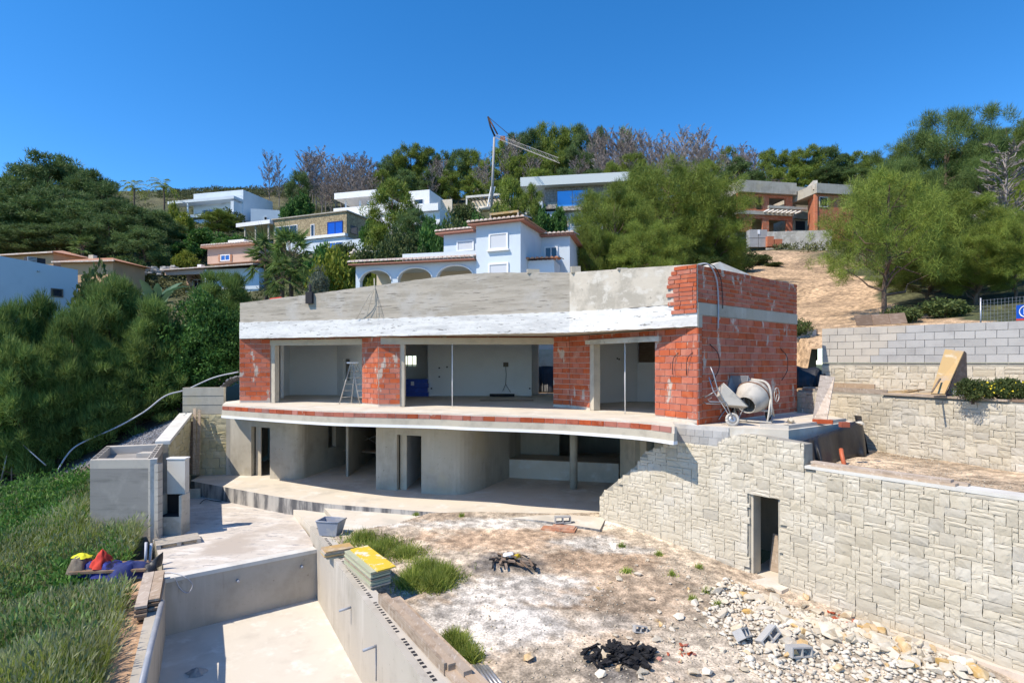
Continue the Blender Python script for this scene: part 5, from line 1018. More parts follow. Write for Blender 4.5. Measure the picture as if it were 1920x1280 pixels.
# ------------------------------------------------------------------ houses on the hillside
class HF(Fr):                     # facade frame measured in photo columns and rows
    def A(s, px): k = (px - 960) / FL; return (k * s.o.y - s.o.x) / (s.u.x - k * s.u.y)
    def Z(s, px, py, b=0): q = s.p(s.A(px), b, 0); return (HY - py) * q.y / FL
def hf(px0, Y0, px1, Y1): return HF(D(px0, 500, Y0), D(px1, 500, Y1))
def wb(name, f, px0, px1, py0, py1, b0, b1, mat, par):      # box between photo columns/rows (rows read at the left column)
    return bx(name, f, f.A(px0), f.A(px1), b0, b1, f.Z(px0, py1), f.Z(px0, py0), mat, par)
def win(f, px0, px1, py0, py1, par, glass=mGlassD, fmat=mWhitePaint, fw=.08, mull=1, name='window', b=0., sill=False):
    a0, a1 = f.A(px0), f.A(px1); z1, z0 = f.Z(px0, py0), f.Z(px0, py1); g = G(); b0, b1 = b - .07, b - .003
    bars = [(a0, a1, z0, z0 + fw), (a0, a1, z1 - fw, z1), (a0, a0 + fw, z0 + fw, z1 - fw), (a1 - fw, a1, z0 + fw, z1 - fw)]
    for k in range(mull): m = a0 + (a1 - a0) * (k + 1) / (mull + 1); bars.append((m - fw / 3, m + fw / 3, z0 + fw, z1 - fw))
    for x0, x1, y0, y1 in bars: g.hexa(f.hx(x0, x1, b0, b1, y0, y1))
    o = g.build(name, fmat, par); bx('pane', f, a0 + fw, a1 - fw, b - .035, b - .02, z0 + fw, z1 - fw, glass, o)
    if sill: bx('sill', f, a0 - .08, a1 + .08, b - .16, b - .004, z0 - .07, z0, fmat, o)
    return o
def tiles_row(f, a0, a1, b0, b1, z0, z1, par, step=.24, mat=mTile):    # rows of barrel tiles from eave (b0,z0) up to ridge (b1,z1)
    g = G(); n = max(1, int((a1 - a0) / step))
    for k in range(n):
        a = a0 + (k + .5) * (a1 - a0) / n; v = []; 
        for b, z in ((b0, z0), (b1, z1)):
            for t in range(5): an = math.pi * t / 4; v.append(f.p(a + math.cos(an) * step * .46, b, z + math.sin(an) * step * .42))
        g.add(v, [(i, i + 1, i + 6, i + 5) for i in range(4)] + [(0, 1, 2, 3, 4)])
    o = g.build('roof_tiles', mat, par); o['kind'] = 'stuff'; return o
mVilla = M('villa_white_render', (.58, .645, .7), [((.53, .59, .65), .5, I3, .45, .7)], .9)
mCream = M('cream_render', (.66, .58, .45), [((.6, .52, .4), .6, I3, .45, .7)], .9)
mPink = M('pink_render', (.55, .38, .29), [((.5, .34, .26), .6, I3, .45, .7)], .9)
mOrange = M('orange_render', (.55, .34, .19), [((.48, .3, .17), .6, I3, .45, .7)], .9)
mGreyR = M('grey_zinc_roof', (.6, .64, .63), (), .6); mTileE = M('eave_band', (.38, .18, .13), (), .9); mWhiteT = M('whitewashed_tile', (.6, .45, .36), [((.7, .62, .55), 5, I3, .45, .6)], .9)
def vor(name, c1, c2, sc, joint):
    m = M(name, c1, [(c2, sc * .8, I3, .4, .65)], .95); n = m.node_tree.nodes; L = m.node_tree.links; b = n['Principled BSDF']; src = b.inputs['Base Color'].links[0].from_socket
    vo = n.new('ShaderNodeTexVoronoi'); vo.feature = 'DISTANCE_TO_EDGE'; vo.inputs['Scale'].default_value = sc; geo = n.new('ShaderNodeNewGeometry'); L.new(geo.outputs['Position'], vo.inputs['Vector'])
    mr = n.new('ShaderNodeMapRange'); mr.inputs[1].default_value = .02; mr.inputs[2].default_value = .09; L.new(vo.outputs['Distance'], mr.inputs[0]); mx = n.new('ShaderNodeMix'); mx.data_type = 'RGBA'; L.new(mr.outputs[0], mx.inputs[0]); mx.inputs[6].default_value = (*joint, 1); L.new(src, mx.inputs[7]); L.new(mx.outputs[2], b.inputs['Base Color']); return m
mRubW = vor('rubble_stone_cladding', (.42, .34, .21), (.32, .25, .15), 2.6, (.2, .16, .1)); mRubG = vor('grey_stone_cladding', (.26, .24, .23), (.34, .31, .28), 2.4, (.14, .13, .12)); mRubP = vor('pale_stone_cladding', (.5, .45, .37), (.4, .36, .3), 2.2, (.2, .18, .15))
def found(par, f, a0, a1, b0, b1, ztop, mat, depth=6): bx('base_wall', f, a0, a1, b0, b1, ztop - depth, ztop - .002, mat, par)
# --- white villa with arches just behind the house
vl = T('arched_villa', 'white villa with arched loggia and tiled eaves right behind the house', 'villa', D(850, 540, 33))
f = hf(665, 33.4, 893, 31.6)
aL, aR = f.A(667), f.A(893); zt = f.Z(665, 499); zb = f.Z(665, 560); ze = zt
def arch_wall(name, f, a0, a1, z0, z1, arches, mat, par, d=.3):
    g = G(); xs = [a0]
    for c, w_, zs, rise in arches: xs += [c - w_ / 2, c + w_ / 2]
    xs.append(a1)
    for k in range(0, len(xs), 2): g.hexa(f.hx(xs[k], xs[k + 1], 0, d, z0, z1))
    for c, w_, zs, rise in arches:
        n = 12
        for k in range(n):
            x0, x1 = c - w_ / 2 + w_ * k / n, c - w_ / 2 + w_ * (k + 1) / n; h = lambda x: zs + rise * math.sqrt(max(0, 1 - ((x - c) / (w_ / 2)) ** 2))
            g.add([f.p(x0, 0, h(x0)), f.p(x1, 0, h(x1)), f.p(x1, d, h(x1)), f.p(x0, d, h(x0)), f.p(x0, 0, z1), f.p(x1, 0, z1), f.p(x1, d, z1), f.p(x0, d, z1)], HEX)
    return g.build(name, mat, par)
AR = [(f.A(x), w_, f.Z(x, y), .62) for x, w_, y in ((704, 2.0, 526), (778, 2.1, 522), (853, 2.15, 518))]
arch_wall('loggia_wall', f, aL, aR, zb, zt, AR, mVilla, vl)
for c_, w_, zs, rise in AR:
    pts = [f.p(c_ - w_ / 2 * math.cos(t * math.pi / 16), -.02, zs + rise * math.sin(t * math.pi / 16)) for t in range(17)]; tube('arch_trim', pts, .05, mWhitePaint, vl, 6)
bx('loggia_back_wall', f, aL, aR, 2.6, 2.8, zb, zt, mCream, vl); bx('loggia_ceiling', f, aL, aR, .3, 2.6, zt - .1, zt, mVilla, vl); win(f, 780, 815, 513, 540, vl, b=2.6)
bx('eave_band', f, aL - .25, aR, -.45, .3, zt + .001, zt + .06, mTileE, vl); tiles_row(f, aL - .3, aR, -.5, 1.2, zt + .15, zt + .5, vl, .25, mWhiteT)
bx('terrace_parapet', f, f.A(742), aR, .9, 1.05, zt, f.Z(742, 471), mVilla, vl)
f2 = hf(832, 34.0, 893, 33.2); bx('upper_block', f2, 0, f2.L, 0, 3, f2.Z(832, 490), f2.Z(832, 441), mVilla, vl); win(f2, 857, 889, 452, 472, vl, mShut, mull=0); bx('eave_band', f2, -.35, f2.L, -.4, 3, f2.Z(832, 441) + .001, f2.Z(832, 438), mTileE, vl); tiles_row(f2, -.4, f2.L, -.45, 1.6, f2.Z(832, 436), f2.Z(832, 424), vl, .25, mWhiteT)
f3 = hf(893, 31.4, 976, 30.4); tb_, tt_ = f3.Z(893, 560), f3.Z(893, 424); ds = 4.2
bx('tower', f3, 0, f3.L, 0, ds, tb_, tt_, mVilla, vl); win(f3, 917, 953, 438, 470, vl, mShut, mull=0, fw=.1, sill=True); win(f3, 916, 954, 494, 530, vl, mShut, mull=0, fw=.1)
bx('eave_band', f3, -.35, f3.L + .35, -.4, ds + .3, tt_ + .001, tt_ + .05, mTileE, vl); o_ = f3.L
mk('tower_roof', [f3.p(-.4, -.45, tt_ + .13), f3.p(o_ + .4, -.45, tt_ + .13), f3.p(o_ + .4, ds + .4, tt_ + .13), f3.p(-.4, ds + .4, tt_ + .13), f3.p(o_ / 2, ds / 2, tt_ + .32)], [(0, 1, 4), (1, 2, 4), (2, 3, 4), (3, 0, 4), (3, 2, 1, 0)], mWhiteT, vl)
tiles_row(f3, -.4, o_ + .4, -.46, .7, tt_ + .15, tt_ + .3, vl, .25, mWhiteT)
f4 = hf(1000, 33.6, 1062, 33.1); zt4 = f4.Z(1000, 446); bx('right_wing', f4, 0, f4.L + .2, 0, 4, f4.Z(1000, 540), zt4, mVilla, vl); bx('eave_band', f4, -.1, f4.L + .5, -.3, 4, zt4 + .001, zt4 + .1, mTileE, vl); tiles_row(f4, -.1, f4.L + .5, -.4, 2, zt4 + .12, zt4 + .45, vl, .25, mWhiteT); win(f4, 1021, 1046, 463, 486, vl, mGlassD, mull=1, sill=True)
f5 = hf(990, 31.4, 1046, 31.0); zt5 = f5.Z(990, 489); bx('porch', f5, 0, f5.L - .2, 0, 2, f5.Z(990, 540), zt5, mVilla, vl); tiles_row(f5, -.1, f5.L + .1, -.3, 1.8, zt5 + .05, zt5 + .3, vl, .25)
# --- flat grey-roofed house with the big blue window
gh = T('grey_roof_house', 'modern house with pale grey flat roof and wide blue window high on the hill', 'house', D(1060, 430, 88)); f = hf(1020, 88.5, 1170, 86.5)
wb('upper_wall', f, 1021, 1172, 350, 392, 0, 9, mRubG, gh); bx('roof_fascia', f, f.A(978), f.A(1180), -1.4, 9.5, f.Z(1021, 352.5), f.Z(1021, 336), mGreyR, gh); win(f, 1044, 1103, 358, 389, gh, M('sky_reflection_glass', (.1, .36, .66), (), .1, (), 0, .9, .4), mWoodD, mull=1, fw=.08)  # pale blue base colour stands in for the sky mirrored in the window
wb('stone_panel', f, 1027, 1044, 380, 392, -.12, -.01, mRubP, gh); wb('stone_band', f, 1044, 1130, 389, 397, -.5, 2, mRubP, gh); wb('lower_wall', f, 985, 1130, 397, 440, .4, 9, mVilla, gh); wb('side_block', f, 985, 1019, 384, 440, -1.5, 6, mVilla, gh); win(f, 990, 1018, 402, 423, gh, mGlassD, mull=2, b=-1.5); win(f, 1070, 1100, 402, 425, gh, mGlassB, mull=1, b=.4); wb('stone_pillar', f, 1052, 1066, 398, 425, .2, .39, mRubP, gh)
bx('roof_vent', f, f.A(1042), f.A(1049), 3, 4, f.Z(1021, 336), f.Z(1021, 331), mWhitePaint, gh); found(gh, f, f.A(985), f.A(1160), .6, 8.5, f.Z(985, 440), mVilla)
# --- white flat house partly behind a pine
wh = T('white_flat_house', 'low white house with deep flat roof half hidden by a dark pine', 'house', D(730, 425, 82)); f = hf(636, 84, 808, 80)
bx('roof_slab', f, f.A(634), f.A(712), -1.0, 7, f.Z(636, 377), f.Z(636, 366), mWhitePaint, wh); wb('back_wall', f, 640, 830, 377, 402, 3.5, 3.7, mCream, wh)
for px in (648, 675, 690): wb('column', f, px, px + 2.5, 377, 401, -.2, .05, mWhitePaint, wh)
wb('balcony_wall', f, 634, 770, 395, 412, -1.2, -1.0, mWhitePaint, wh); win(f, 678, 700, 382, 397, wh, mGlassD, mull=2, b=3.49); bx('right_block', f, f.A(757), f.A(808), -.5, 8, f.Z(757, 405), f.Z(757, 362), mWhitePaint, wh); win(f, 780, 797, 376, 386, wh, mGlassD, mull=0, b=-.5)
wb('terrace_wall', f, 770, 830, 391, 404, -1.6, -1.3, mWhitePaint, wh); found(wh, f, f.A(634), f.A(830), -1, 7, f.Z(636, 409), mWhitePaint)
# --- stone-clad house with the blue window
sh_ = T('stone_clad_house', 'flat-roofed house clad in ochre stone with one bright blue window', 'house', D(600, 465, 76)); f = hf(513, 77.5, 650, 73)
bx('stone_wall', f, 0, f.L, 0, 8, f.Z(513, 458), f.Z(513, 413), mRubW, sh_); bx('roof_edge', f, -.2, f.L + .2, -.2, 8.1, f.Z(513, 413) + .002, f.Z(513, 411), mConc, sh_); win(f, 614, 643, 417, 444, sh_, M('deep_blue_glass', (.01, .09, .45), (), .08, (), 0, .9, .3), M('blue_frame', (.02, .05, .2)), mull=1, fw=.1); win(f, 583, 590, 421, 445, sh_, mGlassD, mull=0); win(f, 516, 558, 426, 444, sh_, mGlassD, mull=2)
bx('balcony', f, f.A(565), f.L + .2, -.6, -.01, f.Z(565, 452), f.Z(565, 447), mWhitePaint, sh_); bx('base_wall', f, f.A(540), f.L, -.3, 8, f.Z(540, 480), f.Z(540, 455), mVilla, sh_); win(f, 620, 645, 456, 468, sh_, mGlassB, mull=1, b=-.3)
fsd = HF(f.p(f.L, 0, 0), f.p(f.L, 8, 0)); bx('canopy', f, f.A(449), -.1, -.6, 5, f.Z(449, 428), f.Z(449, 421), mWhitePaint, sh_)
for px in (461, 481, 505): bx('canopy_post', f, f.A(px), f.A(px + 2), -.3, -.1, f.Z(px, 462), f.Z(449, 428), mConc, sh_)
fS = HF(f.p(f.L + .0, 0, 0), f.p(f.L, 8, 0)); fS.w = -f.u; win(fS, 657, 670, 421, 437, sh_, mGlassD, mWoodD, mull=0); bx('garden_wall', f, f.L + .1, f.L + 5, -.5, -.2, f.Z(650, 475), f.Z(650, 452), mVilla, sh_)
# --- white modern house, top left
wm = T('white_modern_house', 'white cubic two-storey house on the left hilltop with terraces', 'house', D(440, 425, 118)); f = hf(363, 117, 456, 114)
bx('main_block', f, 0, f.L, 0, 9, f.Z(363, 420), f.Z(363, 364), mVilla, wm); win(f, 379, 415, 375, 386, wm, mGlassB, mull=1, fw=.12); win(f, 422, 449, 372, 386, wm, mGlassD, mull=0); win(f, 379, 402, 394, 410, wm, mGlassB, mull=1)
bx('terrace_slab', f, f.A(333), f.L - .1, -2.5, -.02, f.Z(333, 389), f.Z(333, 384), mVilla, wm); bx('terrace_floor', f, f.A(350), f.L - .2, -2.6, -.02, f.Z(350, 416), f.Z(350, 411), mVilla, wm); bx('terrace_end_wall', f, f.L - .9, f.L - .2, -2.4, -.02, f.Z(440, 411), f.Z(440, 384), mVilla, wm)
for px in (340, 368): bx('terrace_post', f, f.A(px), f.A(px + 2), -2.4, -2.2, f.Z(px, 411), f.Z(333, 389), mVilla, wm)
f2 = hf(456, 114, 487, 120); bx('side_block', f2, 0, f2.L, 0, 4, f2.Z(456, 424), f2.Z(456, 366), mVilla, wm); f3 = hf(470, 112, 552, 114); bx('garage_block', f3, 0, f3.L, 0, 5, f3.Z(470, 424), f3.Z(470, 391), mVilla, wm); win(f3, 495, 501, 406, 413, wm, mDark, mull=0); win(f3, 525, 543, 407, 411, wm, mDark, mull=0); found(wm, f, f.A(340), f.L, -2, 8, f.Z(363, 418), mVilla, 7)
# --- pink villa
pv = T('pink_villa', 'pink villa with low tiled roofs and a white rooftop tank at left', 'villa', D(400, 540, 63)); f = hf(389, 63.5, 456, 62)
bx('upper_storey', f, 0, f.L + 2, 0, 6, f.Z(389, 495), f.Z(389, 466), mPink, pv); bx('upper_roof', f, -.5, f.L + 2.3, -.5, 6.2, f.Z(389, 466) + .002, f.Z(389, 463), mTile, pv); tiles_row(f, -.5, f.L + 2.3, -.5, 2, f.Z(389, 462), f.Z(389, 456), pv, .35, mWhiteT); win(f, 414, 432, 478, 490, pv, mGlassB, mull=1, fw=.1)
for px in (410, 432): wb('shutter', f, px, px + 3.5, 477.5, 490, -.09, -.004, mTile, pv)
bx('rooftop_tank', f, f.A(421), f.A(451), .5, 2, f.Z(421, 456), f.Z(421, 449), mWhitePaint, pv)
f2 = hf(318, 60.5, 480, 58.5); bx('lower_storey', f2, f2.A(383), f2.L, .5, 5, f2.Z(318, 545), f2.Z(318, 506), mVilla, pv); bx('porch_back', f2, 0, f2.A(383), 2.4, 2.6, f2.Z(318, 545), f2.Z(318, 506), mPink, pv); bx('porch_fascia', f2, -.5, f2.A(383), -.1, .2, f2.Z(318, 516), f2.Z(318, 507), mPink, pv); win(f2, 355, 368, 520, 538, pv, mGlassB, mull=0, b=2.4); win(f2, 330, 350, 518, 534, pv, mGlassD, mull=1, b=2.4)
mk('lower_roof', [f2.p(-.6, -.5, f2.Z(318, 506)), f2.p(f2.L, -.5, f2.Z(318, 501)), f2.p(f2.L, 4.2, f2.Z(318, 489)), f2.p(-.6, 4.2, f2.Z(318, 493)), f2.p(-.6, -.5, f2.Z(318, 508)), f2.p(f2.L, -.5, f2.Z(318, 503)), f2.p(f2.L, 4.2, f2.Z(318, 492)), f2.p(-.6, 4.2, f2.Z(318, 496))], [(0, 1, 2, 3), (4, 7, 6, 5), (0, 4, 5, 1), (1, 5, 6, 2), (2, 6, 7, 3), (3, 7, 4, 0)], mWhiteT, pv)
bx('chimney', f2, f2.A(331), f2.A(338), 3, 3.6, f2.Z(331, 502), f2.Z(331, 487), mWhitePaint, pv); bx('porch_column', f2, f2.A(383), f2.A(386), 0, .3, f2.Z(318, 545), f2.Z(318, 507), mVilla, pv)
# --- orange tiled house and the plain white house at the far left
oh = T('orange_tiled_house', 'low orange house with hipped tile roofs at far left', 'house', D(110, 515, 56)); f = hf(5, 57, 100, 55.5)
def hip(par, f, a0, a1, d, ze, h, name='roof'): mk(name, [f.p(a0 - .5, -.5, ze), f.p(a1 + .5, -.5, ze), f.p(a1 + .5, d + .5, ze), f.p(a0 - .5, d + .5, ze), f.p(a0 + d * .45, d / 2, ze + h), f.p(a1 - d * .45, d / 2, ze + h)], [(0, 1, 5, 4), (1, 2, 5), (2, 3, 4, 5), (3, 0, 4), (3, 2, 1, 0)], mTile, par); bx('eave_trim', f, a0 - .52, a1 + .52, -.52, -.42, ze - .12, ze + .02, mWhiteT, par)
bx('walls', f, -6, f.L, 0, 6, f.Z(5, 530), f.Z(5, 479), mOrange, oh); hip(oh, f, -6, f.L, 6, f.Z(5, 479), .9); f2 = hf(132, 54.5, 212, 54); bx('walls', f2, -1, f2.L, 0, 4, f2.Z(132, 530), f2.Z(132, 491), mOrange, oh); hip(oh, f2, -1, f2.L, 4, f2.Z(132, 491), .7); bx('chimney', f2, f2.A(116), f2.A(125), 3, 3.5, f2.Z(116, 488), f2.Z(116, 467), mCream, oh); bx('water_tank', f2, f2.A(126), f2.A(149), 2.2, 3, f2.Z(126, 484), f2.Z(126, 479), mWhitePaint, oh)
pw = T('plain_white_house', 'plain white house wall with one small window at the left edge', 'house', D(70, 575, 42)); f = hf(-30, 39, 146, 43.5); a1_ = f.L; m_ = mVilla
mk('wall', [f.p(-3, 0, -2), f.p(a1_, 0, -2), f.p(a1_, 5, -2), f.p(-3, 5, -2), f.p(-3, 0, 7.75), f.p(a1_, 0, f.Z(146, 506)), f.p(a1_, 5, f.Z(146, 506)), f.p(-3, 5, 7.75)], HEX, m_, pw); win(f, 95, 118, 540, 556, pw, mGlassD, mWoodD, mull=0); bx('wall_lamp', f, f.A(69), f.A(73), -.2, -.003, f.Z(69, 509.5), f.Z(69, 507), mMetal, pw)
ac = T('air_conditioner', 'dark grilled air conditioning unit on the roof of the plain white house', 'air conditioner', D(72, 498, 42)); wb('grille', f, 55, 72, 480, 496, .3, .36, mMetal, ac); wb('casing', f, 55, 89, 480, 497, .37, 1.1, mDark, ac)
for k in range(6): bx('grille_slat', f, f.A(55.5), f.A(71.5), .27, .295, f.Z(55, 495 - k * 2.6), f.Z(55, 494 - k * 2.6), mDark, ac)
# --- brick building site on the right
bs = T('brick_building_site', 'unfinished two-storey brick building with concrete roof bands on the right hill', 'building', D(1480, 470, 74)); f = hf(1380, 74, 1490, 75.5)
mBr = M('far_brick', (.5, .17, .085), [((.4, .13, .07), 1.5, HS, .45, .7), ((.5, .27, .17), 3, I3, .5, .7)], .92)
def holed(nm, f, px0, px1, py0, py1, holes, mat, par, d=.3):
    a0, a1 = f.A(px0), f.A(px1); z1, z0 = f.Z(px0, py0), f.Z(px0, py1); g = G(); x = a0
    for h0, h1, q0, q1 in holes:
        b0, b1 = f.A(h0), f.A(h1); y1, y0 = f.Z(px0, q0), f.Z(px0, q1); g.hexa(f.hx(x, b0, 0, d, z0, z1)); g.hexa(f.hx(b0, b1, 0, d, y1, z1))
        if y0 > z0 + .02: g.hexa(f.hx(b0, b1, 0, d, z0, y0))
        x = b1
    g.hexa(f.hx(x, a1, 0, d, z0, z1)); return g.build(nm, mat, par)
holed('upper_wall', f, 1383, 1486, 362, 394, [(1418, 1430, 366, 391), (1442, 1473, 367, 392)], mBr, bs); holed('lower_wall', f, 1383, 1486, 401, 434, [(1410, 1430, 408, 434), (1442, 1475, 409, 433)], mBr, bs)
bx('roof_band', f, f.A(1383), f.A(1489), -.5, 6, f.Z(1383, 361), f.Z(1383, 339), mConc, bs); bx('floor_band', f, f.A(1383), f.A(1486), -.2, 6, f.Z(1383, 401), f.Z(1383, 394.2), mConc, bs); bx('pergola_beam', f, f.A(1426), f.A(1497), -1.8, -1.5, f.Z(1430, 397), f.Z(1430, 392), mConc, bs)
for k in range(8): bx('pergola_rafter', f, f.A(1430 + k * 8.3), f.A(1433 + k * 8.3), -1.5, -.21, f.Z(1430, 399), f.Z(1430, 396.5), mWhitePaint, bs)
bx('inner_wall', f, f.A(1383), f.A(1486), 4, 4.2, f.Z(1383, 434), f.Z(1383, 361), mConc, bs); f2 = hf(1488, 77.5, 1514, 78); bx('link_wall', f2, 0, f2.L, 0, 5, f2.Z(1488, 434), f2.Z(1488, 363), mPlaster, bs); bx('roof_band', f2, 0, f2.L, -.3, 5, f2.Z(1488, 362.9), f2.Z(1488, 351), mConc, bs); bx('floor_band', f2, 0, f2.L, -.4, -.01, f2.Z(1488, 411), f2.Z(1488, 399), mConc, bs); win(f2, 1490, 1510, 413, 432, bs, mDark, mConc, mull=0); bx('roof_box', f2, .4, 1.2, 1, 2, f2.Z(1488, 350.9), f2.Z(1488, 347), mWhitePaint, bs)
f3 = hf(1515, 75, 1528, 72); bx('tower_side', f3, 0, f3.L, 0, .3, f3.Z(1515, 450), f3.Z(1515, 368), mBr, bs); bx('roof_band', f3, -.1, f3.L, -.2, .3, f3.Z(1515, 367.9), f3.Z(1515, 352), mConcLt, bs); f4 = hf(1528, 72, 1600, 73); holed('tower_front', f4, 1528, 1600, 364, 450, [(1536, 1552, 369, 388)], mBr, bs); bx('roof_band', f4, -.05, f4.L, -.4, 5, f4.Z(1528, 363), f4.Z(1528, 345), mConc, bs); win(f4, 1536, 1552, 369, 388, bs, mDark, mCap, mull=0)
rt = T('site_retaining_wall', 'grey concrete retaining wall below the unfinished brick building', 'wall', D(1480, 480, 71)); f5 = hf(1438, 71.5, 1560, 70.5); bx('wall', f5, 0, f5.L, 0, .5, f5.Z(1438, 490), f5.Z(1438, 434.5), mPlaster, rt)
bp_ = T('block_pallets', 'stacked pallets of grey blocks with a white label below the brick building', 'pallet', D(1420, 465, 69)); f6 = hf(1405, 69, 1439, 69)
for c_ in range(2):
    for r2 in range(2): bx('block_pack', f6, c_ * f6.L / 2 + .03, (c_ + 1) * f6.L / 2 - .03, 0, 1, f6.Z(1405, 463 - r2 * 17), f6.Z(1405, 447 - r2 * 16.5), mBlock, bp_)
bx('white_label', f6, 1.0, 1.3, -.04, -.01, f6.Z(1405, 439), f6.Z(1405, 431), mWhitePaint, bp_)
for k, (p0, p1, lab) in enumerate(((1439, 1451, 'left, taller orange brick pallet beside the grey block pallets'), (1453, 1467, 'right, lower orange brick pallet beside the grey block pallets'))):
    f7 = hf(p0, 68.5, p1, 68.5); tag(bx('brick_pallet', f7, 0, f7.L, 0, .9, f7.Z(p0, 462), f7.Z(p0, 443 + k * 5), mBr), lab, 'brick pallet')
# --- crane, pergola, walls
cr = T('tower_crane', 'slim grey self-erecting crane with lowered lattice jib on the hilltop', 'crane', D(922, 398, 95)); Y = 95
tube('mast', [D(921, 398, Y), D(927, 258, Y)], [.28, .24], M('crane_grey', (.3, .3, .3), (), .5), cr, 4); g = G()
lat = [D(914, 388, Y), D(921, 350, Y)], [D(919, 388, Y), D(928, 350, Y)]
for a, b in lat: tubeg(g, [a, b], .1, 4)
for k in range(5): t_ = k / 5; tubeg(g, [lat[0][0].lerp(lat[0][1], t_), lat[1][0].lerp(lat[1][1], min(1, t_ + .2))], .06, 4)
g.build('lower_strut', mWhitePaint, cr); tube('ballast', [D(908, 395, Y), D(908, 389.5, Y)], [1.0, 1.0], mConcLt, cr, 14)
apex = D(915, 219, Y); head = D(928, 256, Y); tube('apex_strut', [head, D(920, 238, Y), apex], .16, mDark, cr, 5); tube('apex_strut', [D(933, 252, Y), apex], .13, mRust, cr, 5); tip = D(1047, 302, Y - 22); tube('jib_tie', [apex, head.lerp(tip, .42) + Vector((0, 0, .5))], .05, mDark, cr, 4)
g = G(); n_j = 22; A_j = [head.lerp(tip, k / n_j) for k in range(n_j + 1)]; ofs = (Vector((.2, .3, -.2)), Vector((-.2, -.3, -.2)), Vector((0, 0, .4)))
for o_ in ofs: tubeg(g, [A_j[0] + o_, A_j[-1] + o_], .035, 4)
for k in range(n_j):
    for i in range(3): tubeg(g, [A_j[k] + ofs[i], A_j[k + 1] + ofs[(i + 1) % 3]], .022, 3)
g.build('lattice_jib', M('crane_pale', (.36, .33, .29), (), .6), cr); bx('orange_winch', hf(938, 93, 946, 93), 0, .8, 0, .5, D(938, 263, 93).z, D(938, 255, 93).z, M('winch_orange', (.4, .13, .06)), cr)
pg = T('pergola', 'pale pergola with slatted shade behind the crane foot', 'pergola', D(905, 395, 99)); f = hf(874, 99, 950, 97); bx('roof_beam', f, 0, f.L, -.2, .1, f.Z(874, 372), f.Z(874, 368), mCap, pg); bx('back_wall', f, 0, f.L, 2.5, 2.7, f.Z(874, 392), f.Z(874, 370), mCream, pg)
for k in range(11): bx('rafter', f, k * f.L / 11, k * f.L / 11 + .15, .1, 2.5, f.Z(874, 372), f.Z(874, 370), mWood, pg)
for k in (0, f.L - .3): bx('post', f, k, k + .25, -.15, .1, f.Z(874, 396), f.Z(874, 372), mCap, pg)
rp = T('reed_pergola', 'brown reed-covered pergola above the villa tower roof', 'pergola', D(945, 415, 45)); f = hf(918, 45, 972, 44); bx('reed_roof', f, 0, f.L, 0, 2, f.Z(918, 404), f.Z(918, 400), mWoodO, rp); bx('reed_screen', f, 0, f.L, 1.9, 2, f.Z(918, 430), f.Z(918, 404), mWood, rp)
for a in (0, f.L - .1): bx('post', f, a, a + .12, 0, .12, f.Z(918, 440), f.Z(918, 404), mWood, rp)
rk = T('boulder_wall', 'rough grey boulder wall in front of the pines at left', 'wall', D(275, 520, 62)); 
for k in range(34): p = D(228 + k * 3.1, 506 + rnd.uniform(-5, 9), 61 + rnd.uniform(-.4, .4)); piece('boulder', STN[k % 18] if False else rock_mesh(400 + k % 6, M('grey_boulder', (.36, .34, .31)) if k == 0 else bpy.data.materials['grey_boulder'], 14), p, (0, 0, k), (rnd.uniform(.6, 1.1), .7, rnd.uniform(.4, .8)), rk)
rk2 = T('garden_rockery', 'pale rockery boulders below the stone-clad house', 'rockery', D(680, 478, 60))
for k in range(26): p = D(660 + (k % 13) * 4, 474 + (k // 13) * 7 + rnd.uniform(-3, 3), 58); piece('boulder', rock_mesh(410 + k % 6, mRock, 14), p, (0, 0, k), (rnd.uniform(.5, 1.0), .7, rnd.uniform(.35, .7)), rk2)
found(pv, f2 := hf(318, 60.5, 480, 58.5), 0, f2.L, .6, 5, f2.Z(318, 545), mVilla, 5); found(oh, f2 := hf(5, 57, 100, 55.5), -6, f2.L, .1, 5.8, f2.Z(5, 530), mOrange, 5); found(oh, f2 := hf(132, 54.5, 212, 54), -1, f2.L, .1, 3.9, f2.Z(132, 530), mOrange, 5)
# ------------------------------------------------------------------ vegetation
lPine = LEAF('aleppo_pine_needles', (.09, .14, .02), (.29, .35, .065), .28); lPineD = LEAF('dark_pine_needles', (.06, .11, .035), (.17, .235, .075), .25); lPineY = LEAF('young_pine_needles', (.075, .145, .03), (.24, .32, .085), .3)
lBroad = LEAF('glossy_broad_leaves', (.035, .1, .02), (.12, .24, .05), .3); lBush = LEAF('bush_leaves', (.05, .085, .025), (.13, .16, .05), .25); lYell = LEAF('yellow_green_leaves', (.13, .18, .02), (.32, .34, .05), .35); lGreyB = LEAF('grey_clipped_leaves', (.1, .12, .08), (.18, .2, .14), .2)
lPalm = LEAF('palm_fronds', (.06, .12, .025), (.22, .3, .08), .3); lBan = LEAF('banana_leaves', (.06, .14, .07), (.16, .26, .15), .3); lGrass = LEAF('field_grass', (.14, .23, .03), (.46, .5, .13), .42, .5, .55); lSeed = LEAF('grass_seed_heads', (.25, .3, .13), (.42, .44, .25), .35); lHerb = LEAF('field_herbs', (.05, .14, .02), (.15, .28, .06), .3); lScrub = LEAF('hill_scrub_leaves', (.06, .08, .03), (.17, .17, .07), .2); mFlow = M('yellow_petals', (.7, .55, .03), (), .8)
def unit(v): return v / np.maximum(np.linalg.norm(v, axis=1, keepdims=True), 1e-9)
def tris(P, d, W, L, r):
    s = unit(np.cross(d, r.normal(size=P.shape))); W = np.broadcast_to(np.asarray(W, float).reshape(-1, 1), (len(P), 1)); L = np.broadcast_to(np.asarray(L, float).reshape(-1, 1), (len(P), 1))
    V = np.stack([P - s * W / 2, P + s * W / 2, P + d * L], 1).reshape(-1, 3); return V, np.arange(len(V)).reshape(-1, 3)
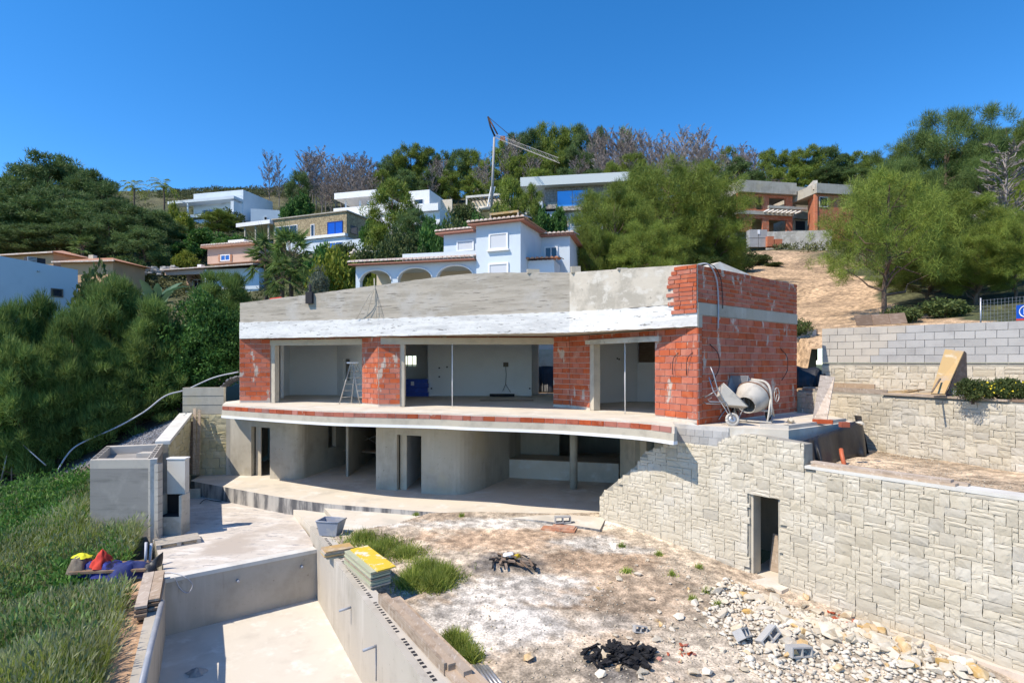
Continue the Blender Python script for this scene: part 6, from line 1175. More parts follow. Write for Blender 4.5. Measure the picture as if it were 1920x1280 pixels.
def rhomb(P, d, W, L, r):
    s = unit(np.cross(d, r.normal(size=P.shape))); V = np.stack([P, P + d * L * .5 - s * W / 2, P + d * L, P + d * L * .5 + s * W / 2], 1).reshape(-1, 3); return V, np.arange(len(V)).reshape(-1, 4)
def cloud(C, Rr, k, r, flat=.75, up=.3, out=1., jit=.5):
    n = len(C); d = unit(r.normal(size=(n * k, 3))); rad = np.repeat(Rr, k)[:, None] * r.random((n * k, 1)) ** .4
    P = np.repeat(C, k, 0) + d * rad * np.array((1, 1, flat)); return P, unit(d * out + np.array((0, 0, up)) + r.normal(size=d.shape) * jit)
def woody(g, p0, p1, r0, r1, r, bend=.08, n=4, sides=5):
    p0, p1 = Vector(p0), Vector(p1); L = (p1 - p0).length; pts = [p0.lerp(p1, k / n) + Vector([float(x) for x in r.normal(size=3)]) * L * bend * math.sin(math.pi * k / n) for k in range(n + 1)]
    tubeg(g, pts, [r0 + (r1 - r0) * k / n for k in range(n + 1)], sides, False); return pts
def gmesh(g, name, mat): me = bpy.data.meshes.new(name); me.from_pydata(g.v, [], g.f); me.materials.append(mat); me.polygons.foreach_set('use_smooth', [True] * len(g.f)); return me
def pine(seed, H, Rd, base, lobes, per, k, L, W, leaf, kind='round', up=.35, tr=.22, cl=.5, bark=mTrunk):
    r = np.random.default_rng(seed); g = G(); top = Vector((r.uniform(-.3, .3), r.uniform(-.3, .3), H * .93)); tp = woody(g, (0, 0, -.3), top, tr, tr * .2, r, .02, 7, 7); C = []; R_ = []
    for i in range(lobes):
        t = (i + .5) / lobes; h = base + (H * .96 - base) * t ** .9
        pr = {'round': math.sin(math.pi * (.16 + .76 * t)) ** .8, 'cone': (1 - t) ** .75 * .95 + .1, 'wide': math.sin(math.pi * (.3 + .62 * t)) ** .7, 'bush': math.sin(math.pi * (.32 + .6 * t)) ** .6}[kind]
        a = i * 2.4 + r.uniform(-.4, .4); rr = Rd * pr * r.uniform(.5, .88); c = np.array((math.cos(a) * rr, math.sin(a) * rr, h + r.uniform(-.2, .2)))
        f_ = max(0, min(1, (h - .12 * H) / (H * .93))); q = tp[0].lerp(tp[-1], f_ * .9); woody(g, q, c, tr * .42 * (1 - t * .6), .015, r, .1, 3, 4)
        m = max(3, int(per * (pr + .25))); sp = Rd * (.14 if 'far' not in leaf.name and Rd > 3.9 else .165) * (pr * .8 + .35); C.append(c + r.normal(size=(m, 3)) * np.array((sp, sp, sp * .5))); R_.append(r.uniform(.55, 1.15, m) * cl)
    C = np.concatenate(C); R_ = np.concatenate(R_); C[:, 2] = np.clip(C[:, 2], base * .6 if base > .4 else .15, H)
    P, d = cloud(C, R_, k, r, .7, up); V, F = tris(P, d, W * r.uniform(.7, 1.3, len(P)), L * r.uniform(.7, 1.3, len(P)), r)
    return dict(H=H, R=Rd, parts=[('trunk', gmesh(g, 'trunk', bark)), ('crown', npmesh('crown', V, F, leaf))])
def leafy(seed, H, Rd, n, k, L, W, leaf, cl=.4, stem=True, up=.2):
    r = np.random.default_rng(seed); d = unit(r.normal(size=(n, 3))); C = d * (r.random((n, 1)) ** .33) * np.array((Rd, Rd, H / 2)) * .88 + np.array((0, 0, H * .52)); C[:, 2] = np.maximum(C[:, 2], .1); C[:, :2] *= (1 + .15 * np.sin(C[:, 2:3] * 2.3 + seed))
    P, dd = cloud(C, r.uniform(.6, 1.2, n) * cl, k, r, .8, up, 1, .8); V, F = rhomb(P, dd, W, L, r); g = G()
    for j in range(5): woody(g, (r.uniform(-.1, .1), r.uniform(-.1, .1), -.2), (*(C[j][:2] * .7), float(C[j][2])), .05, .012, r, .06, 3, 4)
    return dict(H=H, R=Rd, parts=[('stem', gmesh(g, 'stem', mTrunk)), ('foliage', npmesh('foliage', V, F, leaf))])
def dead(seed, H, Rd):
    r = np.random.default_rng(seed); g = G(); tp = woody(g, (0, 0, -.3), (r.uniform(-.4, .4), 0, H), .16, .02, r, .02, 6, 5)
    for i in range(30):
        t = .22 + .75 * (i + r.random()) / 30; q = tp[0].lerp(tp[-1], t); a = i * 2.4; Lb = Rd * (1.2 - t) ** .5 * r.uniform(.35, .95); a += r.uniform(-.8, .8); e = q + Vector((math.cos(a) * Lb, math.sin(a) * Lb, Lb * r.uniform(.4, 1.5))); bp2 = woody(g, q, e, .06, .022, r, .1, 3, 3)
        for j in range(11):
            s_ = bp2[0].lerp(bp2[-1], r.uniform(.25, 1)); b = a + r.uniform(-1.3, 1.3); l2 = Lb * r.uniform(.2, .45); e2 = s_ + Vector((math.cos(b) * l2, math.sin(b) * l2, l2 * r.uniform(.1, .9))); woody(g, s_, e2, .03, .02, r, .08, 2, 3)
            for _ in range(5): s3 = s_.lerp(e2, r.uniform(.3, 1)); b3 = b + r.uniform(-1, 1); l3 = l2 * .5; woody(g, s3, s3 + Vector((math.cos(b3) * l3, math.sin(b3) * l3, l3 * r.uniform(.1, .9))), .022, .018, r, 0, 1, 3)
    me = gmesh(g, 'branches', mDead); return dict(H=H, R=Rd, parts=[('branches', me)])
def fan_palm(seed, H, Rd, nf=34, sk=True):
    r = np.random.default_rng(seed); g = G(); tubeg(g, [(0, 0, -.3), (.05, 0, H * .4), (0, .05, H * .72)], [.22, .17, .2], 8, False); V = []; top = np.array((0, 0, H * .72))
    P, dd, Wd, Ld = [], [], [], []
    for i in range(nf):
        a = i * 2.4; el = r.uniform(-.5, 1.3); d = np.array((math.cos(a) * math.cos(el), math.sin(a) * math.cos(el), math.sin(el))); c = top + d * Rd * r.uniform(.45, .6); tubeg(g, [top, c], .018, 3, False); side = np.cross(d, (0, 0, 1)); side /= np.linalg.norm(side) + 1e-6
        for j in range(20):
            b = (j / 19 - .5) * 3.6; l = d * math.cos(b) + side * math.sin(b) + np.array((0, 0, -.35)); P.append(c); dd.append(l / np.linalg.norm(l)); Wd.append(.09); Ld.append(Rd * .45 * r.uniform(.85, 1.1))
    V, F = tris(np.array(P), np.array(dd), np.array(Wd), np.array(Ld), r); return dict(H=H, R=Rd, parts=[('trunk', gmesh(g, 'trunk', mTrunk)), ('fronds', npmesh('fronds', V, F, lPalm))])
def feather_palm(seed, H, Rd, nf=16):
    r = np.random.default_rng(seed); g = G(); tubeg(g, [(0, 0, -.3), (.1, 0, H * .5), (0, 0, H * .78)], [.2, .15, .13], 7, False); P, dd, Wd, Ld = [], [], [], []
    for i in range(nf):
        a = i * 2.4 + r.uniform(-.2, .2); el = r.uniform(.2, 1.2); c = np.array((0, 0, H * .78)); st = Rd / 14; e = el
        for j in range(16):
            d = np.array((math.cos(a) * math.cos(e), math.sin(a) * math.cos(e), math.sin(e))); c = c + d * st; e -= .11; s = np.array((-math.sin(a), math.cos(a), 0))
            for q in (-1, 1):
                l = s * q + d * .5 + np.array((0, 0, -.45)); P.append(c); dd.append(l / np.linalg.norm(l)); Wd.append(.1); Ld.append(Rd * .3 * (1 - abs(j / 16 - .45)))
    V, F = tris(np.array(P), np.array(dd), np.array(Wd), np.array(Ld), r); return dict(H=H, R=Rd, parts=[('trunk', gmesh(g, 'trunk', mTrunk)), ('fronds', npmesh('fronds', V, F, lYell))])
def banana(seed, H, Rd):
    r = np.random.default_rng(seed); g = G(); st = G()
    for i in range(16):
        a = i * 2.4; b = Vector((r.uniform(-.5, .5), r.uniform(-.4, .4), 0)); h0 = H * r.uniform(.35, .6); tubeg(st, [b, b + Vector((0, 0, h0))], [.09, .05], 6, False); e = r.uniform(.75, 1.35); c = b + Vector((0, 0, h0)); s = Vector((-math.sin(a), math.cos(a), 0)); pts = []
        for j in range(7): d = Vector((math.cos(a) * math.cos(e), math.sin(a) * math.cos(e), math.sin(e))); pts.append((c.copy(), .24 * math.sin(math.pi * min(.97, (j + .4) / 7)))); c = c + d * H * .09; e -= .2
        v = []; 
        for c2, w_ in pts: v += [c2 - s * w_ + Vector((0, 0, -w_ * .2)), c2, c2 + s * w_ + Vector((0, 0, -w_ * .2))]
        g.add(v, [(3 * j + q, 3 * j + q + 1, 3 * j + q + 4, 3 * j + q + 3) for j in range(6) for q in (0, 1)])
    return dict(H=H, R=Rd, parts=[('stalks', gmesh(st, 'stalks', lBan)), ('leaves', gmesh(g, 'leaves', lBan))])
PROTO = {}
def proto(k, fn, *a, **kw): PROTO[k] = fn(*a, **kw)
for i in range(3): proto(f'near{i}', pine, 100 + i, 8., 4., 1.6, 32, 17, 150, .3, .021, lPine, 'round', .45, .2, .46)
for i in range(2): proto(f'wide{i}', pine, 110 + i, 7., 4.6, 2.0, 36, 16, 150, .3, .021, lPine, 'wide', .4, .19, .44)
lPineN = LEAF('darker_pine_needles', (.055, .1, .025), (.17, .235, .06), .25)  # darker needles set the pines behind apart from the nearest one
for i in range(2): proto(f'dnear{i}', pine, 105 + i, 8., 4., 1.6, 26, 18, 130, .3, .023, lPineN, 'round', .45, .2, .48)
proto('airy', pine, 117, 7., 4.6, 2.3, 34, 11, 120, .3, .02, lPine, 'wide', .4, .19, .4)
for i in range(3): proto(f'young{i}', pine, 120 + i, 6., 2.2, .3, 34, 12, 100, .34, .036, lPineY, 'cone' if i == 1 else 'bush', 1.1, .09, .42)
for i in range(4): proto(f'far{i}', pine, 130 + i, 10., 3.6, 2.0, 16, 11, 70, .5, .1, lPineD, 'round' if i < 3 else 'wide', .35, .2, .75)
for i in range(3): proto(f'farl{i}', pine, 140 + i, 10., 3.8, 1.6, 16, 12, 70, .5, .1, lPine, 'round', .35, .2, .8)
for i in range(4): proto(f'dead{i}', dead, 150 + i, 9., 3.)
for i in range(2): proto(f'broad{i}', leafy, 160 + i, 4., 2., 170, 60, .17, .09, lBroad, .42)
for i in range(2): proto(f'bush{i}', leafy, 165 + i, 2., 1.4, 90, 55, .16, .08, lBush, .32)
proto('yell0', leafy, 170, 2., 1.4, 90, 55, .17, .1, lYell, .32); proto('ball', leafy, 172, 2., 1., 130, 60, .1, .05, lGreyB, .22); proto('broadfar', leafy, 173, 3., 1.7, 80, 50, .24, .16, lBroad, .4); proto('bushfar', leafy, 174, 2., 1.5, 60, 50, .22, .13, lBush, .4)
proto('fan0', fan_palm, 180, 5., 2.2); proto('fan1', fan_palm, 181, 5., 2.2); proto('feather', feather_palm, 182, 7., 2.6); proto('banana', banana, 183, 4., 1.6)
NAMES = dict(dnear='pine_tree', airy='pine_tree', near='pine_tree', wide='pine_tree', young='young_pine', far='pine_tree', farl='pine_tree', dead='dead_tree', broad='broadleaf_shrub', bush='bush', yell='yellow_green_shrub', ball='clipped_bush', broadfar='small_tree', bushfar='bush', fan='fan_palm', feather='palm_tree', banana='banana_plant')
CATS = dict(pine_tree='pine', young_pine='pine', dead_tree='dead tree', broadleaf_shrub='shrub', bush='bush', yellow_green_shrub='shrub', clipped_bush='bush', small_tree='tree', fan_palm='palm', palm_tree='palm', banana_plant='banana plant')
def tree(kind, px, pyt, Y, label, group=None, w=None, z=None, rz=None, sc=None):
    p = PROTO[kind]; X = (px - 960) * Y / FL; zg = th1(X, Y) if z is None else z; Hh = (HY - pyt) * Y / FL - zg; Hh = max(Hh, p['H'] * .12); sz = Hh / p['H']; sx = (w * Y / FL / 2 / p['R']) if w else sz
    nm = NAMES[kind.rstrip('0123456789')]; t = T(nm, label, CATS[nm], (X, Y, zg), group)
    for n_, me in p['parts']: o = bpy.data.objects.new(n_, me); COL.objects.link(o); o.parent = t
    t.rotation_euler = (0, 0, rnd.uniform(0, 6.28) if rz is None else rz); t.scale = (sx, sx, sz); return t
# --- left hedge of young pines
G1 = 'young pines in the left hedge'
for k, (px, pt, Y, w, lab) in enumerate(((18, 566, 25.5, 105, 'young pine at the left frame edge of the hedge'), (75, 554, 26.5, 120, 'young pine with brown tips in front of the plain white house'), (140, 585, 24.8, 110, 'lower young pine in the front row of the left hedge'), (215, 520, 27.5, 135, 'tallest young pine of the left hedge, beside the banana plant'), (286, 560, 26.6, 130, 'young pine between the tallest hedge pine and the glossy shrub'), (-30, 590, 24, 130, 'young pine cut off by the left frame edge'), (40, 640, 23.6, 130, 'bushy young pine low in the left corner of the hedge'), (190, 640, 25.2, 140, 'shaded bushy young pine low in the hedge middle'), (425, 514, 33, 110, 'young pine rising behind the glossy shrub near the parapet'), (110, 640, 24.4, 120, 'dark young pine low in the hedge above the gravel slope'), (260, 655, 26.2, 120, 'dark young pine above the white hose'))): tree(f'young{k % 3}', px, pt, Y, lab, G1, w)
tree('broad0', 375, 545, 27.6, 'tall glossy broadleaf shrub left of the brick corner', 'glossy shrubs', 130); tree('broad1', 430, 570, 28.4, 'dark glossy shrub pressed against the brick corner', 'glossy shrubs', 110); tree('broad1', 330, 610, 27.6, 'lower glossy shrub between young pines and tall shrub', 'glossy shrubs', 110); tree('broad0', 60, 720, 24.6, 'dark undergrowth shrub below the left hedge pines', 'undergrowth shrubs', 150); tree('broad1', 215, 705, 26.2, 'yellowish lit undergrowth shrub above the hose', 'undergrowth shrubs', 130); tree('broad0', 400, 640, 27.6, 'shaded shrub at the end of the hose', 'undergrowth shrubs', 120); tree('broad1', 300, 665, 26.8, 'shaded shrub over the middle of the hose', 'undergrowth shrubs', 120)
tree('banana', 292, 500, 33, 'banana plant with big pale leaves behind the hedge', None, 110); tree('bushfar', 185, 505, 41, 'dense blue-green bush beside the plain white house corner', None, 90)
tree('fan0', 500, 440, 38, 'fan palm, left of the pair, in front of the pink villa', 'fan palms', 95); tree('fan1', 545, 428, 37, 'fan palm, right and taller of the pair, left of the citrus shrub', 'fan palms', 105); tree('fan0', 530, 480, 36, 'short young fan palm below the taller pair', 'fan palms', 90, rz=2.)
tree('ball', 598, 498, 35, 'round clipped grey bush behind the left parapet', None, 52); tree('yell0', 625, 462, 40, 'yellow-green citrus shrub left of the villa loggia', None, 90); tree('yell0', 655, 480, 41, 'second citrus shrub touching the loggia corner', None, 60, rz=2); tree('broadfar', 610, 458, 46, 'green shrub above the citrus shrub', None, 70)
tree('yell0', 705, 505, 38.5, 'shrub seen through the first arch of the villa', None, 40, z=2.5)
# --- far left wood
G2 = 'pines of the dense left wood'
for k, (px, pt, Y, w) in enumerate(((-20, 350, 78, 110), (15, 338, 80, 100), (50, 312, 82, 110), (92, 292, 80, 120), (130, 296, 84, 110), (165, 318, 80, 100), (195, 342, 78, 90), (20, 380, 70, 110), (70, 362, 71, 120), (120, 355, 72, 110), (165, 375, 70, 100), (40, 425, 64, 110), (100, 420, 65, 110), (225, 375, 73, 95), (262, 388, 71, 110), (300, 395, 74, 80), (205, 400, 67, 80), (150, 415, 66, 80), (-15, 420, 66, 100), (270, 425, 66, 90), (-70, 345, 80, 110), (-110, 360, 76, 110), (-60, 400, 68, 110), (-160, 370, 78, 110))):
    tree(f'far{k % 4}', px, pt, Y, ('dark pine in the dense wood above the orange tiled house' if px < 210 else 'dark pine at the right edge of the left wood'), G2 if px < 210 else 'pines at the edge of the left wood', w)
tree('fan1', 155, 442, 60, 'bright fan palm in front of the dark left wood', None, 58); tree('bushfar', 250, 490, 62, 'low bush over the boulder wall', None, 60)
tree('feather', 252, 336, 112, 'feather palm, left of the two on the skyline', 'skyline palms', 55); tree('feather', 307, 333, 112, 'feather palm, right and taller of the two on the skyline', 'skyline palms', 55, rz=1.); tree('yell0', 325, 378, 100, 'yellow shrub left of the white modern house', None, 24); tree('yell0', 345, 398, 96, 'yellowish tree below the terrace of the white modern house', None, 40)
tree('farl1', 410, 393, 95, 'green pine in front of the white modern house', None, 70); tree('bushfar', 430, 395, 104, 'dark hedge bush under the terrace of the white modern house', None, 60); tree('broadfar', 385, 430, 76, 'leafy green tree above the pink villa roof', None, 80); tree('broadfar', 350, 452, 72, 'leafy green tree left of the pink villa', None, 60); tree('yell0', 350, 470, 66, 'low yellow-green shrub beside the pink villa chimney', None, 50); tree('broadfar', 440, 440, 74, 'leafy tree between pink villa and stone-clad house', None, 70)
tree('broadfar', 565, 363, 104, 'leafy tree right of the white garage block', None, 44); tree('broadfar', 545, 375, 100, 'smaller leafy tree at the garage corner', None, 40)
# --- dead trees and pines on the ridge
G3 = 'bare dead trees on the ridge'
def thick(L): return [q for px, pt, Y, w in L for q in ((px, pt, Y, w), (px + 8, pt + 7, Y - 5, w * .9), (px - 9, pt + 12, Y - 8, w * .9))]
for k, (px, pt, Y, w) in enumerate([(505, 294, 135, 38), (523, 298, 138, 34)] + thick(((580, 284, 140, 52), (602, 283, 142, 48), (632, 300, 138, 40), (655, 292, 136, 46), (682, 292, 136, 50), (700, 310, 134, 40), (640, 318, 130, 44), (668, 318, 130, 44), (690, 325, 128, 40), (612, 325, 128, 40)))): tree(f'dead{k % 4}', px, pt, Y, 'bare grey tree on the ridge left of the green pines' if px > 540 else 'bare grey tree of the lone pair on the left ridge', G3 if px > 540 else 'lone pair of bare trees', w)
for k, (px, pt, Y, w) in enumerate(thick(((905, 300, 135, 40), (960, 262, 138, 40), (1118, 248, 140, 50), (1140, 250, 142, 46), (1165, 247, 142, 56), (1190, 250, 142, 50), (1215, 256, 140, 46), (1245, 256, 140, 48), (1275, 252, 140, 50), (1305, 250, 140, 60), (1325, 262, 138, 46), (1350, 280, 136, 40), (1390, 276, 136, 44), (1125, 290, 130, 50), (1155, 288, 130, 50), (1190, 292, 130, 50), (1230, 285, 130, 50), (1265, 288, 128, 48), (1410, 280, 136, 44), (1430, 310, 130, 36), (1460, 325, 120, 36), (820, 300, 132, 36), (1000, 290, 132, 36), (1085, 290, 132, 40), (1300, 290, 130, 48)))): tree(f'dead{k % 4}', px, pt, Y, *[(('bare tree ' if i == 0 else 'bare trees ') + ('between the green pines left of and behind the crane' if px < 1100 else 'massed on the crest right of the crane' if px < 1340 else 'on the crest above the brick building site')) for i in (0, 1)], w)
G4 = 'pines on the hill crest'
def crest(px):
    for x, s in ((700, 'beside the bare trees at the left end of the crest'), (920, 'on the crest left of the crane mast'), (1115, 'on the crest behind and right of the crane'), (1345, 'among the bare trees of the crest'), (1435, 'on the crest above the big pine group'), (9999, 'on the crest above the brick building site')):
        if px < x: return 'green pine ' + s, 'pines ' + s
for k, (px, pt, Y, w) in enumerate(((560, 318, 122, 46), (725, 300, 138, 50), (745, 285, 140, 56), (770, 272, 140, 60), (800, 278, 140, 56), (830, 285, 138, 50), (860, 280, 138, 52), (885, 278, 138, 48), (910, 300, 134, 44), (715, 320, 128, 46), (760, 318, 126, 56), (805, 320, 126, 56), (845, 322, 126, 52), (885, 330, 124, 44), (940, 262, 138, 44), (965, 250, 142, 50), (990, 242, 144, 56), (1015, 235, 146, 60), (1045, 238, 146, 56), (1070, 235, 146, 54), (1092, 233, 144, 50), (1125, 238, 144, 40), (970, 290, 130, 56), (1005, 285, 130, 60), (1040, 285, 130, 60), (1075, 275, 132, 56), (1100, 285, 130, 44), (1175, 240, 146, 40), (1185, 285, 124, 56), (1150, 305, 120, 50), (1225, 320, 116, 60), (1275, 322, 112, 60), (1330, 300, 120, 40), (1365, 278, 134, 44), (1320, 330, 110, 60), (1385, 300, 108, 70), (1410, 320, 104, 60), (1440, 278, 126, 44), (1480, 282, 126, 56), (1515, 276, 126, 60), (1548, 272, 126, 60), (1575, 290, 124, 56), (1605, 288, 124, 60), (1630, 296, 122, 56), (1500, 310, 112, 60), (1550, 312, 110, 60), (1600, 318, 108, 60), (1460, 315, 116, 50), (930, 340, 118, 50), (1010, 315, 118, 60), (1060, 315, 116, 60), (1110, 318, 114, 60))): tree((f'far{k % 4}' if k % 5 < 2 else f'farl{k % 3}'), px, pt, Y, *crest(px), w)
# --- trees between the hillside houses
tree('farl0', 735, 342, 66, 'tall dark pine in front of the white flat house', None, 95); tree('far1', 775, 392, 62, 'dark lower tree right of the tall pine by the white flat house', None, 80); tree('bushfar', 745, 432, 58, 'round bush under the tall pine by the white flat house', None, 60); tree('broadfar', 700, 410, 70, 'leafy tree touching the right side of the stone-clad house', None, 50)
tree('farl1', 955, 331, 84, 'rounded pine left of the grey-roofed house', 'pines by the grey-roofed house', 52); tree('farl2', 995, 345, 82, 'rounded pine in front of the grey-roofed house', 'pines by the grey-roofed house', 46)
tree('broadfar', 1020, 387, 62, 'round leafy tree, left of the pair before the grey-roofed house', 'round tree pair', 34); tree('broadfar', 1047, 388, 62, 'round leafy tree, right of the pair before the grey-roofed house', 'round tree pair', 34)
tree('fan0', 822, 375, 90, 'small yellowish palm by the white flat house terrace', None, 26); tree('bushfar', 875, 382, 84, 'pale bush near the crane foot', None, 50)
for k, (px, pt, Y, w) in enumerate(((810, 408, 52, 50), (850, 402, 54, 56), (890, 400, 54, 56), (925, 402, 52, 50), (830, 420, 46, 44))): tree('bushfar' if k % 2 else 'broadfar', px, pt, Y, ('leftmost hedge shrub above the villa roof', 'second hedge shrub above the villa roof', 'third hedge shrub above the villa roof', 'hedge shrub beside the reed pergola', 'small rounded tree at the left of the villa upper block')[k], 'hedge above the villa', w)
for k, (px, pt, Y, w) in enumerate(((690, 462, 56, 60), (730, 455, 54, 60), (770, 468, 50, 50), (800, 470, 46, 44), (560, 470, 60, 60), (650, 455, 66, 50), (520, 470, 62, 60))): tree('bushfar', px, pt, Y, ('bush right of the pale rockery', 'bush above the loggia roof', 'bush left of the villa upper block', 'low bush against the villa parapet', 'bush behind the fan palms', 'bush in front of the stone-clad house base', 'bush between fan palms and pink villa')[k], 'bushes on the slope', w)
# --- the big pines behind the house, right half
G5 = 'big pines behind the brick house'
for k, (px, pt, Y, w, kd, lab) in enumerate(((1250, 310, 44, 250, 'wide0', 'broad pine crown filling the middle of the pine group behind the roof'), (1150, 350, 40, 190, 'near0', 'left pine of the group behind the parapet bend'), (1325, 335, 43, 170, 'near1', 'right pine of the group next to the brick building site'), (1105, 420, 37, 110, 'near2', 'low pine at the left foot of the pine group'), (1205, 415, 37, 170, 'near1', 'low front pine in the middle of the pine group'), (1300, 440, 42, 120, 'dnear0', 'low dark pine at the right foot of the pine group'))): tree(kd, px, pt, Y, lab, G5, w)
G6 = 'big pines on the right'
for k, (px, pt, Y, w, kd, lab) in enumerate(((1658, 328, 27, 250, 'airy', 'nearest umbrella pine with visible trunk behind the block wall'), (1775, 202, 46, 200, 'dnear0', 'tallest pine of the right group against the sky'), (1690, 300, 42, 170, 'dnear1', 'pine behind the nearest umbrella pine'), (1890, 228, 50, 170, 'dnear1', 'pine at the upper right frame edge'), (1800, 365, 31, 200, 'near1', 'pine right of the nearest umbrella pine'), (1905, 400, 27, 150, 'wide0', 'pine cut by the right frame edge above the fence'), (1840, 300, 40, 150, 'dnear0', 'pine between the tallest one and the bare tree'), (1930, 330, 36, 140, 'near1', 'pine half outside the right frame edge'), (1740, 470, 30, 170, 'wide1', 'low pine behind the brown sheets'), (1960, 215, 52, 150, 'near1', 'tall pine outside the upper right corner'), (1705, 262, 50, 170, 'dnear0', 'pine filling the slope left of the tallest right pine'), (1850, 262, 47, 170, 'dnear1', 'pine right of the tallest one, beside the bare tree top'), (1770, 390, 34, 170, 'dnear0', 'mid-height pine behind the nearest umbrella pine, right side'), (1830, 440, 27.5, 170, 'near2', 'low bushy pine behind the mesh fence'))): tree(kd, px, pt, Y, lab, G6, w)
tree('dead1', 1885, 285, 33, 'bare grey tree among the pines at the right edge', None, 150); tree('bushfar', 1690, 575, 25, 'scrubby bush right of the nearest pine trunk', None, 60); tree('bushfar', 1770, 560, 25, 'dry bush behind the block wall', None, 80); tree('bush0', 1420, 478, 56, 'dark scrub bush on the bare dirt bank', None, 60); tree('bush0', 1450, 492, 54, 'small dark scrub bush below the brick pallets', None, 40); tree('bush1', 1350, 478, 48, 'dark scrub bush at the right foot of the pine group', None, 70); tree('bush1', 1390, 470, 52, 'dark scrub bush left on the bare dirt bank', None, 70); tree('bushfar', 1500, 600, 24.5, 'dry brushwood heap at the corner of the brick side wall', None, 50)
for k, px in enumerate((1825, 1868, 1905)): tree('bush0', px, 708, 14.6 - k * .2, ('left', 'middle', 'right')[k] + ' clump of yellow-flowered plants on the upper terrace bed', 'flowering plants', 70, z=-1.0)
rf = np.random.default_rng(8); nF = 130; pF = np.stack([rf.uniform(11.6, 13.5, nF), rf.uniform(13.8, 15, nF), rf.uniform(-.85, -.45, nF)], 1); V, F = tris(pF, unit(rf.normal(size=(nF, 3))), .05, .05, rf); o = link('yellow_blossoms', npmesh('yellow_blossoms', V, F, mFlow)); o['kind'] = 'stuff'; tag(o, 'yellow blossoms on the terrace bed plants', 'flowers')
# --- hillside scrub, field grass, weeds
def stuffmesh(name, V, F, mat, label, cat): o = link(name, npmesh(name, V, F, mat)); o['kind'] = 'stuff'; return tag(o, label, cat)
r = np.random.default_rng(77); n = 2600; Yh = r.uniform(40, 190, n) ** 1.0; Xh = r.uniform(-.95, .8, n) * Yh; kp = ~inpoly(Xh, Yh, DIRTP); Xh, Yh = Xh[kp], Yh[kp]; Zh = th(Xh, Yh)
C = np.stack([Xh, Yh, Zh + .3], 1); P, d = cloud(C, r.uniform(.5, 1.5, len(C)), 60, r, .6, .3); V, F = tris(P, d, .16, .34, r); stuffmesh('hillside_scrub', V, F, lScrub, 'low dry scrub covering the hillside between houses and trees', 'scrub')
n = 1300; Yh = r.uniform(150, 235, n); Xh = r.uniform(-.62, -.2, n) * Yh; C = np.stack([Xh, Yh, th(Xh, Yh) + .5], 1); P, d = cloud(C, r.uniform(.6, 1.8, n), 40, r, .6, .3); V, F = tris(P, d, .25, .5, r); stuffmesh('skyline_scrub', V, F, lScrub, 'dark scrub along the left skyline', 'scrub')
FP = [(-6.4, 7.5), (-7.15, 9.7), (-8.45, 12), (-9.6, 14.0), (-10.2, 14.5), (-11.5, 17.5), (-13.35, 17.7), (-15.1, 20.6), (-16.5, 21), (-22.5, 21.3), (-21.5, 20), (-17, 15.5), (-12, 10.5), (-9, 8)]
X, Y = sample(FP, 85000, r); kp = ((X + 10.75) / 1.45) ** 2 + ((Y - 15.1) / .95) ** 2 > 1; X, Y = X[kp], Y[kp]; Z = th(X, Y); hmod = np.clip(.8 + .75 * vnoise(X, Y, .9, 51), .25, 1.5); dd = unit(np.stack([r.normal(.18, .25, len(X)), r.normal(0, .25, len(X)), np.ones(len(X))], 1)); Lg = r.uniform(.4, .95, len(X)) * hmod
V, F = tris(np.stack([X, Y, Z], 1), dd, r.uniform(.012, .026, len(X)), Lg, r); stuffmesh('field_grass', V, F, lGrass, 'tall green grass filling the field left of the pool', 'grass')
k = r.random(len(X)) < .4; P = np.stack([X, Y, Z], 1)[k] + dd[k] * Lg[k][:, None] * .85; V, F = rhomb(P, unit(dd[k] + r.normal(size=(k.sum(), 3)) * .25), .035, .2, r); stuffmesh('grass_seed_heads', V, F, lSeed, 'pale seed heads standing above the field grass', 'grass')
X, Y, Z_ = *sample(FP, 330, r), None; kp = ((X + 10.75) / 1.6) ** 2 + ((Y - 15.1) / 1.3) ** 2 > 1; X, Y = X[kp], Y[kp]; C = np.stack([X, Y, th(X, Y) + .35], 1); P, d = cloud(C, r.uniform(.16, .42, len(C)), 70, r, 1.5, 1.0, .6); V, F = rhomb(P, d, .045, .17, r); stuffmesh('tall_weeds', V, F, LEAF('tall_weed_leaves', (.1, .2, .05), (.3, .42, .14), .35), 'tall pale weeds rising out of the field grass', 'weeds')
X2, Y2 = sample(FP, 5000, r); kp = vnoise(X2, Y2, .6, 71) > .1; X2, Y2 = X2[kp], Y2[kp]; V, F = tris(np.stack([X2, Y2, th(X2, Y2)], 1), unit(np.stack([r.normal(.1, .35, len(X2)), r.normal(0, .35, len(X2)), np.ones(len(X2))], 1)), r.uniform(.01, .02, len(X2)), r.uniform(.5, 1.05, len(X2)), r); stuffmesh('dry_stalks', V, F, LEAF('dry_straw', (.3, .24, .12), (.5, .42, .25), .3), 'dry straw stalks standing in the green field', 'stalks')
X, Y = sample([(-13.4, 17.9), (-15.1, 20.8), (-17, 21.6), (-22, 22), (-21, 19.5), (-17.5, 16.2)], 650, r); C = np.stack([X, Y, th(X, Y) + .3], 1); P, d = cloud(C, r.uniform(.25, .7, len(C)), 60, r, 1.1, .5); V, F = rhomb(P, d, .06, .13, r); stuffmesh('field_herbs', V, F, lHerb, 'lush leafy herbs growing beside the plant room', 'herbs')
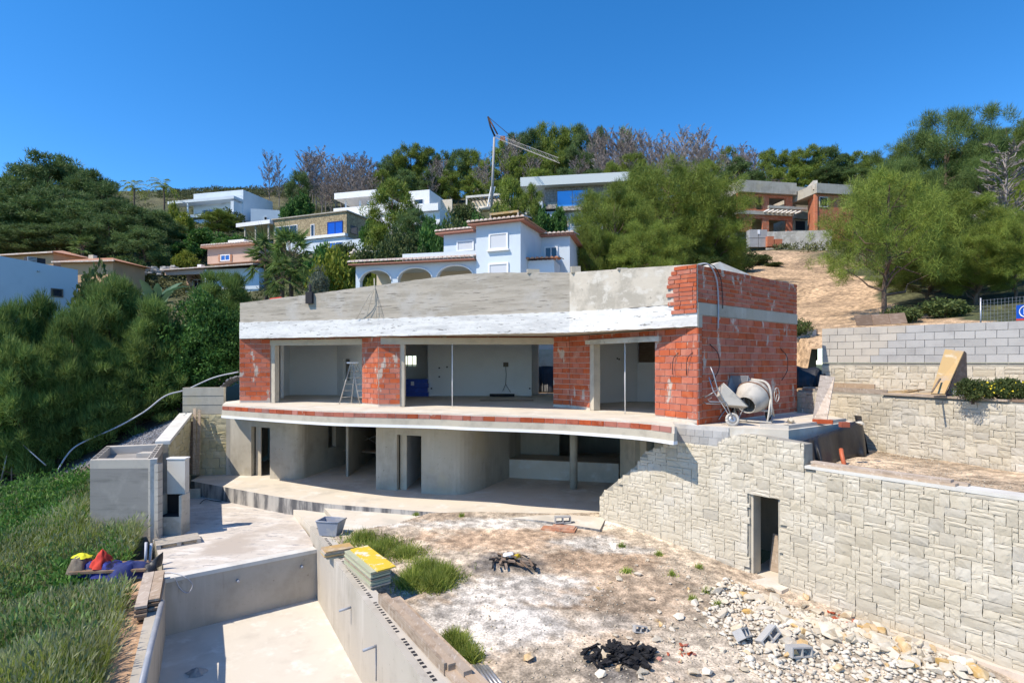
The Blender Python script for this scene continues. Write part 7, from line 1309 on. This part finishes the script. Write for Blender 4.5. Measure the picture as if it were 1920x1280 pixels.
X, Y = sample(FP, 500, r); kp = vnoise(X, Y, .8, 61) > .05; X, Y = X[kp], Y[kp]; C = np.stack([X, Y, th(X, Y) + .3], 1); P, d = cloud(C, r.uniform(.2, .5, len(C)), 55, r, .9, .6); V, F = rhomb(P, d, .06, .14, r); stuffmesh('field_weeds', V, F, lHerb, 'broad-leaved weeds between the field grass', 'weeds')
P = np.stack([r.uniform(-8.9, -8.2, 26), r.uniform(10.4, 11.6, 26), r.uniform(-5.6, -5.35, 26)], 1); V, F = tris(P, unit(r.normal(size=P.shape)), .05, .05, r); stuffmesh('field_flowers', V, F, mFlow, 'few yellow flowers at the pool side of the field', 'flowers')
def tuft(label, spots, n, L0, L1, spread=1.):
    P = []; LL = []
    for px, py, rad in spots:
        c = yp(px, py); a = r.uniform(0, 6.28, n); q = np.abs(r.normal(0, .55, n)) * rad; LL.append(np.clip(1.15 - .55 * q / rad, .3, 1) * r.uniform(.5, 1.1, n)); x, y = c.x + q * np.cos(a), c.y + q * np.sin(a) * .8; P.append(np.stack([x, y, yz(x, y)], 1))
    P = np.concatenate(P); d = unit(np.stack([r.normal(.05, .6, len(P)), r.normal(0, .6, len(P)), np.ones(len(P))], 1)); V, F = tris(P, d, r.uniform(.014, .032, len(P)), L1 * np.concatenate(LL), r); stuffmesh('weed_grass', V, F, lGrass, label, 'grass')
tuft('green grass patch beside the mortar tub and panel stack', [(680, 1012, .75), (720, 1025, .8), (760, 1040, .7), (700, 1040, .5)], 900, .12, .34); tuft('dense grass clump in the yard right of the panel stack', [(800, 1075, .62), (830, 1085, .55), (775, 1095, .5), (815, 1100, .45)], 1100, .2, .5); tuft('weedy grass clump beside the plank stack', [(862, 1215, .35), (880, 1235, .3), (850, 1200, .3)], 500, .12, .34); tuft('small green tufts dotted over the right yard', [(1175, 1072, .18), (1260, 1078, .14), (1235, 1040, .16), (1325, 1110, .14), (1300, 1125, .12), (1345, 1135, .12), (1310, 1065, .1), (780, 966, .1), (865, 968, .1), (1165, 1024, .1)], 90, .06, .18)
